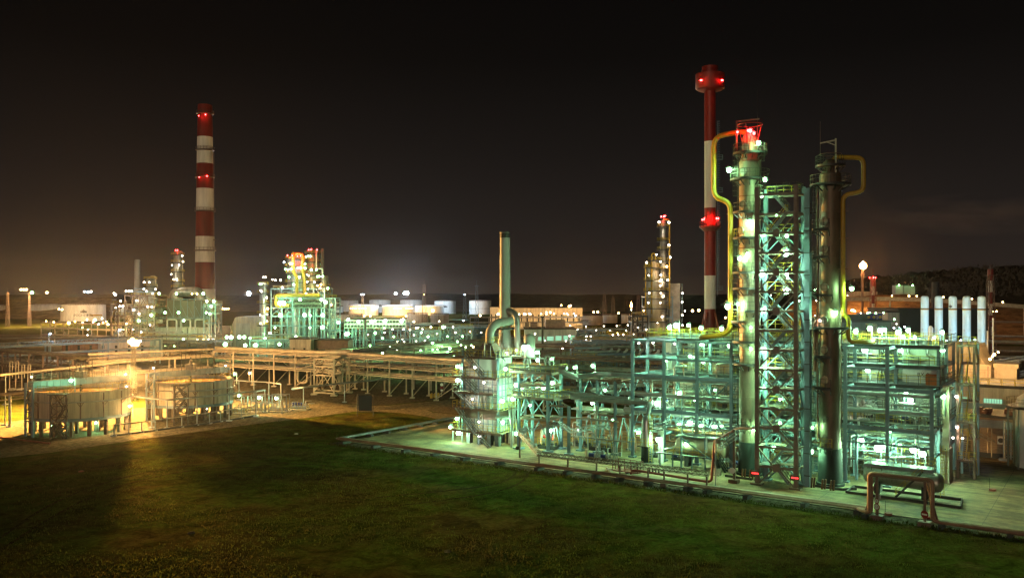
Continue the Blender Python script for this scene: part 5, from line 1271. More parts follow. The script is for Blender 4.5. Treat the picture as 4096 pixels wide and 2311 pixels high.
# ================================================================ SETTLING TANKS, PIPE RACKS (left)
def settling_tank(c, r, label, zb, zt, tower_deg, bridge_to, nleg):
    cx_, cy_ = c
    t = thing('settling_tank', label, 'tank', (cx_, cy_, 0))
    b = MB(); b.lathe((cx_, cy_, 0), [(r, zb), (r, zt)], 72); b.lathe((cx_, cy_, 0), [(r - .12, zt), (r - .12, zt - .9)], 72); b.lathe((cx_, cy_, 0), [(r, zt), (r - .12, zt)], 72); b.build('wall', 'paint_cream', t)
    b = MB()
    for k in range(150):
        a = 2 * PI * k / 150; b.beam((cx_ + (r + .02) * math.cos(a), cy_ + (r + .02) * math.sin(a), zb + .1), (cx_ + (r + .02) * math.cos(a), cy_ + (r + .02) * math.sin(a), zt - .05), .07, .05)
    b.build('cladding_rib', 'paint_cream', t)
    b = MB(); b.lathe((cx_, cy_, 0), [(r + .08, zb - .45), (r + .08, zb + .12)], 72); b.lathe((cx_, cy_, 0), [(r + .08, zb - .45), (.1, zb - 1.0)], 48); b.build('floor_beam_ring', 'steel_grey', t)
    b = MB(); b.lathe((cx_, cy_, zt - .7), [(r - .13, 0), (r * .5, .05), (.05, .1)], 64); b.build('sludge', 'hill_soil', t)
    for k in range(nleg):
        a = 2 * PI * k / nleg + .1; b = MB(); b.box(cx_ + (r - .3) * math.cos(a) - .26, cx_ + (r - .3) * math.cos(a) + .26, cy_ + (r - .3) * math.sin(a) - .26, cy_ + (r - .3) * math.sin(a) + .26, 0, zb - .4); b.build('leg', 'leg_brown', t)
    for k in range(8):
        a = 2 * PI * k / 8 + .3; b = MB(); b.box(cx_ + r * .5 * math.cos(a) - .26, cx_ + r * .5 * math.cos(a) + .26, cy_ + r * .5 * math.sin(a) - .26, cy_ + r * .5 * math.sin(a) + .26, 0, zb - .7); b.build('leg', 'leg_brown', t)
    b = MB(); b.rail([(cx_ + (r + .05) * math.cos(2 * PI * k / 40), cy_ + (r + .05) * math.sin(2 * PI * k / 40), zt) for k in range(40)], 1.15, 1.3, .055, closed=True); b.build('handrail', 'rail_yellow', t)
    b = MB(); b.tube([(cx_ + (r + .35) * math.cos(2 * PI * k / 60), cy_ + (r + .35) * math.sin(2 * PI * k / 60), zt - 1.7) for k in range(61)], .12, 8); b.build('ring_pipe', 'clad', t)
    for k in range(14):
        b = MB(); a = 2 * PI * (k + .5) / 14; p = Vector((cx_ + (r + .1) * math.cos(a), cy_ + (r + .1) * math.sin(a), 0)); o = Vector((math.cos(a), math.sin(a), 0)); s = Vector((-o.y, o.x, 0))
        b.beam(p + Vector((0, 0, zb)), p + Vector((0, 0, zt - .3)), .16)
        b.beam(p + Vector((0, 0, zt - 2.6)), p + o * .5 + s * .5 + Vector((0, 0, zt - 1.8)), .08); b.beam(p + Vector((0, 0, zt - 2.6)), p + o * .5 - s * .5 + Vector((0, 0, zt - 1.8)), .08)
        b.beam(p + o * .5 - s * .5 + Vector((0, 0, zt - 1.8)), p + o * .5 + s * .5 + Vector((0, 0, zt - 1.8)), .08)
        b.build('pipe_bracket', 'steel_brown', t)
    # rake bridge over the tank
    d = Vector(bridge_to).normalized(); s = Vector((-d.y, d.x, 0)); C = Vector((cx_, cy_, 0))
    b = MB(); p = C - d * (r + .6) + Vector((0, 0, zt + 1.3)); q = C + d * (r + .6) + Vector((0, 0, zt + 1.3))
    for o in (-.8, .8):
        b.beam(p + s * o, q + s * o, .1, 1.1)
        for k in range(16): c0 = p.lerp(q, k / 15) + s * (o * 1.1); b.beam(c0 - Vector((0, 0, .55)), c0 + Vector((0, 0, .55)), .1)
    b.beam(p, q, 1.5, .08); b.build('bridge', 'steel_grey', t)
    b = MB()
    for o in (-.8, .8): b.rail([p + s * o + Vector((0, 0, .55)), q + s * o + Vector((0, 0, .55))], 1.1, 1.4, .05)
    b.build('bridge_rail', 'rail_dark', t)
    b = MB(); c0 = C + Vector((0, 0, zt + 1.9)); b.box(c0.x - .8, c0.x + .8, c0.y - .8, c0.y + .8, c0.z, c0.z + 1.2); b.cyl(c0 + Vector((0, 0, 1.2)), c0 + Vector((0, 0, 1.9)), .35); b.cyl(c0 + Vector((0, 0, 1.9)), c0 + Vector((0, 0, 2.6)), .12); b.cyl(C + Vector((0, 0, zt - .6)), c0, .22); b.build('rake_drive', 'steel_dark', t)
    b = MB(); z = c0.z + 3.3
    for sx_ in (-1, 1):
        for sy_ in (-1, 1): b.beam((c0.x + sx_ * 1.5, c0.y + sy_ * 1.2, c0.z - .3), (c0.x + sx_ * 1.5, c0.y + sy_ * 1.2, z), .1)
    b.add([(c0.x - 2.7, c0.y - 1.9, z), (c0.x + 2.7, c0.y - 1.9, z), (c0.x + 2.7, c0.y + 1.9, z), (c0.x - 2.7, c0.y + 1.9, z), (c0.x, c0.y, z + .55)], [(0, 1, 4), (1, 2, 4), (2, 3, 4), (3, 0, 4), (3, 2, 1, 0)]); b.build('canopy', 'roof_dark', t)
    # bridge end frame
    e_ = C - d * (r + .9)
    b = MB()
    for o in (-1.3, 1.3):
        f_ = e_ + s * o; b.beam(f_, f_ + Vector((0, 0, zt + 1.6)), .32)
    for z0 in (zb - .4, zb + 1.2, zb + 2.8, zt + .6): b.beam(e_ - s * 1.3 + Vector((0, 0, z0)), e_ + s * 1.3 + Vector((0, 0, z0)), .2)
    b.beam(e_ - s * 1.3 + Vector((0, 0, zb + 2.8)), e_ + s * 1.3 + Vector((0, 0, zb + 1.2)), .16); b.beam(e_ - s * 1.3 + Vector((0, 0, zb + 1.2)), e_ + s * 1.3 + Vector((0, 0, zb - .3)), .16); b.beam(e_ - s * 1.3 + Vector((0, 0, zt + .6)), e_ + s * 1.3 + Vector((0, 0, zb + 2.8)), .16)
    b.build('end_frame', 'steel_grey', t)
    # dark stair lattice
    p = Vector(tower_deg); Mr = Matrix.Rotation(.35, 4, 'Z')
    b = MB(); b.lattice(p, 2.5, zt - .2, 4, .22, M=Mr); b.build('stair_lattice', 'steel_dark', t)
    b = MB(); b.box(p.x - 1.4, p.x + 1.4, p.y - 1.4, p.y + 1.4, zt - .2, zt - .08)
    for k in range(3): z0 = k * zt / 3; b.stair((p.x + (-.8 if k % 2 else .8), p.y, z0), (p.x + (.8 if k % 2 else -.8), p.y, z0 + zt / 3 - .1), .7, (0, 1, 0))
    b.build('stair_flight', 'steel_dark', t)
    b = MB(); b.rail([(p.x - 1.4, p.y - 1.4, zt), (p.x + 1.4, p.y - 1.4, zt), (p.x + 1.4, p.y + 1.4, zt)], 1.1, .7, .06); b.build('stair_rail', 'rail_yellow', t)
    return t
settling_tank((-80.0, 161.6), 8.5, 'nearest round cream tank on legs with steaming sludge and lattice stair, at left', 3.2, 7.9, gp(238, 1752), EV + (0,), 18)
settling_tank((-66.6, 180.5), 8.3, 'second round cream tank on legs, behind and right of the steaming tank', 3.1, 7.8, gp(724, 1697), EV + (0,), 18)
# pipe on posts along the front of the tanks
def post_line(name, label, cat, pts, r, m, posts, pm='steel_galv', foot=True, thick=.2, grp=None):
    t = thing(name, label, cat, (pts[0][0], pts[0][1], 0), 0, grp)
    for j, (rr, off) in enumerate(r if isinstance(r, list) else [(r, 0)]):
        b = MB(); b.tube([(p[0], p[1] + off, p[2]) for p in pts], rr, 10, .6); b.build('pipe', m, t)
    for (x, y, z) in posts:
        b = MB(); b.cyl((x, y, 0), (x, y, z), thick / 2 * 1.2, n=10)
        if foot: b.box(x - .5, x + .5, y - .5, y + .5, 0, .22)
        b.build('post', pm, t)
    return t
def pz(ox, oy, oyg):   # top point over a ground pixel
    g = gp(ox, oyg); return (g[0], g[1], CH - (oy - HY) / CF * g[1])
P1 = [pz(525, 1584, 1708), pz(607, 1592, 1711), pz(668, 1599, 1714), pz(788, 1588, 1700), pz(917, 1576, 1684), pz(1024, 1564, 1668), pz(1060, 1558, 1650)]
post_line('tank_feed_pipe', 'elevated silver pipe on tall posts passing before the second settling tank', 'pipe', P1, .17, 'clad', [(p[0], p[1], p[2] - .1) for p in P1[1:]])
P2 = [pz(457, 1696, 1743), pz(515, 1693, 1736), pz(567, 1686, 1729), pz(621, 1680, 1722), pz(727, 1665, 1708), pz(838, 1650, 1694), pz(882, 1642, 1686), pz(966, 1632, 1673), pz(1024, 1622, 1664)]
post_line('guard_pipe', 'low handrail-like pipe on short posts along the tank pavement kerb', 'pipe', P2, .1, 'clad_old', [(p[0], p[1], p[2] - .05) for p in P2[::1]], thick=.16)
b = MB()
for a_, c_ in zip(P2[:-1], P2[1:]): b.beam((a_[0], a_[1] - .4, .15), (c_[0], c_[1] - .4, .15), .35, .3)
solo(b, 'kerb_wall', 'plinth', 'long low dark kerb wall in front of the settling tanks', 'kerb', (P2[0][0], P2[0][1], 0))
P3 = [pz(1168, 1555, 1620), pz(1214, 1549, 1626), pz(1378, 1531, 1609), pz(1556, 1514, 1583)]
post_line('bridging_pipe', 'long straight pipe on three posts crossing the yard before the crossing tower', 'pipe', P3, .22, 'pipe_grey', [(p[0], p[1], p[2]) for p in P3[1:]], foot=True)
P4 = [pz(938, 1521, 1590), pz(1076, 1528, 1600), pz(1125, 1536, 1650), gp(1128, 1655)]
post_line('header_pipe', 'silver pipe dropping at its right end beside the sampling frames', 'pipe', P4, .14, 'clad', [pz(956, 1523, 1600), pz(1016, 1525, 1605), pz(1076, 1528, 1612)])
P5 = [pz(-60, 1585, 1690), pz(0, 1577, 1700), pz(39, 1574, 1705), pz(108, 1566, 1700)]
post_line('supply_pipe', 'thick pipe on a post entering the left edge of the steaming tank', 'pipe', P5, .3, 'clad_tan', [pz(39, 1580, 1707)], thick=.4)
P6 = [pz(-60, 1610, 1690), pz(0, 1601, 1700), pz(100, 1592, 1700), pz(118, 1596, 1720)]
post_line('twin_pipe', 'thin twin pipes just below the thick supply pipe at far left', 'pipe', P6, [(.1, 0), (.1, .5)], 'clad_tan', [pz(20, 1600, 1700)])
P7 = [pz(0, 1500, 1620), pz(300, 1468, 1590), pz(600, 1437, 1555), pz(640, 1434, 1552)]
post_line('long_pipe', 'thick pale pipe running behind both settling tanks', 'pipe', P7, .28, 'clad_tan', [pz(x, 1500 - x * .105, 1620 - x * .11) for x in (22, 130, 205, 310, 420, 520)])
# sampling / pump frames with green lamps right of the tanks
for i, (x0, y0, lb) in enumerate(((940, 1655, 'small pipe frame with lamp right beside the second settling tank'), (1025, 1650, 'small pipe frame with white lamp in the middle of the pump yard'), (1110, 1648, 'small pipe frame at the right end of the pump yard'), (1185, 1640, 'low manifold of blue-headed valves left of the blank sign board'))):
    g = gp(x0, y0); t = thing('valve_manifold', lb, 'manifold', g)
    b = MB()
    for k in range(9):
        x = g[0] - 1.8 + .5 * k; y = g[1] + R.random() * 2.5; h = .6 + R.random() * 1.6
        b.tube([(x, y, 0), (x, y, h), (x + R.choice([-.6, .6, 1.2]), y + .3, h)], .07 + .05 * R.random(), 6, .2)
    b.tube([(g[0] - 2, g[1] + .5, .5), (g[0] + 2.2, g[1] + .3, .5)], .18, 8); b.tube([(g[0] - 2, g[1] + 1.5, .7), (g[0] + 2.2, g[1] + 1.5, .7)], .14, 8); b.build('pipework', 'clad', t)
    b = MB(); b.rail([(g[0] - 2, g[1] - .3, .1), (g[0] + 2.3, g[1] - .3, .1), (g[0] + 2.3, g[1] + 3, .1)], 1.1, .8, .05); b.build('handrail', 'rail_yellow', t)
    b = MB(); b.box(g[0] - 2.2, g[0] + 2.4, g[1] - .5, g[1] + 3.2, .03, .15); b.build('base_slab', 'concrete', t)
    if i < 3:
        b = MB()
        for sx_ in (-1.9, 1.9):
            for sy_ in (0, 2.6): b.beam((g[0] + sx_, g[1] + sy_, .1), (g[0] + sx_, g[1] + sy_, 3.6), .14)
        b.beam((g[0] - 1.9, g[1], 3.6), (g[0] + 1.9, g[1], 3.6), .14); b.beam((g[0] - 1.9, g[1] + 2.6, 3.6), (g[0] + 1.9, g[1] + 2.6, 3.6), .14); build_each(b, 'frame_bar', 'steel_galv', t)
    else:
        b = MB()
        for k in range(4): b.cyl((g[0] - .8 + .6 * k, g[1] + .6, .9), (g[0] - .8 + .6 * k, g[1] + .6, 1.6), .2, n=10)
        b.build('valve_head', 'paint_blue', t)
# blank board seen from behind
g0 = gp(1434, 1665); g1 = gp(1486, 1663)
sb = thing('sign_board', 'blank black back of a board in a tubular frame by the yard road', 'sign board', g0)
b = MB(); x0, x1, y = g0[0] - .3, g1[0] + .4, (g0[1] + g1[1]) / 2
b.tube([(x0, y, 0), (x0, y, 4.4), (x0 + .2, y, 4.6), (x1 - .2, y, 4.6), (x1, y, 4.4), (x1, y, 0)], .07, 8, .1); b.tube([(x0, y, .9), (x1, y, .9)], .05, 6); b.build('frame', 'steel_dark', sb)
b = MB(); b.box(x0 + .25, x1 - .25, y - .04, y + .04, 1.1, 4.35); b.build('board', 'paint_black', sb)
for k, ox in enumerate((1725, 1739, 1752)):
    g = gp(ox, 1592 - k); b = MB(); b.box(g[0] - .32, g[0] + .32, g[1] - .2, g[1] + .2, 0, 1.05); b.box(g[0] - .1, g[0] + .32, g[1] - .2, g[1] + .2, 1.05, 1.25)
    solo(b, 'concrete_block', 'paint_yellow', ['left', 'middle', 'right'][k] + ' of three yellow barrier blocks under the pipe rack by the road', 'barrier', g, 0, 'yellow barrier blocks')
g = gp(1767, 1586); rs_ = thing('road_sign_post', 'post with red and white road signs beside the yellow blocks', 'road sign', g)
b = MB(); b.cyl((g[0], g[1], 0), (g[0], g[1], 3.0), .06, n=8); b.build('post', 'steel_galv', rs_)
b = MB(); b.lathe((g[0], g[1] - .08, 2.3), [(.01, 0), (.4, 0)], 18, (0, -1, 0)); b.build('red_disc', 'paint_red', rs_)
b = MB(); b.lathe((g[0], g[1] - .08, 3.0), [(.01, 0), (.38, 0)], 18, (0, -1, 0)); b.box(g[0] - .3, g[0] + .3, g[1] - .1, g[1] - .06, 1.4, 1.8); b.build('white_disc', 'paint_white', rs_)
for ox, oy, lb in ((328, 0, ''),):
    pass
# low red kerb at far left
a_ = gp(0, 1745); c_ = gp(200, 1775); b = MB(); b.beam((a_[0] - 4, a_[1] + 1, .12), (c_[0], c_[1], .12), .35, .24)
solo(b, 'painted_kerb', 'steel_red', 'dull red kerb on the pavement at far left in front of the steaming tank', 'kerb', (c_[0], c_[1], 0))
for ox, oy, m, lb in ((1185, 1735, 'plinth_pale', 'white-topped red lid lying in the grass left of the pavement corner'), (765, 2130, 'gravel', 'pale stone lying in the dark grass at lower left'), (1790, 2205, 'gravel', 'flat pale stone in the dark grass at bottom centre'), (325, 1885, 'steel_red', 'small red marker in the grass at left')):
    g = gp(ox, oy); b = MB(); b.lathe(g, [(.4, -.02), (.36, .1), (.2, .16), (.01, .18)], 9)
    solo(b, 'grass_stone', m, lb, 'stone', g)
# ---------------------------------------------------------------- pipe racks
def rack(label, A, B, width, tiers, bay, pipes, m='steel_tan', pm='clad_tan', brace=True, big=None, foot=True, seed=1, xtower=None, rails=0, name='pipe_rack'):
    """pipe rack from A to B (plan points); tiers = beam heights; pipes per tier"""
    r = random.Random(seed)
    A = Vector((A[0], A[1], 0)); B = Vector((B[0], B[1], 0)); d = (B - A); L = d.length; d.normalize(); s = Vector((-d.y, d.x, 0))
    t = thing(name, label, 'pipe rack', (A.x, A.y, 0)); n = max(1, round(L / bay)); top = tiers[-1]
    for i in range(n + 1):
        c = A + d * (L * i / n)
        for sd in (0, 1):
            f = c + s * (width * sd); b = MB(); b.hbeam(f, f + Vector((0, 0, top)), .36, .06)
            if foot: b.box(f.x - .6, f.x + .6, f.y - .6, f.y + .6, 0, .3)
            b.build('column', m, t)
        b = MB()
        for z in tiers: b.beam(c + Vector((0, 0, z - .18)), c + s * width + Vector((0, 0, z - .18)), .25, .34)
        if brace: b.beam(c + Vector((0, 0, .4)), c + s * width + Vector((0, 0, tiers[0] - .4)), .16); b.beam(c + s * width + Vector((0, 0, tiers[0])), c + Vector((0, 0, tiers[-1] - .4)), .14)
        b.build('cross_beam', m, t)
    for z in tiers:
        b = MB()
        for sd in (0, 1): b.beam(A + s * width * sd + Vector((0, 0, z - .2)), B + s * width * sd + Vector((0, 0, z - .2)), .18, .3)
        nn = int(L / (bay / 3))
        for i in range(nn):
            c = A + d * (L * (i + .5) / nn); b.beam(c - s * .3 + Vector((0, 0, z - .1)), c + s * (width + .3) + Vector((0, 0, z - .1)), .14, .16)
        b.build('girder', m, t)
        for k in range(pipes):
            o = .3 + (width - .6) * (k + r.random() * .6) / pipes; rr = r.choice([.06, .09, .12, .16, .2]); b = MB()
            b.tube([A + s * o + Vector((0, 0, z + rr)), B + s * o + Vector((0, 0, z + rr))], rr, 8); b.build('pipe', r.choice([pm, pm, 'clad_old', 'pipe_grey']), t)
    if brace:
        b = MB()
        for i in range(0, n, 2):
            c0 = A + d * (L * i / n); c1_ = A + d * (L * (i + 1) / n)
            for z0, z1 in zip([.4] + tiers[:-1], tiers): b.beam(c0 + Vector((0, 0, z0)), c1_ + Vector((0, 0, z1 - .2)), .13) if (i // 2) % 2 == 0 else None
        build_each(b, 'brace', m, t)
    if big:
        rr, z, o = big; b = MB(); b.tube([A + s * o + Vector((0, 0, z)), B + s * o + Vector((0, 0, z))], rr, 14); b.build('main_pipe', pm, t)
    if rails:
        b = MB()
        for sd in (0, 1): b.truss(A + s * width * sd + Vector((0, 0, top)), B + s * width * sd + Vector((0, 0, top)), 1.1, int(L / 1.6), .1)
        b.build('lattice_girder', m, t)
    return t
def zp(ox, oy, z): return gp(ox, oy, z)[:2]
nA = zp(356, 1427, 9.0); nB = zp(856, 1404, 9.0); nC = zp(1360, 1427, 9.0); nD = (W(6, 53.0))[:2]; nL = zp(-40, 1394, 9.0)
rack('dark pipe rack at far left running toward the orange floodlight mast', nL, nA, 5, [5.0, 8.6], 9, 7, 'steel_brown', 'clad_tan', True, None, True, 31)
rack('orange lit pipe rack with lattice girder behind the settling tanks', nA, nB, 4, [4.2, 7.6], 10, 6, 'steel_tan', 'clad_tan', False, (.32, 9.6, .8), True, 32, rails=1)
rack('three tier pipe rack lit orange between the second tank and the crossing tower', nB, nC, 6, [5.0, 7.2, 9.1], 8.2, 9, 'steel_tan', 'clad_tan', True, (.52, 9.9, .8), True, 33)
rack('three tier pipe rack from the crossing tower to the fired heater', (nC[0] + 2, nC[1] - 1.4), nD, 6, [5.0, 7.2, 9.1], 8.2, 9, 'steel_tan', 'clad_tan', True, (.52, 9.9, .6), True, 34)
xt = thing('crossing_tower', 'broad X-braced steel tower where the pipe racks cross, lit orange', 'steel frame', (nC[0], nC[1], 0))
q = [gp(1257, 1578), gp(1336, 1583), gp(1369, 1574), gp(1290, 1568), gp(1397, 1571)]
for (x, y, z) in q: b = MB(); b.hbeam((x, y, 0), (x, y, 9.3), .4, .06); b.box(x - .8, x + .8, y - .8, y + .8, 0, .35); b.build('column', 'steel_tan', xt)
b = MB()
for i, j in ((0, 1), (1, 2), (2, 3), (3, 0)):
    for z in (.6, 5.0, 7.2, 9.1): b.beam((q[i][0], q[i][1], z), (q[j][0], q[j][1], z), .25, .34)
build_each(b, 'girder', 'steel_tan', xt)
b = MB()
for i, j in ((0, 1), (1, 2), (2, 3), (3, 0)):
    mx, my = (q[i][0] + q[j][0]) / 2, (q[i][1] + q[j][1]) / 2
    b.beam((q[i][0], q[i][1], .8), (mx, my, 4.9), .2); b.beam((q[j][0], q[j][1], .8), (mx, my, 4.9), .2); b.beam((q[i][0], q[i][1], 5.2), (mx, my, 7), .16); b.beam((q[j][0], q[j][1], 5.2), (mx, my, 7), .16); b.beam((q[i][0], q[i][1], 7.4), (mx, my, 9), .16); b.beam((q[j][0], q[j][1], 7.4), (mx, my, 9), .16)
build_each(b, 'brace', 'steel_tan', xt)
b = MB(); b.tube([(nC[0] - 4, nC[1] + 1, 10.2), (nC[0] + 3, nC[1] - .4, 10.2)], .75, 14); b.build('expansion_joint', 'clad_tan', xt)
# lower dark racks and pipe bridges behind
rack('dark low pipe rack with many pipe stubs left of the floodlight mast', zp(-40, 1440, 4), zp(350, 1462, 4), 6, [2.2, 4.2], 8, 8, 'steel_brown', 'clad_tan', False, None, True, 35)
rack('long grey pipe bridge crossing behind the dark racks at far left', zp(-60, 1388, 9), zp(640, 1355, 9), 3, [6.0, 8.8], 24, 3, 'steel_grey', 'pipe_grey', False, None, False, 36, rails=1)
# stubs along far-left rack: short valve groups
t = thing('valve_tree', 'tall paired pipes with valves standing at far left of the yard', 'valve tree', gp(75, 1560))
g = gp(75, 1560); b = MB()
for k in range(4): x = g[0] - 2.4 + 1.6 * k; b.tube([(x, g[1], .3), (x, g[1], 7.6 - .8 * (k // 2)), (x + .7, g[1], 7.6 - .8 * (k // 2)), (x + .7, g[1], 3.2)], .14, 8, .4)
b.build('pipe', 'clad_tan', t)
b = MB()
for k in range(3): b.box(g[0] - 2.5 + 2.2 * k, g[0] - 1.1 + 2.2 * k, g[1] - .7, g[1] + .7, 0, .5)
b.build('footing', 'plinth_pale', t)
for k, (ox, oy) in enumerate(((1111, 1560), (1154, 1568), (1235, 1560), (1060, 1556))):
    pass
# U bends hanging under the rack
b = MB(); g = gp(1212, 1545); b.tube([(g[0] - 1.4, g[1], 5), (g[0] - 1.4, g[1], 1.0), (g[0] + 1.2, g[1], 1.0), (g[0] + 1.2, g[1], 5)], .32, 10, 1.1)
solo(b, 'pipe_loop', 'clad_tan', 'pale U-shaped pipe loop hanging below the orange lit rack', 'pipe', (g[0], g[1], 1))
# ================================================================ BACKGROUND
def zy(oy, Y): return CH - (oy - HY) / CF * Y
# ---- striped chimney far left
Yc = 520.0; cx0 = (820 - CX) / CF * Yc
ch_ = thing('striped_chimney', 'very tall tapering red and white striped chimney at left', 'chimney', (cx0, Yc, 0))
ys = [421, 549, 655, 755, 844, 946, 1049, 1156, 1349]
def rch(z): return 4.15 + (zy(421, Yc) - z) * 0.0150
for i in range(8):
    z1, z0 = zy(ys[i], Yc), max(0, zy(ys[i + 1], Yc)); b = MB()
    b.lathe((cx0, Yc, 0), [(rch(z0), z0), (rch(z1), z1)], 36)
    if i == 0: b.lathe((cx0, Yc, 0), [(rch(z1), z1), (rch(z1) - .5, z1), (rch(z1) - .6, z1 - 6)], 36)
    b.build('red_band' if i % 2 == 0 else 'white_band', 'chimney_red' if i % 2 == 0 else 'chimney_white', ch_)
for oy in (455, 600, 708, 843, 1000):
    z = zy(oy, Yc); r_ = rch(z); b = MB(); b.lathe((cx0, Yc, z), [(r_, 0), (r_ + .9, 0), (r_ + .9, -.4), (r_, -.8)], 24); pl = b.build('platform', 'steel_brown', ch_)
    b = MB(); b.rail([(cx0 + (r_ + .8) * math.cos(k * PI / 9), Yc + (r_ + .8) * math.sin(k * PI / 9), z) for k in range(18)], 1.6, 1.6, .12, closed=True); b.build('handrail', 'steel_brown', pl)
b = MB(); b.ladder((cx0 + 5.5, Yc - 1.2, 10), 100, -.3, True, .8); b.box(cx0 + 5.2, cx0 + 6.4, Yc - 1, Yc, 58, 58.4); b.build('ladder', 'steel_brown', ch_)
# ---- striped flare stack right
Ys = 260.0; xs = (2840 - CX) / CF * Ys; zs = lambda oy: zy(oy, Ys)
fs_ = thing('striped_stack', 'slender red and white striped stack with a wide drum head behind the tallest column', 'chimney', (xs, Ys, 0))
rs0 = 1.66
for (y1, y0, red) in ((345, 567, 1), (567, 832, 0), (832, 1102, 1), (1102, 1235, 0), (1235, 1330, 1)):
    z1, z0 = zs(y1), zs(y0); b = MB(); n_ = max(1, int((z1 - z0) / 5)); prof = []
    for k in range(n_): a_ = z0 + (z1 - z0) * k / n_; c2_ = z0 + (z1 - z0) * (k + 1) / n_; prof += [(rs0, a_), (rs0, c2_ - .12), (rs0 + .05, c2_ - .1), (rs0 + .05, c2_)]
    b.lathe((xs, Ys, 0), prof, 28); b.build('red_band' if red else 'white_band', 'paint_red' if red else 'chimney_white', fs_)
b = MB(); b.lathe((xs, Ys, 0), [(rs0, zs(366)), (3.6, zs(362)), (4.3, zs(354)), (4.3, zs(298)), (2.5, zs(296)), (2.4, zs(268)), (2.1, zs(268)), (2.1, zs(290))], 32); b.build('drum_head', 'paint_red', fs_)
b = MB(); b.lathe((xs, Ys, zs(905)), [(rs0, 0), (3.2, 0), (3.2, -.3), (rs0, -1.6)], 20); pl = b.build('platform', 'steel_red', fs_)
b = MB(); b.rail([(xs + 3.1 * math.cos(k * PI / 8), Ys + 3.1 * math.sin(k * PI / 8), zs(905)) for k in range(16)], 1.3, 1, .09, closed=True); b.build('handrail', 'steel_red', pl)
b = MB()
for k in range(4):
    a = PI / 4 + k * PI / 2; b.beam((xs + 1.7 * math.cos(a), Ys + 1.7 * math.sin(a), 20), (xs + 7 * math.cos(a), Ys + 7 * math.sin(a), 0), .5)
    a2 = a + PI / 2
    for f in (.25, .55, .85): q = lambda aa, f=f: (xs + (1.7 + 5.3 * f) * math.cos(aa), Ys + (1.7 + 5.3 * f) * math.sin(aa), 20 - 20 * f); b.beam(q(a), q(a2), .25)
b.build('tripod_base', 'steel_red', fs_)
b = MB(); b.ladder((xs + 2.1, Ys - .5, 25), 52, -.4, True, .8)
for oy in (640, 770, 1160): b.box(xs + 1.7, xs + 3.7, Ys - 1, Ys, zs(oy), zs(oy) + .15); b.rail([(xs + 1.8, Ys - 1, zs(oy)), (xs + 3.6, Ys - 1, zs(oy)), (xs + 3.6, Ys, zs(oy))], 1.3, .8, .09)
b.build('ladder', 'steel_grey', fs_)
# ---- storage tanks
tank0 = {}
def storage_tank(x0, x1, yt, yb, label, m='paint_white', band=True, dome=.08, emblem=False, text=None):
    Y = CH * CF / (yb - HY); r = (x1 - x0) / 2 / CF * Y; xc = ((x0 + x1) / 2 - CX) / CF * Y; Y += r * .9; xc *= Y / (Y - r * .9); h = zy(yt, Y - r * .9)
    t = thing('storage_tank', label, 'storage tank', (xc, Y, 0), 0, 'storage tanks beyond the plant')
    b = MB(); b.lathe((xc, Y, 0), [(r, 0), (r, h)], 40); b.lathe((xc, Y, 0), [(r, h), (r * .6, h + r * dome * .8), (.1, h + r * dome)], 40)
    for k in range(1, 5): b.lathe((xc, Y, h * k / 5), [(r + .06, 0), (r + .06, .15)], 40)
    b.build('shell', m, t)
    b = MB(); b.rail([(xc + r * math.cos(k * PI / 14), Y + r * math.sin(k * PI / 14), h) for k in range(28)], 1.4, 3, .22, closed=True)
    if band: b.lathe((xc, Y, h * .42), [(r + .1, 0), (r + .1, .5)], 40)
    b.build('rim_rail', 'steel_brown', t)
    if text or emblem:
        a0 = math.atan2(-Y, -xc)
        if text: text_part(text, 3.2, lambda x, y: (xc + (r + .15) * math.cos(a0 + x / r), Y + (r + .15) * math.sin(a0 + x / r), h * .36 + y), 'paint_black', t)
        b = MB()
        for k in range(5):
            o = (k - 2) * 1.1; z0 = h * .5 + .5 * abs(k - 2) * .3; z1 = z0 + (2.4, 3.4, 4.2, 3.4, 2.4)[k]
            f_ = lambda x, z: (xc + (r + .15) * math.cos(a0 + x / r), Y + (r + .15) * math.sin(a0 + x / r), z)
            b.add([f_(o - .45, z0), f_(o + .45, z0), f_(o + .5, (z0 + z1) / 2), f_(o, z1), f_(o - .5, (z0 + z1) / 2)], [(0, 1, 2, 3, 4)])
        b.build('emblem', 'paint_black', t)
        if text: b = MB(); b.lathe((xc, Y, h * .36), [(r + .12, -.7), (r + .12, .7)], 14, None, a0 + .25, a0 + .95); b.build('yellow_band', 'paint_yellow', t)
    return t
storage_tank(-60, 18, 1222, 1270, 'pale storage tank cut by the left edge of the photo')
storage_tank(123, 245, 1219, 1270, 'cream storage tank left of the lettered tank')
storage_tank(250, 418, 1219, 1285, 'big cream storage tank lettered РОСНЕФТЬ with a dark emblem at left', emblem=True, text='РОСНЕФТЬ', band=False)
for a in ((1361, 1432, 1203, 1246, 'dim storage tank right of the green lit unit, behind the others'), (1477, 1562, 1201, 1250, 'tall white storage tank behind the flood-lit row, second from the left'), (1600, 1688, 1201, 1250, 'tall white storage tank under the blue-white lights'),
          (1737, 1824, 1205, 1255, 'tall white storage tank left of the lamp mast, with a dark emblem'), (1876, 1966, 1204, 1257, 'tall white storage tank just left of the grey flue stack'),
          (1395, 1514, 1222, 1262, 'squat white storage tank lit orange, leftmost of the front row'), (1528, 1654, 1224, 1262, 'squat white storage tank lit orange, middle of the front row'), (1660, 1776, 1225, 1262, 'squat white storage tank lit orange, right of the front row'), (1338, 1372, 1226, 1250, 'small white tank close right of the green lit unit')):
    storage_tank(*a, emblem=(a[0] in (1477, 1737)), band=a[0] > 1870)
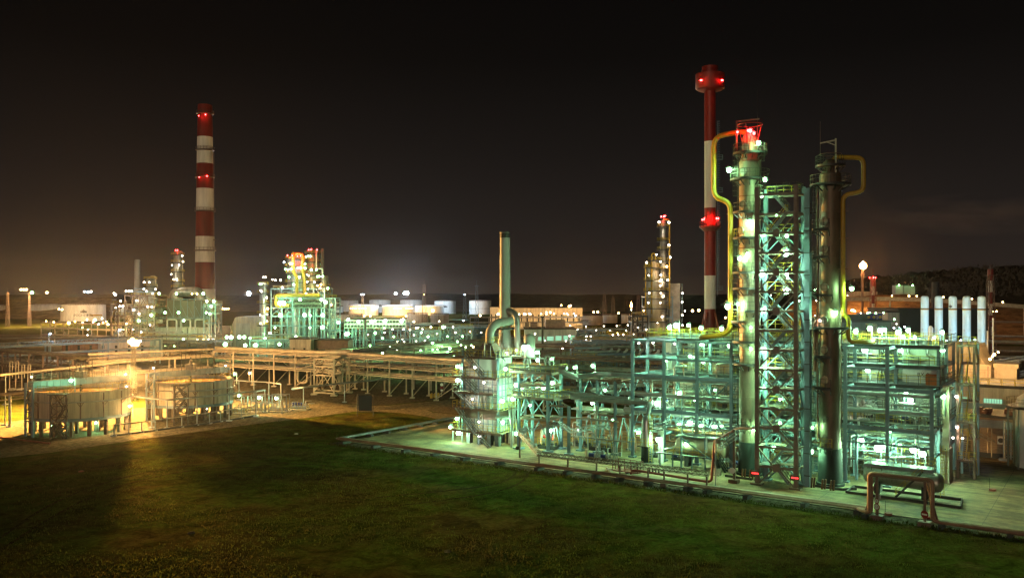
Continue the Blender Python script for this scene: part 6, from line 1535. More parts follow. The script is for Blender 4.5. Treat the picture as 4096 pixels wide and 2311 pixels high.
for a in ((1628, 1712, 1258, 1300, 'beige shaded tank before the white tanks, left of a pair'), (1722, 1796, 1260, 1296, 'beige shaded tank before the white tanks, right of a pair'), (1340, 1450, 1260, 1284, 'long beige tank wall beside the green lit unit')): storage_tank(*a, m='paint_cream', band=False, dome=.02)
for a in ((2100, 2160, 1265, 1300, 'white low tank behind the clad air duct'), (2140, 2250, 1262, 1298, 'white wide tank below the paired orange lamps'), (2325, 2412, 1264, 1300, 'white tank with a yellow band left of the blue-white tank'), (2408, 2470, 1261, 1292, 'blue-white tank with a yellow-green foot stripe'), (2484, 2520, 1260, 1292, 'small blue-white tank left of the ochre column cluster'),
          (2740, 2780, 1206, 1228, 'pinkish tank left of the striped stack, half hidden'), (2782, 2830, 1192, 1224, 'pale tank just left of the striped stack shaft'), (2862, 2912, 1192, 1230, 'pinkish tank between striped stack and tallest column'), (2690, 2740, 1206, 1228, 'pinkish low tank right of the blank grey slab tower')): storage_tank(*a, band=False, dome=.04)
# ---- generic lit process structure
def unit(label, ox0, ox1, Y, depth, levels, bays, seed, m='steel_grey', pm='clad', npipe=26, clutter=150, panels=2, roof=True, name='process_structure', rail='rail_yellow', z0=0.0):
    r = random.Random(seed); x0, x1 = (ox0 - CX) / CF * Y, (ox1 - CX) / CF * Y; y0, y1 = Y, Y + depth
    t = thing(name, label, 'process structure', ((x0 + x1) / 2, Y, 0)); top = levels[-1]
    for i in range(bays + 1):
        x = x0 + (x1 - x0) * i / bays
        for y in (y0, y1): b = MB(); b.beam((x, y, z0), (x, y, top), .5); b.build('column', m, t)
    for z in levels:
        b = MB(); b.box(x0 - .4, x1 + .4, y0 + depth * .25, y1, z - .1, z); b.beam((x0, y0, z - .3), (x1, y0, z - .3), .3, .5); b.beam((x0, y1, z - .3), (x1, y1, z - .3), .3, .5)
        for i in range(bays + 1): x = x0 + (x1 - x0) * i / bays; b.beam((x, y0, z - .3), (x, y1, z - .3), .3, .4)
        d = b.build('deck', m, t); b = MB(); b.rail([(x0, y0 + depth * .25, z), (x1, y0 + depth * .25, z)], 1.2, 1.6, .11); b.build('handrail', rail, d)
    zz = [z0] + list(levels)
    for za, zb_ in zip(zz[:-1], zz[1:]):
        b = MB(); i = r.randrange(bays); xa, xb = x0 + (x1 - x0) * i / bays, x0 + (x1 - x0) * (i + 1) / bays
        b.beam((xa, y0, za), (xb, y0, zb_), .2); b.beam((xb, y0, za), (xa, y0, zb_), .2); build_each(b, 'brace', m, t)
        for k in range(panels):
            xa = x0 + (x1 - x0) * r.random() * .7; w_ = (x1 - x0) * (.12 + .2 * r.random()); hh = (zb_ - za) * (.5 + .45 * r.random()); ya = y0 + depth * (.5 + .4 * r.random())
            b = MB()
            if r.random() < .5: b.box(xa, xa + w_, ya, ya + 1.2, za + .1, za + hh)
            else: b.vessel((xa, ya, za + hh * .5), (xa + w_, ya, za + hh * .5), hh * .33, 14)
            b.build('equipment', r.choice(['paint_white', 'clad', 'panel_grey']), t)
    for k in range(npipe):
        rr = r.choice([.12, .18, .25, .35]); y = y0 + depth * r.random() * .7 - .3; b = MB()
        if r.random() < .5:
            x = x0 + (x1 - x0) * r.random(); za = r.choice(zz[:-1]); zb_ = za + (top - za) * (.3 + .6 * r.random()); b.tube([(x, y, za), (x, y, zb_), (x + r.choice([-2, 2, 3]), y + 1, zb_)], rr, 8, .8)
        else:
            z = r.choice(zz) + .6 + r.random() * 3; xa = x0 + (x1 - x0) * r.random() * .4; b.tube([(xa, y, z), (xa + (x1 - x0) * (.3 + .3 * r.random()), y, z)], rr, 8)
        b.build('pipe', r.choice([pm, pm, 'clad_old', 'steel_grey']), t)
    b = MB()
    for k in range(clutter):
        x = x0 + (x1 - x0) * r.random(); y = y0 + depth * r.random(); z = z0 + (top - z0) * r.random() * .97; q = r.random(); rr = .06 + .1 * r.random()
        if q < .4: b.tube([(x, y, z), (min(x1, x + 2 + 6 * r.random()), y, z)], rr * 1.2, 5)
        elif q < .8: b.tube([(x, y, z), (x, y, min(top, z + 1 + 4 * r.random()))], rr, 5)
        else: b.rail([(x, y, z), (min(x1 + 1, x + 3), y, z)], 1.1, 1.2, .1)
    o = b.build('small_pipework', pm, t)
    if o: o['kind'] = 'stuff'
    return t
def tower_col(label, ox, Y, r, z0, z1, plats, pipe=None, m='clad', side=1, cat='column', pm='paint_yellow'):
    x = (ox - CX) / CF * Y; t = thing('process_column', label, cat, (x, Y, 0))
    b = MB(); b.lathe((x, Y, 0), [(r, z0), (r, z1 - r * .4), (r * .7, z1 - .1), (.05, z1)], 20); b.build('shell', m, t)
    for z in plats:
        b = MB(); b.lathe((x, Y, z), [(r, 0), (r + 1.2, 0), (r + 1.2, -.3), (r, -.3)], 16); pl = b.build('platform', 'steel_dark', t); b = MB(); b.rail([(x + (r + 1.1) * math.cos(k * PI / 7), Y + (r + 1.1) * math.sin(k * PI / 7), z) for k in range(14)], 1.2, 1.2, .1, closed=True); b.build('handrail', 'rail_yellow', pl)
    if pipe:
        for (o, za, zb_, rr) in pipe: b = MB(); b.tube([(x, Y - .3, z1 - .6), (x, Y - .4, zb_), (x + o, Y - .8, zb_), (x + o, Y - .8, za)], rr, 10, 1.2); b.build('overhead_pipe', pm, t)
    b = MB(); b.ladder((x + side * (r + .5), Y - .6, z0), z1 - z0 - 1, -PI / 2, True, .6); b.build('ladder', 'steel_dark', t)
    return t
# ---- green lit refinery unit left of centre
Yu = 380.0; zu = lambda oy: zy(oy, Yu)
unit('many-decked green lit unit frame with a broad dark cooler band, left of centre', 1085, 1298, Yu, 16, [zu(1300), zu(1262), zu(1228), zu(1190), zu(1152)], 5, 41, 'steel_grey', 'clad', 40, 320, 3)
unit('low pipe deck full of small drums at the foot of the green lit unit', 1000, 1200, 345, 10, [3.5, 7.5], 6, 42, 'steel_grey', 'clad', 30, 160, 2)
unit('narrow outrigger frame at the right side of the green lit unit', 1296, 1342, Yu + 4, 10, [zu(1320), zu(1275), zu(1235), zu(1190)], 2, 43, 'steel_grey', 'clad', 12, 70, 1)
unit('pipe decks between the green lit unit and the cooler bank', 1340, 1640, 400, 12, [5, 9, 12.5], 8, 44, 'steel_grey', 'clad', 34, 200, 1)
t = tower_col('silver column at the left side of the green lit unit', 1052, Yu - 2, 1.45, 0, zu(1128), [zu(1300), zu(1254), zu(1214), zu(1172), zu(1140)], None, 'clad')
t = tower_col('wide column with red-lit rim under the hooped yellow pipes, left of the taller one', 1192, Yu + 8, 4.6, 0, zu(1018), [zu(1036), zu(1064), zu(1092), zu(1128)], None, 'clad')
x_ = (1175 - CX) / CF * Yu
b = MB(); b.tube([(x_, Yu, zu(1015)), (x_, Yu - 1, zu(1012)), (x_, Yu - 1, zu(1088)), (x_ + 1.6, Yu - 1, zu(1108)), (x_ + 1.6, Yu - 1, zu(1180))], .7, 12, 2); b.build('overhead_pipe', 'paint_ochre', t)
x2 = (1182 - CX) / CF * Yu; x3 = (1213 - CX) / CF * Yu
b = MB(); b.tube([(x2, Yu - .5, zu(1028)), (x2, Yu - .5, zu(1014)), (x3, Yu - .5, zu(1014)), (x3, Yu - .5, zu(1094)), (x3 + .6, Yu - .5, zu(1112)), (x3 + .6, Yu - .5, zu(1180))], .7, 12, 2.2); b.build('overhead_pipe', 'paint_ochre', t)
t = tower_col('tallest column of the green lit unit with a bright red top', 1250, Yu + 9, 2.6, 0, zu(994), [zu(1012), zu(1045), zu(1075), zu(1100), zu(1125)], None, 'clad_old')
x_ = (1262 - CX) / CF * Yu; b = MB(); b.tube([(x_, Yu + 2, zu(1003)), (x_, Yu + 2, zu(1073)), (x_ + 2.7, Yu + 2, zu(1073)), (x_ + 2.7, Yu + 2, zu(1115))], .4, 8, .8); b.build('overhead_pipe', 'clad', t)
b = MB(); b.beam(((1276 - CX) / CF * Yu, Yu + 7, 20), ((1276 - CX) / CF * Yu, Yu + 7, zu(992)), 1.2); b.build('shaft', 'steel_dark', t)
tower_col('slim column at the right shoulder of the green lit unit', 1299, Yu + 6, 1.5, 0, zu(1100), [zu(1145), zu(1170)], None, 'clad_old')
b = MB(); zt_ = zu(1180); xa, xb = (1105 - CX) / CF * Yu, (1280 - CX) / CF * Yu
b.tube([(xb, Yu - 1, zt_), (xa, Yu - 1, zt_), (xa, Yu - 1, zu(1222)), (xa + 6, Yu - 1, zu(1222))], .75, 12, 1.2)
solo(b, 'header_pipe', 'paint_ochre', 'thick yellow header pipe bending down at the left of the green lit unit', 'pipe', (xa, Yu - 1, zu(1222)))
def fan_bank(label, ox0, ox1, oy0, oy1, Y, n, rows, m):
    x0, x1 = (ox0 - CX) / CF * Y, (ox1 - CX) / CF * Y; z1, z0 = zy(oy0, Y), zy(oy1, Y); t = thing('fan_cooler', label, 'air cooler', ((x0 + x1) / 2, Y, 0))
    b = MB(); b.box(x0, x1, Y, Y + 6, z0, z1); b.build('casing', m, t)
    b = MB()
    for j in range(rows):
        for k in range(n):
            c = Vector((x0 + (x1 - x0) * (k + .5) / n, Y - .02, z0 + (z1 - z0) * (j + .5) / rows)); rr = min((x1 - x0) / n, (z1 - z0) / rows) * .42
            b.lathe(c, [(rr, 0), (rr, .5)], 12, (0, -1, 0)); b.lathe(c, [(rr * .8, .3), (.05, .3)], 12, (0, -1, 0))
    b.build('fan_ring', 'steel_dark', t)
    b = MB()
    for k in range(6): x = x0 + (x1 - x0) * k / 5; b.beam((x, Y + .2, 0), (x, Y + .2, z0), .4)
    b.build('leg', 'steel_grey', t)
fan_bank('dark double row of cooler fans across the green lit unit', 1175, 1285, 1196, 1232, Yu - .8, 9, 2, 'green_wall')
fan_bank('white cooler bank with round fans right of the green lit unit, left half', 1377, 1455, 1280, 1312, 396, 6, 2, 'paint_white')
fan_bank('white cooler bank with round fans right of the green lit unit, right half', 1466, 1622, 1278, 1312, 396, 12, 2, 'paint_white')
# ---- boiler house, left
Yb = 412.0; zb_ = lambda oy: zy(oy, Yb); X = lambda ox, Y: (ox - CX) / CF * Y
bh = thing('boiler_house', 'greenish ribbed boiler hall over a pale lower building with yellow stripe, at the chimney foot', 'building', (X(720, Yb), Yb, 0))
b = MB(); b.box(X(608, Yb), X(860, Yb), Yb + 2, Yb + 24, 0, zb_(1310)); b.build('lower_wall', 'panel_grey', bh)
b = MB(); b.box(X(608, Yb) - .1, X(846, Yb), Yb + 1.9, Yb + 2, zb_(1349), zb_(1341)); b.build('yellow_stripe', 'paint_yellow', bh)
b = MB(); b.box(X(612, Yb), X(822, Yb), Yb + 8, Yb + 24, zb_(1310), zb_(1202)); b.build('upper_wall', 'green_wall', bh)
b = MB()
for k in range(8): x = X(642 + 28 * k, Yb); b.beam((x, Yb + 7.6, zb_(1276)), (x, Yb + 7.6, zb_(1196)), .4); b.beam((x, Yb + 7.6, zb_(1276)), (x - 3, Yb + 7.8, zb_(1225)), .2)
b.beam((X(600, Yb), Yb + 7.6, zb_(1197)), (X(822, Yb), Yb + 7.6, zb_(1197)), .5); b.beam((X(600, Yb), Yb + 7.6, zb_(1275)), (X(830, Yb), Yb + 7.6, zb_(1275)), .5)
b.rail([(X(600, Yb), Yb + 4, zb_(1276)), (X(830, Yb), Yb + 4, zb_(1276))], 1.2, 1.5, .1); b.build('rib', 'steel_grey', bh)
b = MB(); b.tube([(X(660, Yb), Yb + 12, zb_(1200)), (X(660, Yb), Yb + 12, zb_(1172)), (X(690, Yb), Yb + 12, zb_(1166)), (X(760, Yb), Yb + 12, zb_(1168)), (X(770, Yb), Yb + 12, zb_(1200))], 2.6, 16, 4); b.build('flue_duct', 'clad_old', bh)
b = MB()
for k in range(7): x = X(660, Yb) + 3.1 * k * 1.6; b.box(x - .1, x + .1, Yb + 1.8, Yb + 1.9, 0, zb_(1312))
b.build('wall_seam', 'steel_dark', bh)
for k in range(4):
    b = MB(); xa = X(672 + 56 * k, Yb); b.tube([(xa, Yb - 1, zb_(1330)), (xa, Yb - 1, zb_(1277)), (xa + 4.4, Yb - 1, zb_(1277)), (xa + 4.4, Yb - 1, zb_(1328))], .45, 10, 1)
    solo(b, 'expansion_loop', 'clad', ['leftmost', 'second', 'third', 'rightmost'][k] + ' of four tall silver pipe loops before the boiler hall', 'pipe loop', (xa, Yb - 1, zb_(1330)), 0, 'silver pipe loops')
unit('dark boiler tower frame with many small lamps at left of the boiler hall', 500, 618, 405, 14, [zy(1345, 405), zy(1300, 405), zy(1262, 405), zy(1225, 405), zy(1180, 405)], 4, 51, 'steel_brown', 'clad_old', 26, 200, 3)
unit('narrow pipe frame at the far left of the boiler tower', 445, 500, 400, 8, [zy(1300, 400), zy(1260, 400), zy(1215, 400)], 2, 52, 'steel_brown', 'clad_old', 10, 60, 1)
unit('pipe structure clinging to the right end of the boiler hall', 815, 862, 408, 8, [zy(1290, 408), zy(1250, 408), zy(1215, 408)], 2, 53, 'steel_grey', 'clad', 12, 80, 1)
unit('low lit pipe yard in front of the boiler hall', 560, 900, 360, 8, [3.2, 6.4], 9, 54, 'steel_galv', 'clad', 36, 160, 1)
t = tower_col('smooth grey stack on the boiler tower at left', 549, 420, 1.35, 20, zy(1037, 420), [], None, 'stack_grey', 1, 'stack')
tower_col('platformed column with red lamps at its top left of the striped chimney', 711, 425, 2.0, 20, zy(1003, 425), [zy(1020, 425), zy(1050, 425), zy(1087, 425), zy(1127, 425), zy(1150, 425)], [(2.6, 30, zy(1005, 425), .3)], 'clad_old', pm='steel_tan')
tower_col('short dome-headed column with hooked ochre pipe on the boiler tower', 602, 418, 1.9, 20, zy(1112, 418), [zy(1117, 418), zy(1145, 418)], [(2.8, zy(1145, 418), zy(1104, 418), .3)], 'clad', pm='steel_tan')
t = thing('rounded_shed', 'pale shed with rounded roof edge left of the green lit unit', 'building', (X(975, 395), 395, 0))
b = MB(); b.add([(X(930, 395), 395, 0), (X(930, 395), 395, zy(1295, 395)), (X(940, 395), 395, zy(1270, 395)), (X(955, 395), 395, zy(1266, 395)), (X(1042, 395), 395, zy(1266, 395)), (X(1042, 395), 395, 0)] + [(X(930, 395), 412, 0), (X(930, 395), 412, zy(1295, 395)), (X(940, 395), 412, zy(1270, 395)), (X(955, 395), 412, zy(1266, 395)), (X(1042, 395), 412, zy(1266, 395)), (X(1042, 395), 412, 0)], [(5, 4, 3, 2, 1, 0)[::-1]] + [(i, i + 1, i + 7, i + 6) for i in range(5)]); b.build('wall', 'paint_cream', t)
b = MB()
for k in range(14): x = X(945 + 7 * k, 395); b.box(x - .08, x + .08, 394.9, 395, zy(1290, 395), zy(1267, 395))
b.box(X(944, 395), X(1000, 395), 394.8, 394.95, 0, zy(1292, 395)); b.build('cladding_seam', 'panel_grey', t)
def block(label, ox0, ox1, oy0, Y, depth, m, name='low_building', roofm='roof_dark', wins=None, mesh_extra=None):
    x0, x1, z1 = X(ox0, Y), X(ox1, Y), zy(oy0, Y); t = thing(name, label, 'building', ((x0 + x1) / 2, Y, 0))
    b = MB(); b.box(x0, x1, Y, Y + depth, 0, z1); b.build('wall', m, t)
    b = MB(); b.box(x0 - .3, x1 + .3, Y - .3, Y + depth, z1, z1 + .35); b.build('roof', roofm, t)
    if wins:
        for (a, c, ya, yb) in wins: b = MB(); b.box(X(a, Y), X(c, Y), Y - .06, Y - .01, zy(yb, Y), zy(ya, Y)); b.build('window', 'window_lit', t)
    else:
        b = MB(); n = max(2, int((x1 - x0) / 4))
        for k in range(n): b.box(x0 + (x1 - x0) * (k + .3) / n, x0 + (x1 - x0) * (k + .5) / n, Y - .05, Y - .01, z1 * .35, z1 * .7)
        b.build('window', 'glass_window', t)
    return t
block('low tan windowless block in front of the green lit unit', 1159, 1243, 1357, 300, 12, 'paint_cream')
block('long dark brown block behind the tan block, with pipe ends on its roof', 1250, 1392, 1362, 305, 10, 'steel_brown')
block('low dim building with yellow stripe left of the floodlight mast', 392, 600, 1353, 330, 12, 'panel_grey')
block('dark low shed at far left beyond the racks', 248, 392, 1356, 340, 12, 'rust')
block('long warehouse with pale wall beyond the grey flue stack', 1985, 2330, 1232, 640, 30, 'paint_cream')
block('gabled warehouse end left of the flue stack', 1960, 1992, 1228, 620, 20, 'chimney_white')
t = block('two storey plant building with a row of green lit windows right of the flue stack', 2100, 2305, 1318, 300, 18, 'panel_grey', wins=[(2120, 2140, 1349, 1362), (2152, 2178, 1347, 1362), (2188, 2214, 1345, 1362), (2222, 2246, 1343, 1361), (2254, 2272, 1342, 1360), (2280, 2298, 1341, 1359)])
b = MB()
for a, c, o in ((2122, 2150, 1292), (2183, 2262, 1280), (2100, 2116, 1290)): b.box(X(a, 306), X(c, 306), 306, 312, zy(1318, 306), zy(o, 306))
b.build('roof_plant', 'steel_brown', t)
b = MB(); b.cyl((X(2170, 298), 298, 0), (X(2170, 298), 298, zy(1272, 298)), .35); b.lathe((X(2170, 298), 298, zy(1272, 298)), [(.35, 0), (.8, .5), (.8, .7)], 14)
solo(b, 'vent_stack', 'steel_dark', 'thin dark vent stack before the green lit windows', 'stack', (X(2170, 298), 298, 0))
block('wide dark ribbed shed behind the white towers at right', 3595, 3950, 1239, 232, 20, 'dark_wall', 'dark_shed')
block('pale gable block at the left end of the dark shed', 3552, 3598, 1250, 228, 8, 'paint_cream')
t = block('grey-green hall with a row of black roof pipes right of column K-2', 3300, 3565, 1288, 205, 14, 'green_wall')
b = MB()
for k in range(24): x = X(3385 + 4.2 * k, 204); b.cyl((x, 206, zy(1288, 204)), (x, 206, zy(1258, 204)), .14, n=8)
b.build('roof_pipe', 'steel_dark', t)
b = MB()
for k in range(6): b.tube([(X(3500 + 6.5 * k, 200), 203.5, zy(1345, 200)), (X(3500 + 6.5 * k, 200), 203.5, zy(1300, 200)), (X(3500 + 6.5 * k, 200), 205.5, zy(1297, 200))], .16, 8, .4)
b.build('side_pipe', 'clad_tan', t)
for k, ox in enumerate((3445, 3474, 3495, 3520)):
    x = X(ox, 212); z = zy(1263, 212); t = thing('rooftop_fan', ['leftmost', 'second', 'third', 'rightmost'][k] + ' of four blue rooftop fan boxes right of column K-2', 'fan unit', (x, 212, z), 0, 'blue rooftop fan boxes')
    b = MB(); b.box(x - .55, x + .55, 212, 213.5, z - 1.4, z + .7); b.build('casing', 'paint_blue', t)
    b = MB(); b.lathe((x, 211.98, z - .3), [(.36, 0), (.36, .12), (.06, .12)], 14, (0, -1, 0)); b.build('fan_ring', 'paint_yellow', t)
# ---- ochre column cluster, right of centre
Yo = 330.0; zo = lambda oy: zy(oy, Yo)
unit('ochre lit lower frame at the foot of the column cluster right of centre', 2585, 2690, Yo + 2, 10, [zo(1330), zo(1300), zo(1265), zo(1225), zo(1185)], 3, 61, 'steel_grey', 'clad_tan', 22, 140, 1)
tower_col('tallest ochre lit column of the cluster right of centre, red lamps on top', 2652, Yo, 1.15, 0, zo(880), [zo(908), zo(965), zo(1000), zo(1045), zo(1080), zo(1122), zo(1165)], [(2.3, 20, zo(878), .3)], 'clad_old')
tower_col('middle column of the ochre cluster with ochre hooped pipe', 2620, Yo + 1, 1.5, 0, zo(1040), [zo(1042), zo(1070), zo(1122), zo(1162), zo(1195), zo(1232)], [(-1.4, 18, zo(1014), .28)], 'clad_tan')
tower_col('left slim column of the ochre cluster with square pipe loop', 2598, Yo + 2, 1.2, 0, zo(1065), [zo(1072), zo(1122), zo(1165), zo(1233)], [(-1.6, 16, zo(1045), .25)], 'clad')
tower_col('broad pale column low in the ochre cluster', 2634, Yo - 3, 2.2, 0, zo(1120), [zo(1163), zo(1195), zo(1232), zo(1285)], None, 'clad_tan')
t = thing('slab_tower', 'blank grey concrete slab tower right of the ochre columns', 'tower', (X(2705, Yo), Yo, 0))
b = MB(); b.box(X(2683, Yo), X(2724, Yo), Yo + 2, Yo + 6, 0, zo(1133)); b.build('wall', 'concrete', t)
b = MB(); b.lattice((X(2731, Yo), Yo + 4, 0), 1.2, zo(1135), 14, .15); b.build('stair_lattice', 'steel_grey', t)
unit('dark cooler deck with fans left of the ochre columns', 2530, 2590, 325, 10, [zy(1330, 325), zy(1285, 325), zy(1262, 325)], 3, 62, 'steel_dark', 'clad_old', 12, 80, 1)
# ---- dense dark pipe racks between centre and main frame
for i, (A_, B_, tiers, seed, lb) in enumerate((
        (W(-64, 66), W(-64, 190), [5, 7.5, 9.2], 71, 'tall dark pipe rack on tan posts receding behind the crossing tower'),
        (W(-40, 70), W(-40, 200), [4.5, 7.0, 9.0], 72, 'dark pipe rack receding left of the flue stack'),
        (W(-86, 70), W(-86, 200), [4, 6.5, 8.4], 73, 'dark pipe rack receding behind the tan block'),
        (W(-34, 62), W(44, 62), [4, 6.4, 8.6], 74, 'dark pipe rack running behind the heater toward the main frame'),
        (W(-30, 80), W(50, 80), [4, 6.8, 9.4], 75, 'second dark pipe rack behind the heater'),
        (W(-30, 98), W(60, 98), [4.5, 8, 11], 76, 'dark pipe rack with white bent pipes below the green lit windows'),
        (W(-24, 122), W(70, 122), [5, 9, 12], 77, 'far dark pipe rack strung with warm lamps right of centre'),
        (W(-20, 150), W(90, 150), [5, 9, 13], 78, 'farthest dark pipe rack below the ochre columns'))):
    rack(lb, A_, B_, 6, tiers, 13, 7, 'steel_brown' if i > 2 else 'steel_tan', 'clad_old', False, (.4, tiers[-1] + .6, .8) if i in (0, 3) else None, False, seed)
for i, (u, v, w_, h_, lb) in enumerate(((-20, 70, 16, 8, 'dim equipment deck just right of the heater stack'), (2, 88, 18, 9, 'dim equipment deck with white bent pipes left of the main frame'), (24, 86, 18, 8, 'dim equipment deck with yellow rails left of the main frame'), (30, 108, 22, 12, 'dim equipment deck far behind the main frame left end'), (-10, 112, 20, 12, 'dim equipment deck below the green windows'))):
    p = W(u, v); ox = CX + p[0] / p[1] * CF; ow = w_ * CF / p[1]
    unit(lb, ox - ow / 2, ox + ow / 2, p[1], 10, [h_ * .45, h_ * .75, h_], 3, 80 + i, 'steel_grey', 'clad', 22, 130, 3)
b = MB()
for k in range(12):
    p = Vector(W(-8 + 2.2 * k, 92)); b.tube([(p.x, p.y, 6), (p.x, p.y, 10.5), (p.x + 1, p.y + .5, 11.2), (p.x + 1, p.y + 2, 11.2)], .32, 10, .8)
solo(b, 'swan_neck_header', 'paint_white', 'row of white swan-neck pipes left of the main frame', 'pipe header', W(-8, 92, 6), ANG)
for u, v, r_, lb in ((32, 84, 2.0, 'dim horizontal drum with yellow railing left of the main frame'), (20, 92, 1.8, 'dim horizontal drum farther left of the main frame')):
    t = thing('horizontal_drum', lb, 'drum', W(u, v, 0), ANG); b = P(); b.vessel((u, v, 5), (u + 8, v, 5), r_, 20); b.build('shell', 'clad_old', t)
    b = P(); b.rail([(u, v - 1.8, 7.2), (u + 8, v - 1.8, 7.2)], 1.2, 1, .08); b.box(u, u + 8, v - 2, v + 1.5, 7.1, 7.2); b.build('walkway', 'rail_yellow', t)
    b = P(); b.box(u + 1, u + 1.6, v - 1, v + 1, 0, 3.6); b.box(u + 6, u + 6.6, v - 1, v + 1, 0, 3.6); b.build('saddle', 'plinth', t)
for ox0, ox1, Y, lv, sd, lb in ((1640, 1760, 352, [4, 8, 11], 85, 'low pipe deck with warm lamps right of the white cooler bank'), (1755, 1890, 360, [5, 9, 12], 86, 'pipe deck with warm lamps left of the flue stack'), (1500, 1640, 318, [3.5, 6.5], 87, 'low green lit pipe deck before the white cooler bank'),
        (1660, 1800, 296, [3.5, 7], 88, 'green lit pipe deck behind the dark racks left of the flue stack'), (2290, 2420, 330, [4, 8, 12], 89, 'warm lit pipe deck right of the green lit windows'), (2420, 2550, 300, [4, 8, 11], 90, 'warm lit pipe deck left of the ochre columns'), (1880, 2000, 380, [4, 8, 11], 95, 'pipe deck with orange lamps just left of the flue stack')):
    unit(lb, ox0, ox1, Y, 9, lv, 6, sd, 'steel_grey', 'clad', 26, 150, 2)
# ---- masts, lattice stacks, far bits
def mast(label, ox, oyt, oyb, Y, w, m, name='lattice_mast', extra=None):
    x = X(ox, Y); zt = zy(oyt, Y); z0 = max(0, zy(oyb, Y)); b = MB(); b.lattice((x, Y, 0), w, zt, max(6, int(zt / w / 1.6)), max(.09, w * .05), w * .45)
    t = thing(name, label, 'mast', (x, Y, 0)); b.build('lattice', m, t)
    b = MB(); b.beam((x, Y, zt), (x, Y, zt + w * 1.2), w * .06); b.box(x - w * .5, x + w * .5, Y - w * .5, Y + w * .5, zt - .2, zt); b.build('head_platform', m, t)
    return t
mast('slim lattice floodlight mast lit orange among the settling tanks', 535, 1390, 1606, 206.6, 1.2, 'steel_tan')
mast('lattice mast with red and white bands left of the far tanks', 118, 1172, 1300, 700, 2.2, 'steel_brown')
mast('lattice mast at far left beside the cut-off tank', 30, 1172, 1300, 690, 2.4, 'steel_brown')
mast('orange lit lamp mast left of the blue-white lights', 1450, 1180, 1240, 1000, 3.5, 'steel_tan')
mast('tall thin lattice aerial mast before the beige tanks', 1697, 1140, 1300, 500, 3, 'steel_brown')
mast('lattice mast with a bluish lamp between two white tanks', 1859, 1180, 1260, 850, 4, 'steel_grey')
mast('tall thin lattice mast in front of the white tank beside the flue stack', 1907, 1142, 1300, 500, 2.6, 'steel_grey')
mast('red lattice tower around a striped flare pipe right of K-2', 3492, 1112, 1290, 420, 3.6, 'steel_red')
mast('red lattice tower around a striped pipe at far right', 3962, 1100, 1330, 330, 3.4, 'steel_brown')
mast('black lattice tower beside the white towers', 3722, 1152, 1300, 260, 2.4, 'steel_dark')
mast('thin pylon left of the ochre columns', 2418, 1178, 1260, 800, 4, 'steel_brown')
mast('second thin pylon nearer the ochre columns', 2452, 1190, 1260, 800, 4, 'steel_brown')
mast('thin pylon carrying a lamp left of the ochre columns', 2553, 1185, 1262, 800, 4, 'steel_brown')
for ox, y0, Y, r_, lb in ((3492, 1110, 421.5, .8, 'red and white banded flare pipe inside the red lattice right of K-2'), (3962, 1076, 331.5, .8, 'red and white banded pipe inside the red lattice at far right')):
    t = thing('flare_pipe', lb, 'stack', (X(ox, Y), Y, 0)); zt = zy(y0, Y)
    for k in range(8): b = MB(); b.cyl((X(ox, Y), Y, zt * k / 8), (X(ox, Y), Y, zt * (k + 1) / 8), r_ if k < 7 else r_ * 1.3, n=12); b.build('red_band' if k % 2 else 'white_band', 'paint_red' if k % 2 else 'chimney_white', t)
b = MB(); b.lathe((X(3742, 250), 250, 0), [(1.0, 0), (1.0, zy(1132, 250)), (.9, zy(1128, 250))], 16)
solo(b, 'dark_stack', 'steel_dark', 'dark plain stack between the first two white towers', 'stack', (X(3742, 250), 250, 0))
for ox, y0, y1, lb in ((3950, 1322, 1402, 'pale blue short pole right of the rightmost white tower'), (3972, 1272, 1430, 'pale blue tall pole at right behind the orange lamps')):
    b = MB(); b.cyl((X(ox, 175), 175, 0), (X(ox, 175), 175, zy(y0, 175)), .16, n=10); solo(b, 'vent_pole', 'paint_white', lb, 'pole', (X(ox, 175), 175, 0))
b = MB(); b.cyl((X(3450, 560), 560, 0), (X(3450, 560), 560, zy(1072, 560)), .75, n=12); b.lathe((X(3450, 560), 560, zy(1100, 560)), [(1.3, 0), (1.3, .8)], 12)
solo(b, 'flare_mast', 'steel_brown', 'tall mast carrying the burning orange flare at right', 'flare', (X(3450, 560), 560, 0))
rack('pale pipe bridge at the far right edge behind the orange lamps', at(3990, 1375, 165)[:2], at(4200, 1360, 190)[:2], 3, [9.0, 12.2], 14, 3, 'paint_white', 'paint_white', False, None, False, 91)
rack('dim far frame of girders at the upper right edge', at(3960, 1290, 300)[:2], at(4250, 1290, 290)[:2], 5, [6, 11, 16], 12, 3, 'steel_brown', 'clad_old', False, None, False, 92)
rack('orange lit far pipe rack before the tank farm left of the boiler tower', at(165, 1290, 470)[:2], at(450, 1290, 440)[:2], 5, [4, 7.5, 10.5], 12, 6, 'steel_tan', 'clad_tan', False, None, False, 93)
rack('orange lit far pipe rack before the warehouse right of the flue stack', at(1880, 1275, 520)[:2], at(2330, 1275, 520)[:2], 5, [5, 9, 12], 12, 6, 'steel_tan', 'clad_tan', False, None, False, 94)
rack('dim long rack at far left below the cream tanks', at(-60, 1330, 380)[:2], at(440, 1330, 400)[:2], 5, [3, 6], 14, 6, 'steel_brown', 'clad_old', False, None, False, 95)
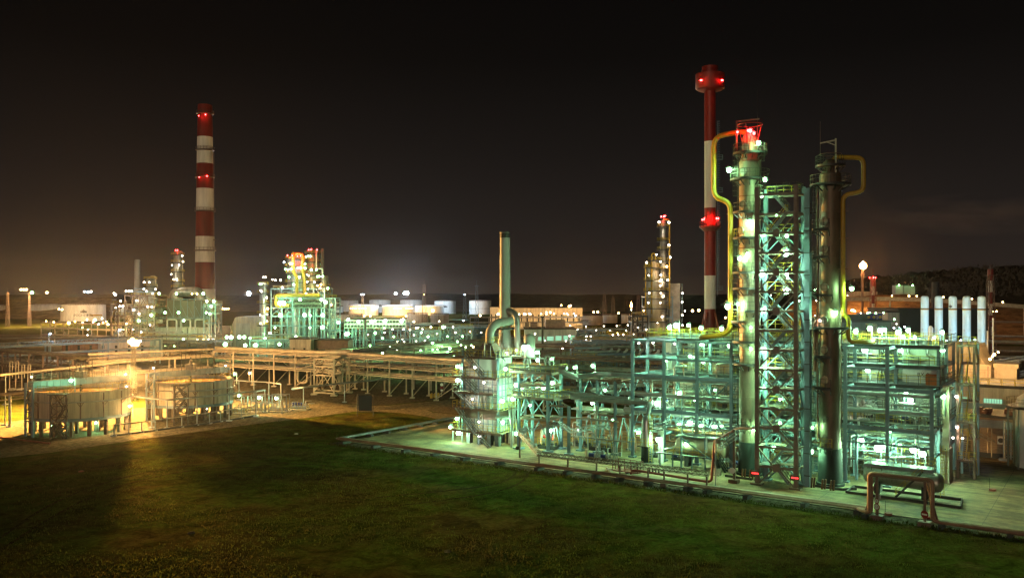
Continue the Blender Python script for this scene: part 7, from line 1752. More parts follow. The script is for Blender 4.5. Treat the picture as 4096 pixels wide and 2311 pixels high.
# roadside walls on the hill
for pts, lb in (([(3385, 1196), (3560, 1195), (3700, 1199), (3850, 1208), (4096, 1226), (4200, 1234)], 'long pale wall along the lit road on the hillside at right'),):
    b = MB()
    q_ = [at(x, y, 500 + 40 * 0) for x, y in pts]
    for a_, c_ in zip(q_[:-1], q_[1:]): b.beam(a_, c_, .4, 2.2); b.beam((a_[0], a_[1], 0), (a_[0], a_[1], a_[2]), .6)
    solo(b, 'road_wall', 'concrete', lb, 'wall', q_[0])
block('small lit white house on the hill at right', 3582, 3612, 1141, 900, 8, 'paint_white'); block('low lit white house beside it on the hill at right', 3616, 3660, 1143, 905, 8, 'paint_white')
block('long pale low house on the hill behind the flare', 3400, 3510, 1166, 700, 10, 'paint_cream')
# steam over the near tank and vapour plume at right
def vapour(name, c, sc, dens, col, label, seed, aniso=0.3):
    b = MB(); b.ball((0, 0, 0), 1, 20, 12); me = bpy.data.meshes.new(name); me.from_pydata(b.v, [], b.f); o = bpy.data.objects.new(name, me); COL.objects.link(o); o.location = c; o.scale = sc
    m = bpy.data.materials.new(name); m.use_nodes = True; nt = m.node_tree; nt.nodes.clear(); n = nt.nodes; l = nt.links
    out = n.new('ShaderNodeOutputMaterial'); v = n.new('ShaderNodeVolumePrincipled'); v.inputs['Color'].default_value = (*col, 1); v.inputs['Anisotropy'].default_value = aniso
    tc_ = n.new('ShaderNodeTexCoord'); ln = n.new('ShaderNodeVectorMath'); ln.operation = 'LENGTH'; l.new(tc_.outputs['Object'], ln.inputs[0])
    nz = n.new('ShaderNodeTexNoise'); nz.inputs['Scale'].default_value = 1.8; nz.inputs['Detail'].default_value = 4; l.new(tc_.outputs['Object'], nz.inputs['Vector'])
    mr = n.new('ShaderNodeMapRange'); mr.inputs['From Min'].default_value = 1.0; mr.inputs['From Max'].default_value = .1; l.new(ln.outputs['Value'], mr.inputs['Value'])
    m2 = n.new('ShaderNodeMapRange'); m2.inputs['From Min'].default_value = .42; m2.inputs['From Max'].default_value = .7; l.new(nz.outputs['Fac'], m2.inputs['Value'])
    mu = n.new('ShaderNodeMath'); mu.operation = 'MULTIPLY'; l.new(mr.outputs['Result'], mu.inputs[0]); l.new(m2.outputs['Result'], mu.inputs[1])
    m3 = n.new('ShaderNodeMath'); m3.operation = 'MULTIPLY'; m3.inputs[1].default_value = dens; l.new(mu.outputs['Value'], m3.inputs[0]); l.new(m3.outputs['Value'], v.inputs['Density']); l.new(v.outputs['Volume'], out.inputs['Volume'])
    me.materials.append(m); o['kind'] = 'stuff'; o['label'] = label
vapour('smoke_plume', at(3960, 860, 640), (95, 20, 17), .035, (.9, .85, .85), 'faint smoke drifting in the night sky at far right', 2)
vapour('steam', (-74, 163, 9.4), (6, 6, 2.6), .10, (1, 1, 1), 'steam drifting off the near settling tank', 1)
# ================================================================ LAMPS
CLS = {'G': ('green', GREEN, 480, 1.3), 'g': ('small green', GREEN, 400, .85), 'M': ('big mint', MINT, 800, 1.75), 'W': ('warm white', WHITE, 260, .75), 'w': ('small warm', WHITE, 200, .55),
       'O': ('orange', ORANGE, 700, 1.0), 'F': ('orange flood', ORANGE, 6000, 1.0), 'X': ('blinding orange', (1.0, 0.48, 0.11), 110000, 1.0), 'B': ('bluish', BLUE, 1600, 1.0), 'R': ('red', REDC, 85, .55), 'S': ('glowing red', REDC, 380, .6)}
PROTO = {}
def lamp_colour(c, mount):
    nm, col, st, sc = CLS[c]
    if mount in ('far', 'mid') and c in 'GgM': col = (.34, 1.0, .33) if c != 'M' else (.42, 1.0, .44)
    if mount == 'far' and c in 'GgMWwO': st *= {'W': .3, 'w': .35, 'O': .5}.get(c, .11)
    if mount == 'mid': st *= .8
    return nm, col, st * LS
LR = .22
def lamp_proto(c, mount):
    key = (c, mount)
    if key in PROTO: return PROTO[key]
    nm, col, st = lamp_colour(c, mount)
    en = 'lamp_glow_%s_%s' % (c if c.isupper() else c + 'small', mount)
    emat(en, col, st)
    kn = {'post': 'deck_lamp', 'wall': 'wall_lamp', 'beacon': 'beacon_light'}.get(mount, 'floodlight' if c in 'OFBX' else 'plant_lamp')
    t = thing(kn, 'x', kn.replace('_', ' '), (0, 0, 0))
    r = LR
    if c == 'X':
        dn = Vector((.12, -1, -.22)).normalized()
        b = MB(); b.lathe((0, 0, 0), [(.005, 0), (r, 0)], 14, dn); b.build('lens', en, t)
        b = MB(); b.lathe(Vector((0, 0, 0)) - dn * .02, [(r * 1.12, .05), (r * 1.12, 0), (r * .7, -.25), (.005, -.28)], 14, dn); b.build('housing', 'steel_dark', t)
    else: b = MB(); b.ball((0, 0, 0), r, 10, 7); b.build('lens', en, t)
    if mount not in ('far', 'mid'):
        b = MB(); b.lathe((0, 0, .1), [(.06, .32), (.12, .3), (.3, .16), (.34, .12), (.3, .12)], 10); b.build('hood', 'steel_galv', t)
        b = MB()
        if mount == 'post': b.tube([(.12, .1, .35), (.3, .3, .42), (.34, .34, .2), (.34, .34, -2.0)], .06, 6, .15)
        elif mount == 'wall': b.tube([(0, .05, .38), (0, .45, .5), (0, .7, .1)], .05, 6, .15)
        elif mount == 'beacon': b.tube([(0, 0, -.25), (0, 0, -.9)], .05, 6)
        b.build('pole' if mount == 'post' else 'bracket', 'steel_galv', t)
    PROTO[key] = [t, False]
    return PROTO[key]
def lamps(phrase, where, mount, lst):
    groups = {}
    for it in lst: groups.setdefault(it[2], []).append(it)
    for c, its in groups.items():
        its.sort(key=lambda q: (q[0], q[1])); n = len(its)
        for i, it in enumerate(its):
            nm = CLS[c][0]; ox, oy = it[0], it[1]; k = (it[3] if len(it) > 3 else 1.0)
            p = where(ox, oy) if callable(where) else at(ox, oy, where)
            lab = '%s lamp %s' % (nm, phrase) if n == 1 else '%s %s lamp from left %s' % (nth(i), nm, phrase)
            pr = lamp_proto(c, mount); s = CLS[c][3] * k * (RND.uniform(.82, 1.1) if c not in 'XRS' else 1)
            if not pr[1]:
                t = pr[0]; t.location = p; t.scale = (s,) * 3; pr[1] = True; t['label'] = lab
            else: t = dup(pr[0], p, None, lab, s)
            t['group'] = 'lamps ' + phrase
V = lambda v: (lambda ox, oy: onv(ox, oy, v))
U = lambda u: (lambda ox, oy: onu(ox, oy, u))
lamps('on the top deck rails left of column K-1', V(19.6), 'post', [(2676, 1310, 'G'), (2704, 1302, 'M'), (2753, 1301, 'G'), (2803, 1312, 'G'), (2885, 1314, 'G')])
lamps('in the upper frame bays left of K-1', V(19.0), 'post', [(2555, 1372, 'W'), (2612, 1370, 'W'), (2698, 1374, 'W'), (2807, 1377, 'G'), (2918, 1382, 'G'), (2812, 1447, 'G'), (2660, 1440, 'G'), (2760, 1425, 'g')])
lamps('at mid height in the frame left of K-1', V(17.5), 'post', [(2717, 1572, 'G'), (2628, 1612, 'M'), (2860, 1560, 'g'), (2780, 1600, 'g')])
lamps('near the pavement left of column K-1', V(16.2), 'post', [(2553, 1729, 'G'), (2715, 1697, 'G'), (2758, 1690, 'M'), (2803, 1703, 'G'), (2857, 1706, 'M'), (2886, 1703, 'g')])
lamps('by the vertical vessel and the horizontal drum', V(12.4), 'post', [(2633, 1757, 'M'), (2745, 1776, 'G'), (2600, 1728, 'g')])
lamps('on the platforms of column K-1', V(10.6), 'wall', [(2999, 891, 'M'), (2959, 1034, 'G'), (2911, 1226, 'M'), (2916, 681, 'G', 1.1), (3016, 1717, 'G'), (3034, 573, 'G', .8), (2990, 1015, 'g'), (2952, 1216, 'g'), (3004, 1310, 'g'), (3003, 1395, 'g')])
lamps('inside the braced stair tower', V(8.6), 'wall', [(3060, 720, 'G', .9), (3046, 784, 'G', .9), (3055, 939, 'G'), (3147, 944, 'G', .8), (3143, 1013, 'M'), (3147, 1097, 'G', .7), (3151, 1112, 'W', .7), (3048, 1094, 'M'), (3144, 1165, 'M'), (3056, 1242, 'M', 1.1), (3106, 862, 'g', .7), (3056, 1398, 'M', 1.1),
                                          (3059, 1473, 'G'), (3056, 1551, 'G'), (3119, 1597, 'g'), (3095, 1789, 'G', .8), (3120, 1690, 'g')])
lamps('between the stair tower and column K-2', V(10.8), 'wall', [(3249, 1708, 'G', .8), (3245, 1805, 'G'), (3342, 1251, 'G', 1.1), (3279, 1282, 'W', .8), (3407, 1155, 'G')])
lamps('on the top deck rails right of column K-2', V(19.6), 'post', [(3422, 1325, 'G'), (3479, 1314, 'M'), (3520, 1322, 'M'), (3538, 1319, 'G'), (3593, 1329, 'M', .85), (3633, 1321, 'M', .85), (3768, 1329, 'G'), (3737, 1350, 'W'), (3614, 1348, 'g'), (3659, 1348, 'g')])
lamps('in the upper frame bays right of K-2', V(21.0), 'post', [(3459, 1398, 'M'), (3603, 1402, 'G'), (3765, 1403, 'g'), (3774, 1402, 'g'), (3471, 1478, 'M')])
lamps('on the first frame deck right of K-2', V(21.5), 'post', [(3609, 1578, 'M'), (3623, 1575, 'G'), (3641, 1600, 'M'), (3773, 1585, 'G'), (3421, 1619, 'W')])
lamps('near the pavement behind the large horizontal vessel', V(16.4), 'post', [(3512, 1792, 'M', 1.15), (3534, 1785, 'G'), (3652, 1798, 'M', 1.1), (3690, 1815, 'M', 1.15), (3446, 1760, 'G'), (3560, 1725, 'g'), (3600, 1780, 'g')])
lamps('on the brown zigzag stair', V(26.2), 'wall', [(3824, 1585, 'W'), (3827, 1707, 'W'), (3850, 1752, 'w'), (3812, 1750, 'w')])
lamps('before the sheet-metal hood at right', V(70), 'far', [(3960, 1436, 'F', 1.1), (3970, 1425, 'O', .9), (3977, 1417, 'O'), (3993, 1408, 'F', .8)])
lamps('on the left walkway ends of the fired heater', V(10.0), 'post', [(1830, 1521, 'M'), (1830, 1465, 'G', .9), (1842, 1471, 'W', .8), (1827, 1674, 'G'), (1801, 1707, 'G'), (1834, 1731, 'M')])
lamps('on the front of the fired heater', V(9.2), 'wall', [(1912, 1745, 'W'), (1916, 1686, 'W'), (1889, 1595, 'W'), (1935, 1529, 'W'), (1898, 1469, 'W'), (2011, 1688, 'G', 1.1), (2009, 1603, 'G'), (2022, 1475, 'M', .8)])
lamps('beside the right flank of the fired heater', U(27.0), 'post', [(2050, 1596, 'G'), (2065, 1539, 'M'), (2065, 1733, 'G')])
lamps('on the deck around the flue stack foot', V(17.6), 'post', [(2096, 1389, 'M', 1.0), (2110, 1386, 'M', .8), (2148, 1409, 'G'), (2024, 1411, 'W'), (2150, 1441, 'G', .9), (2207, 1435, 'G', .9), (1985, 1395, 'W', .8), (2065, 1400, 'W', .8)])
lamps('inside the four-legged equipment frame', V(13.0), 'post', [(2174, 1548, 'G', 1.1), (2209, 1531, 'G', 1.1), (2205, 1721, 'M', .8), (2120, 1620, 'g')])
lamps('on the slender pipe frame and its walkways', V(16.5), 'post', [(2299, 1469, 'G'), (2371, 1463, 'G', .9), (2369, 1611, 'G', 1.1), (2318, 1635, 'W'), (2313, 1719, 'W'), (2296, 1580, 'W'), (2450, 1680, 'g'), (2420, 1560, 'g')])
# left yard
lamps('around the steaming settling tank rim', lambda ox, oy: {139: (-87.5, 158.5, zy(oy, 158.5)), 284: at(ox, oy, 154.5), 502: at(ox, oy, 168), 506: at(ox, oy, 163)}.get(ox), 'post', [(139, 1507, 'O', .7), (284, 1521, 'G'), (502, 1497, 'W', .9), (506, 1545, 'W', .9)])
lamps('under the steaming settling tank', 158.0, 'post', [(383, 1690, 'G', .8), (205, 1700, 'g', .7)])
lamps('around the second settling tank', 176.0, 'post', [(613, 1471, 'B', .6), (902, 1462, 'W', .7), (827, 1634, 'W', .7)])
lamps('low on a post at the right edge of the steaming tank', 160.0, 'post', [(519, 1623, 'F', 1.2)])
lamps('by the pump yard right of the second tank', 190.0, 'post', [(938, 1495, 'G'), (998, 1492, 'F', 1.1), (955, 1582, 'G', 1.1), (1036, 1590, 'M', .8), (1105, 1592, 'M', .8)])
lamps('of the cluster on the orange floodlight mast', 205.0, 'far', [(519, 1366, 'X', 2.1), (530, 1358, 'X', 2.1), (541, 1366, 'X', 2.1), (548, 1376, 'X', 2.1), (560, 1364, 'W', 1.5)])
lamps('added on the rear of the orange floodlight mast', 208.4, 'far', [(533, 1371, 'F', 3.4), (546, 1369, 'F', 3.4)])  # rear floods added to light the pipe racks behind the mast
lamps('on street poles beyond the dark racks at left', 290.0, 'far', [(201, 1334, 'B', 1.2), (434, 1416, 'B', .9), (478, 1320, 'B', 1.2), (350, 1340, 'W'), (352, 1318, 'W'), (330, 1310, 'g')])
for ox, oy, Y, lb in ((195, 1334, 290, 'street lamp pole at left beyond the dark racks'), (473, 1320, 290, 'street lamp pole just left of the mast glare')):
    b = MB(); b.cyl((X(ox, Y), Y, 0), (X(ox, Y), Y, zy(oy, Y)), .12, n=8); b.beam((X(ox, Y), Y, zy(oy, Y)), (X(ox + 8, Y), Y, zy(oy - 2, Y)), .12); solo(b, 'street_lamp', 'steel_galv', lb, 'pole', (X(ox, Y), Y, 0))
# far left
lamps('of the high masts above the cream tanks', 690.0, 'far', [(84, 1158, 'F', 3.4), (95, 1158, 'F', 3.4), (105, 1158, 'F', 3.4), (128, 1170, 'G', 4), (188, 1170, 'O', 3.4), (338, 1166, 'B', 3.4), (352, 1168, 'B', 3.4), (364, 1166, 'W', 4), (461, 1178, 'B', 3.6), (995, 1174, 'B', 7.5), (455, 1172, 'W', 2.6)])
lamps('before the lettered cream tank', 760.0, 'far', [(236, 1236, 'F', 3.2), (248, 1238, 'F', 3.2)])
lamps('low among the cream tanks and racks at left', 430.0, 'far', [(275, 1292, 'O', 3.2), (348, 1278, 'W', 2), (380, 1280, 'G', 2), (408, 1274, 'W', 2), (394, 1296, 'W', 2), (432, 1297, 'O', 2), (412, 1290, 'O', 1.6)])
lamps('on the boiler tower and hall front', 403.0, 'far', [(555, 1283, 'G', 2.2), (605, 1260, 'G', 2.2), (636, 1174, 'G', 2), (660, 1250, 'G', 2), (714, 1250, 'G', 2), (706, 1174, 'G', 2), (813, 1174, 'G', 2), (827, 1205, 'M', 1.6), (855, 1205, 'M', 1.6), (845, 1225, 'G', 1.8), (840, 1255, 'G', 1.8), (734, 1357, 'M', 1.5), (740, 1373, 'M', 1.5), (662, 1379, 'M', 1.4), (698, 1381, 'G', 1.8), (573, 1363, 'M', 1.6), (590, 1365, 'M', 1.5), (735, 1282, 'G', 1.6), (825, 1250, 'G', 1.5), (600, 1300, 'W', 2), (790, 1357, 'W', 2), (834, 1357, 'W', 2), (814, 1358, 'O', 2), (853, 1357, 'W', 2), (837, 1386, 'O', 2.2), (822, 1383, 'O', 1.8)])
lamps('scattered over the boiler tower', 404.0, 'far', [(505, 1164, 'W', 2.3), (516, 1164, 'W', 2.3), (526, 1164, 'W', 2.3), (577, 1129, 'w', 2.6), (597, 1129, 'w', 2.6), (586, 1165, 'w', 3), (611, 1174, 'w', 2.6), (482, 1204, 'w', 3), (463, 1230, 'W', 2.2), (479, 1225, 'w', 3), (491, 1224, 'w', 3), (545, 1202, 'w', 3), (590, 1226, 'w', 3), (533, 1239, 'w', 3), (607, 1227, 'w', 3), (556, 1255, 'W', 2.2), (575, 1156, 'w', 2.5), (622, 1156, 'w', 2.5), (768, 1175, 'O', 1.5), (788, 1175, 'O', 1.6), (506, 1294, 'O', 1.6), (484, 1318, 'W', 1.8), (532, 1317, 'w', 2.4), (565, 1328, 'w', 2.4), (495, 1318, 'O', 1.5)])
lamps('on the platformed column beside the striped chimney', 421.0, 'far', [(688, 1061, 'w', 2.6), (716, 1060, 'w', 2.6), (729, 1023, 'w', 2.6), (732, 1046, 'w', 2.8), (685, 1097, 'w', 2.6), (695, 1117, 'w', 2.6), (707, 1117, 'w', 2.8)])
lamps('at the top of that platformed column', 421.0, 'beacon', [(703, 1001, 'R', 2.4), (710, 1001, 'R', 2.4)])
lamps('of the flood bar right of the striped chimney', 600.0, 'far', [(874, 1234, 'F', 2.2), (882, 1234, 'F', 2.2), (890, 1234, 'F', 2.2), (898, 1235, 'F', 2.2), (906, 1235, 'F', 2.2), (914, 1235, 'F', 2.2)])
lamps('on the striped chimney', 514.0, 'beacon', [(822, 459, 'R', 3.2), (795, 464, 'R', 2.4), (828, 705, 'R', 3), (797, 709, 'R', 2.4)])
# green unit
lamps('on the lower decks of the green lit unit', 375.0, 'far', [(1120, 1212, 'M', 2.4), (1134, 1212, 'M', 2.4), (1122, 1261, 'M', 2.6), (1218, 1260, 'M', 1.9), (1291, 1261, 'M', 2.4), (1302, 1209, 'M', 2.3), (1286, 1199, 'M', 1.8), (1200, 1198, 'G', 2), (1290, 1309, 'M', 1.9), (1184, 1346, 'G', 1.8), (1071, 1234, 'O', 2.4), (1067, 1190, 'W', 2.2), (1068, 1257, 'W', 1.8), (1068, 1285, 'W', 1.8), (1040, 1259, 'W', 1.6), (1041, 1293, 'W', 1.6), (1242, 1262, 'G', 1.6), (1100, 1310, 'G', 1.5), (1240, 1310, 'G', 1.5), (1080, 1332, 'M', 1.6), (1325, 1219, 'O', 1.6)])
lamps('at the foot of the green lit unit', 338.0, 'far', [(907, 1348, 'M', 1.7), (925, 1349, 'M', 1.9), (957, 1348, 'M', 1.9), (977, 1348, 'G', 2), (901, 1377, 'M', 2), (981, 1381, 'M', 2), (1023, 1380, 'M', 1.9), (1118, 1376, 'G', 2.2), (1060, 1352, 'G', 1.6), (1000, 1352, 'G', 1.6)])
lamps('on the upper decks of the green lit unit', 376.0, 'far', [(1129, 1150, 'W', 2.2), (1122, 1120, 'W', 2), (1053, 1109, 'W', 2), (1061, 1109, 'W', 2), (1102, 1120, 'W', 2), (1090, 1118, 'W', 1.5), (1042, 1137, 'G', 1.8), (1042, 1162, 'W', 1.8), (1160, 1054, 'O', 1.8), (1168, 1054, 'O', 1.8), (1136, 1049, 'B', 1.6), (1311, 1153, 'G', 1.7), (1142, 1077, 'g', 2), (1150, 1078, 'w', 2.6), (1164, 1077, 'g', 2.2), (1192, 1072, 'g', 2.2), (1203, 1072, 'g', 2.2), (1220, 1072, 'g', 2.4), (1245, 1079, 'g', 2.2), (1265, 1079, 'g', 2.2), (1156, 1108, 'g', 2.2), (1197, 1108, 'g', 2.2), (1228, 1098, 'w', 2.8), (1235, 1102, 'W', 2), (1277, 1105, 'g', 2.2), (1269, 1106, 'g', 2), (1291, 1105, 'g', 2), (1175, 1138, 'G', 1.9), (1229, 1127, 'w', 2.8), (1257, 1128, 'W', 2), (1270, 1142, 'O', 1.5), (1284, 1138, 'O', 1.6), (1281, 1152, 'O', 1.5), (1225, 1027, 'g', 1.9), (1233, 1025, 'g', 1.9), (1242, 1025, 'g', 1.9), (1220, 1056, 'g', 1.9), (1232, 1156, 'w', 2.4), (1224, 1173, 'w', 2.4)])
lamps('on the red topped columns of the green lit unit', 377.0, 'beacon', [(1150, 1022, 'S', 2.2), (1169, 1022, 'S', 2.2), (1190, 1024, 'S', 2.2), (1202, 1024, 'S', 2.2), (1235, 999, 'S', 2.2), (1244, 998, 'S', 2.2), (1268, 999, 'S', 2.2)])
# tank farm
lamps('high above the white tanks in the centre', 1110.0, 'far', [(1583, 1174, 'B', 9), (1628, 1172, 'B', 13), (1618, 1172, 'B', 8), (1445, 1178, 'B', 3.4), (1455, 1178, 'B', 3.4), (1697, 1178, 'O', 2.4), (1859, 1178, 'B', 3.6)])
lamps('of the orange floodlight bars before the white tanks', 1030.0, 'far', [(x, 1233, 'F', 2.3) for x in (1402, 1410, 1418, 1425, 1438, 1446, 1454, 1462, 1577, 1586, 1595, 1603, 1624, 1632, 1640, 1648)])
lamps('of the orange floodlights low among the tanks', 640.0, 'far', [(1731, 1242, 'O', 5), (1921, 1262, 'O', 3.4), (1481, 1264, 'O', 3.2), (1457, 1264, 'O', 2.2), (1624, 1264, 'O', 2.4)])
lamps('along the white cooler bank', 392.0, 'far', [(1353, 1289, 'M', 1.7), (1393, 1278, 'M', 1.6), (1433, 1286, 'M', 2), (1487, 1286, 'M', 1.9), (1500, 1282, 'G', 1.8), (1540, 1284, 'M', 2), (1606, 1284, 'M', 2), (1612, 1278, 'G', 1.6), (1656, 1286, 'W', 2), (1757, 1285, 'W', 2), (1854, 1281, 'B', 1.5), (1386, 1336, 'M', 2), (1394, 1334, 'G', 2), (1501, 1332, 'G', 2)])
lamps('in a warm row beyond the dark racks, centre', 340.0, 'far', [(1537, 1312, 'W', 1.6), (1570, 1316, 'w', 1.8), (1614, 1316, 'W', 1.5), (1665, 1312, 'W', 1.8), (1672, 1310, 'W', 1.6), (1724, 1308, 'W', 2), (1772, 1308, 'M', 1.4), (1780, 1308, 'W', 1.6), (1812, 1308, 'W', 1.6), (1640, 1318, 'w', 2), (1690, 1316, 'w', 2), (1538, 1330, 'W', 1.3), (1472, 1338, 'w', 1.8)])
lamps('added on the pipe decks right of the cooler bank', 340.0, 'mid', [(1655, 1340, 'W', 1.2), (1685, 1330, 'G', 1.2), (1712, 1346, 'G', 1.2), (1748, 1334, 'W', 1.2), (1790, 1345, 'G', 1.2), (1822, 1330, 'W', 1.2), (1850, 1345, 'G', 1.2), (1880, 1326, 'O', 1), (1925, 1330, 'W', 1.2), (1958, 1318, 'O', 1), (1530, 1352, 'G', 1.2), (1575, 1346, 'G', 1.2), (1610, 1356, 'W', 1.2)])  # lamps put in to brighten the dim middle distance
lamps('added on the pipe decks right of the green windows', 312.0, 'mid', [(2310, 1318, 'W', 1.1), (2345, 1306, 'W', 1.1), (2385, 1320, 'W', 1.1), (2440, 1322, 'W', 1.1), (2470, 1330, 'O', .9), (2505, 1322, 'W', 1.1), (2535, 1336, 'W', 1.1)])  # more added lamps, lifting the dark decks further right
lamps('added along the orange lit rack before the cream tanks', 436.0, 'mid', [(185, 1284, 'O', 1.6), (215, 1288, 'O', 1.6), (300, 1286, 'O', 1.7), (330, 1290, 'O', 1.5), (372, 1288, 'O', 1.6), (425, 1286, 'O', 1.6)])  # extra orange lamps put in because the rack came out dim
lamps('of the partly added set in the dark racks left of the flue stack', 270.0, 'mid', [(1420, 1400, 'G', 1), (1480, 1382, 'G', 1), (1530, 1412, 'G', 1.1), (1560, 1388, 'g', 1.2), (1610, 1420, 'G', 1.1), (1640, 1385, 'G', 1.1), (1705, 1430, 'G', 1), (1730, 1372, 'G', 1.1), (1815, 1425, 'G', 1), (1830, 1366, 'G', 1), (1865, 1410, 'g', 1), (1674, 1425, 'G', 1.3), (1683, 1402, 'G', .9), (1799, 1393, 'G', 1.4), (1791, 1411, 'M', 1.1), (1750, 1397, 'g', 1), (1829, 1463, 'G', 1), (1863, 1388, 'w', 1.3), (1588, 1400, 'w', 1.3), (1590, 1365, 'w', 1.2), (1617, 1366, 'w', 1.2), (1665, 1364, 'w', 1.2), (1700, 1362, 'w', 1.2), (1731, 1398, 'g', .9), (1850, 1465, 'W', 1), (1893, 1387, 'O', 1.1), (1768, 1385, 'g', .9), (1844, 1380, 'g', 1), (1885, 1381, 'g', .9)])  # leading run of green lamps added to brighten the racks
# right of centre
lamps('on the tall orange masts right of the flue stack', 600.0, 'far', [(2245, 1221, 'F', 2.6), (2277, 1225, 'F', 3.6), (2283, 1222, 'F', 2.2), (2201, 1249, 'O', 3.4), (2375, 1248, 'O', 3), (2391, 1247, 'O', 2.9), (2474, 1252, 'O', 2.2), (2575, 1242, 'O', 2), (2525, 1239, 'W', 2.2)])
lamps('in a row under the warehouse eaves', 500.0, 'far', [(1990, 1256, 'w', 2.6), (1996, 1256, 'w', 2.6), (2077, 1256, 'w', 2.4), (2096, 1255, 'w', 2.6), (2102, 1256, 'w', 2.6), (2117, 1255, 'w', 2.8), (2122, 1256, 'w', 2.4), (2165, 1255, 'w', 2.6), (2186, 1256, 'w', 2.4), (2216, 1254, 'w', 2.4), (2257, 1254, 'w', 2.2), (2267, 1254, 'w', 2), (2295, 1254, 'w', 2.4), (2302, 1262, 'B', 1.6), (2271, 1259, 'w', 2.2), (2186, 1248, 'O', 1.5)])
lamps('along dark racks right of the flue stack', 255.0, 'mid', [(2140, 1335, 'w', 1.3), (2278, 1343, 'W', 1), (2281, 1302, 'w', 1.2), (2346, 1345, 'W', 1), (2363, 1345, 'w', 1.4), (2405, 1340, 'W', .9), (2451, 1339, 'w', 1.5), (2473, 1338, 'w', 1.5), (2493, 1338, 'w', 1.3), (2415, 1304, 'w', 1.3), (2467, 1303, 'w', 1.2), (2511, 1300, 'w', 1.2), (2551, 1310, 'w', 1.2), (2295, 1362, 'w', 1.3), (2264, 1363, 'w', 1.3), (2180, 1362, 'w', 1.2), (2345, 1357, 'w', 1.3), (2250, 1394, 'w', 1.3), (2411, 1406, 'W', 1), (2416, 1407, 'w', 1.2), (2472, 1409, 'w', 1.3), (2515, 1408, 'w', 1.3), (2516, 1403, 'w', 1), (2476, 1444, 'w', 1.3), (2326, 1456, 'w', 1.3), (2290, 1460, 'w', 1.1), (2255, 1458, 'w', 1.2), (2218, 1456, 'w', 1), (2552, 1466, 'W', .9), (2564, 1464, 'w', 1), (2430, 1455, 'w', 1), (2380, 1410, 'w', 1), (2330, 1408, 'w', 1)])
lamps('on the ochre column cluster', 325.0, 'far', [(2636, 888, 'W', 2.2), (2676, 890, 'W', 2.2), (2676, 980, 'W', 2.2), (2681, 1029, 'W', 1.9), (2667, 1066, 'O', 1.6), (2671, 1120, 'W', 1.9), (2587, 1050, 'W', 1.9), (2626, 1018, 'W', 1.7), (2642, 1047, 'w', 2.2), (2595, 1101, 'w', 2.2), (2643, 1100, 'w', 2.4), (2644, 1118, 'w', 2.4), (2641, 1142, 'W', 1.9), (2597, 1172, 'w', 2.4), (2643, 1173, 'w', 2.4), (2654, 1184, 'w', 2.3), (2593, 1211, 'w', 2.3), (2641, 1211, 'w', 2.4), (2650, 1266, 'W', 1.8), (2586, 1318, 'w', 2), (2552, 1310, 'w', 2), (2630, 1290, 'w', 2), (2730, 1172, 'w', 2.2), (2729, 1208, 'w', 2.4), (2730, 1260, 'w', 2.2), (2730, 1300, 'w', 2.2)])
lamps('crowning the ochre column cluster', 328.0, 'beacon', [(2645, 866, 'R', 2.4), (2655, 866, 'R', 2.4), (2660, 864, 'R', 2.4)])
lamps('on the top of column K-1', V(11.4), 'beacon', [(2950, 529, 'S', 1.2), (3001, 524, 'S', 2.0), (2992, 523, 'S', 1.2), (3016, 534, 'S', 1.5)])
lamps('on the platform of the striped stack', 256.6, 'beacon', [(2809, 879, 'S', 1.8), (2816, 878, 'S', 1.6), (2818, 873, 'S', 1.4), (2866, 874, 'S', 1.8), (2873, 874, 'S', 1.8)])
lamps('on the drum head of the striped stack', 255.2, 'beacon', [(2802, 322, 'R', 1.8), (2807, 322, 'R', 1.8), (2886, 322, 'R', 1.8), (2891, 322, 'R', 1.8)])
lamps('on the red lattice flare tower right of K-2', 416.0, 'beacon', [(3479, 1110, 'R', 2.2), (3494, 1110, 'R', 2.8), (3502, 1110, 'R', 2.2)])
lamps('along the lit road on the hillside at right', 480.0, 'far', [(3568, 1183, 'O', 1.5), (3636, 1184, 'O', 2), (3667, 1184, 'O', 1.6), (3774, 1188, 'O', 1.6), (3888, 1195, 'O', 1.6), (4011, 1208, 'O', 1.6), (3390, 1182, 'W', 1.4)])
lamps('in clusters before the hillside at right', 400.0, 'far', [(3407, 1241, 'O', 2), (3413, 1241, 'O', 2), (3419, 1244, 'O', 2), (3958, 1247, 'O', 1.6), (3972, 1246, 'O', 1.6), (3986, 1245, 'O', 1.8), (3948, 1249, 'W', 1.2)])
lamps('on the roof gear right of column K-2', 203.0, 'far', [(3443, 1252, 'W', .8), (3470, 1252, 'g', .9), (3478, 1250, 'g', .8), (3503, 1252, 'g', .9), (3534, 1251, 'g', .8), (3577, 1277, 'g', .9), (3586, 1295, 'w', .9)])
lamps('lighting the white towers from the left', 182.0, 'mid', [(3576, 1311, 'B', .7), (3598, 1311, 'B', .8), (3619, 1307, 'B', .8)])
lamps('added at the feet of the white towers', 179.0, 'mid', [(3785, 1362, 'B', .7), (3843, 1360, 'B', .7), (3900, 1358, 'B', .7)])  # unseen lamps added to brighten the dull towers
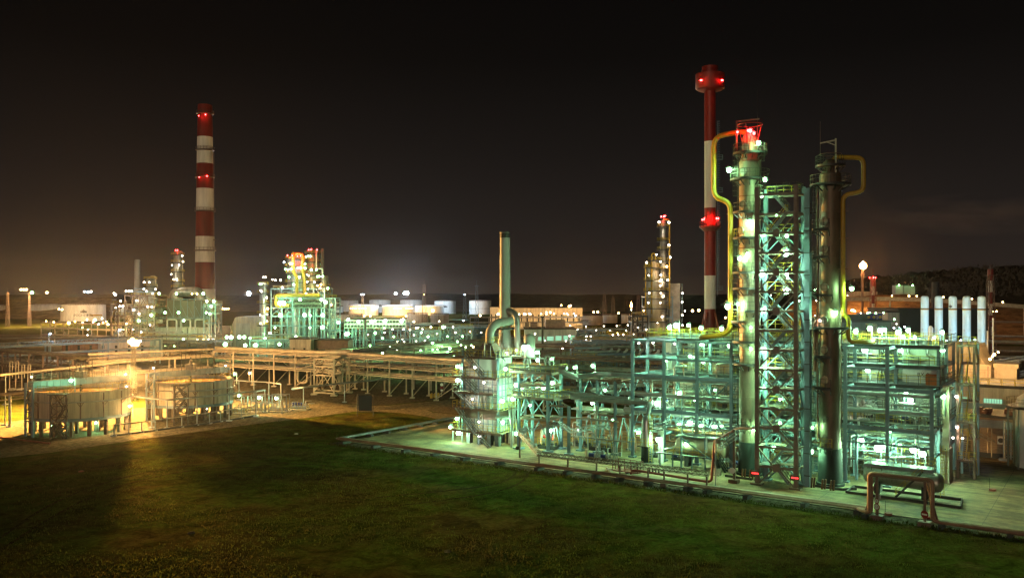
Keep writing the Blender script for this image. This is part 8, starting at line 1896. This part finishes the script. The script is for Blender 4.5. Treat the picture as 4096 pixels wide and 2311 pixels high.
lamps('of the lit hillside houses', 896.0, 'far', [(3596, 1140, 'G', 2.4), (3650, 1141, 'G', 2.2)])
lamps('beyond the stair tower between the columns', 200.0, 'far', [(3265, 1155, 'w', .9), (3258, 1158, 'g', .8), (3195, 1186, 'w', .9), (3197, 1203, 'g', .9), (3192, 1205, 'g', .9), (3245, 1205, 'w', .9), (3265, 1203, 'w', .9), (3237, 1240, 'w', .8), (3260, 1262, 'w', .8), (3085, 1180, 'w', .8), (3100, 1212, 'w', .8)])
lamps('before the striped stack and pinkish tanks', 300.0, 'far', [(2770, 1243, 'O', 2.2), (2795, 1241, 'O', 1.8), (2740, 1243, 'W', 1.4), (2902, 1270, 'O', 1.4)])
# flare flame
emat('flame', (1, .42, .12), 1100 * LS)
fl = MB(); c_ = Vector(at(3452, 1066, 560)); fl.lathe(c_, [(.02, -2.2), (1.8, -1.0), (2.4, .3), (1.8, 1.8), (.02, 3.6)], 14)
tag(fl.build('flare_flame', 'flame'), 'burning orange flame on top of the flare mast at right', 'flame')
fl = MB(); c_ = Vector(at(2525, 1222, 560)); fl.lathe(c_, [(.02, -1.4), (.7, -.6), (.6, .6), (.02, 2.6)], 10)
tag(fl.build('flare_flame', 'flame'), 'small flare flame left of the ochre columns', 'flame')

# ================================================================ AIR
HAZE = 0.000045  # scattering volume added for halos round the lamps
hb = MB(); hb.box(-2600, 2600, -60, 4200, -1.0, 190)
hm = bpy.data.materials.new('haze_air'); hm.use_nodes = True; hm.node_tree.nodes.clear()
ho = hm.node_tree.nodes.new('ShaderNodeOutputMaterial'); hv_ = hm.node_tree.nodes.new('ShaderNodeVolumePrincipled')
hv_.inputs['Color'].default_value = (1, 1, 1, 1); hv_.inputs['Density'].default_value = HAZE; hv_.inputs['Anisotropy'].default_value = 0.985
hm.node_tree.links.new(hv_.outputs['Volume'], ho.inputs['Volume']); MATS['haze_air'] = hm
hz = hb.build('haze', 'haze_air', None, 'stuff'); hz['label'] = 'thin haze volume added to give the lamps halos'
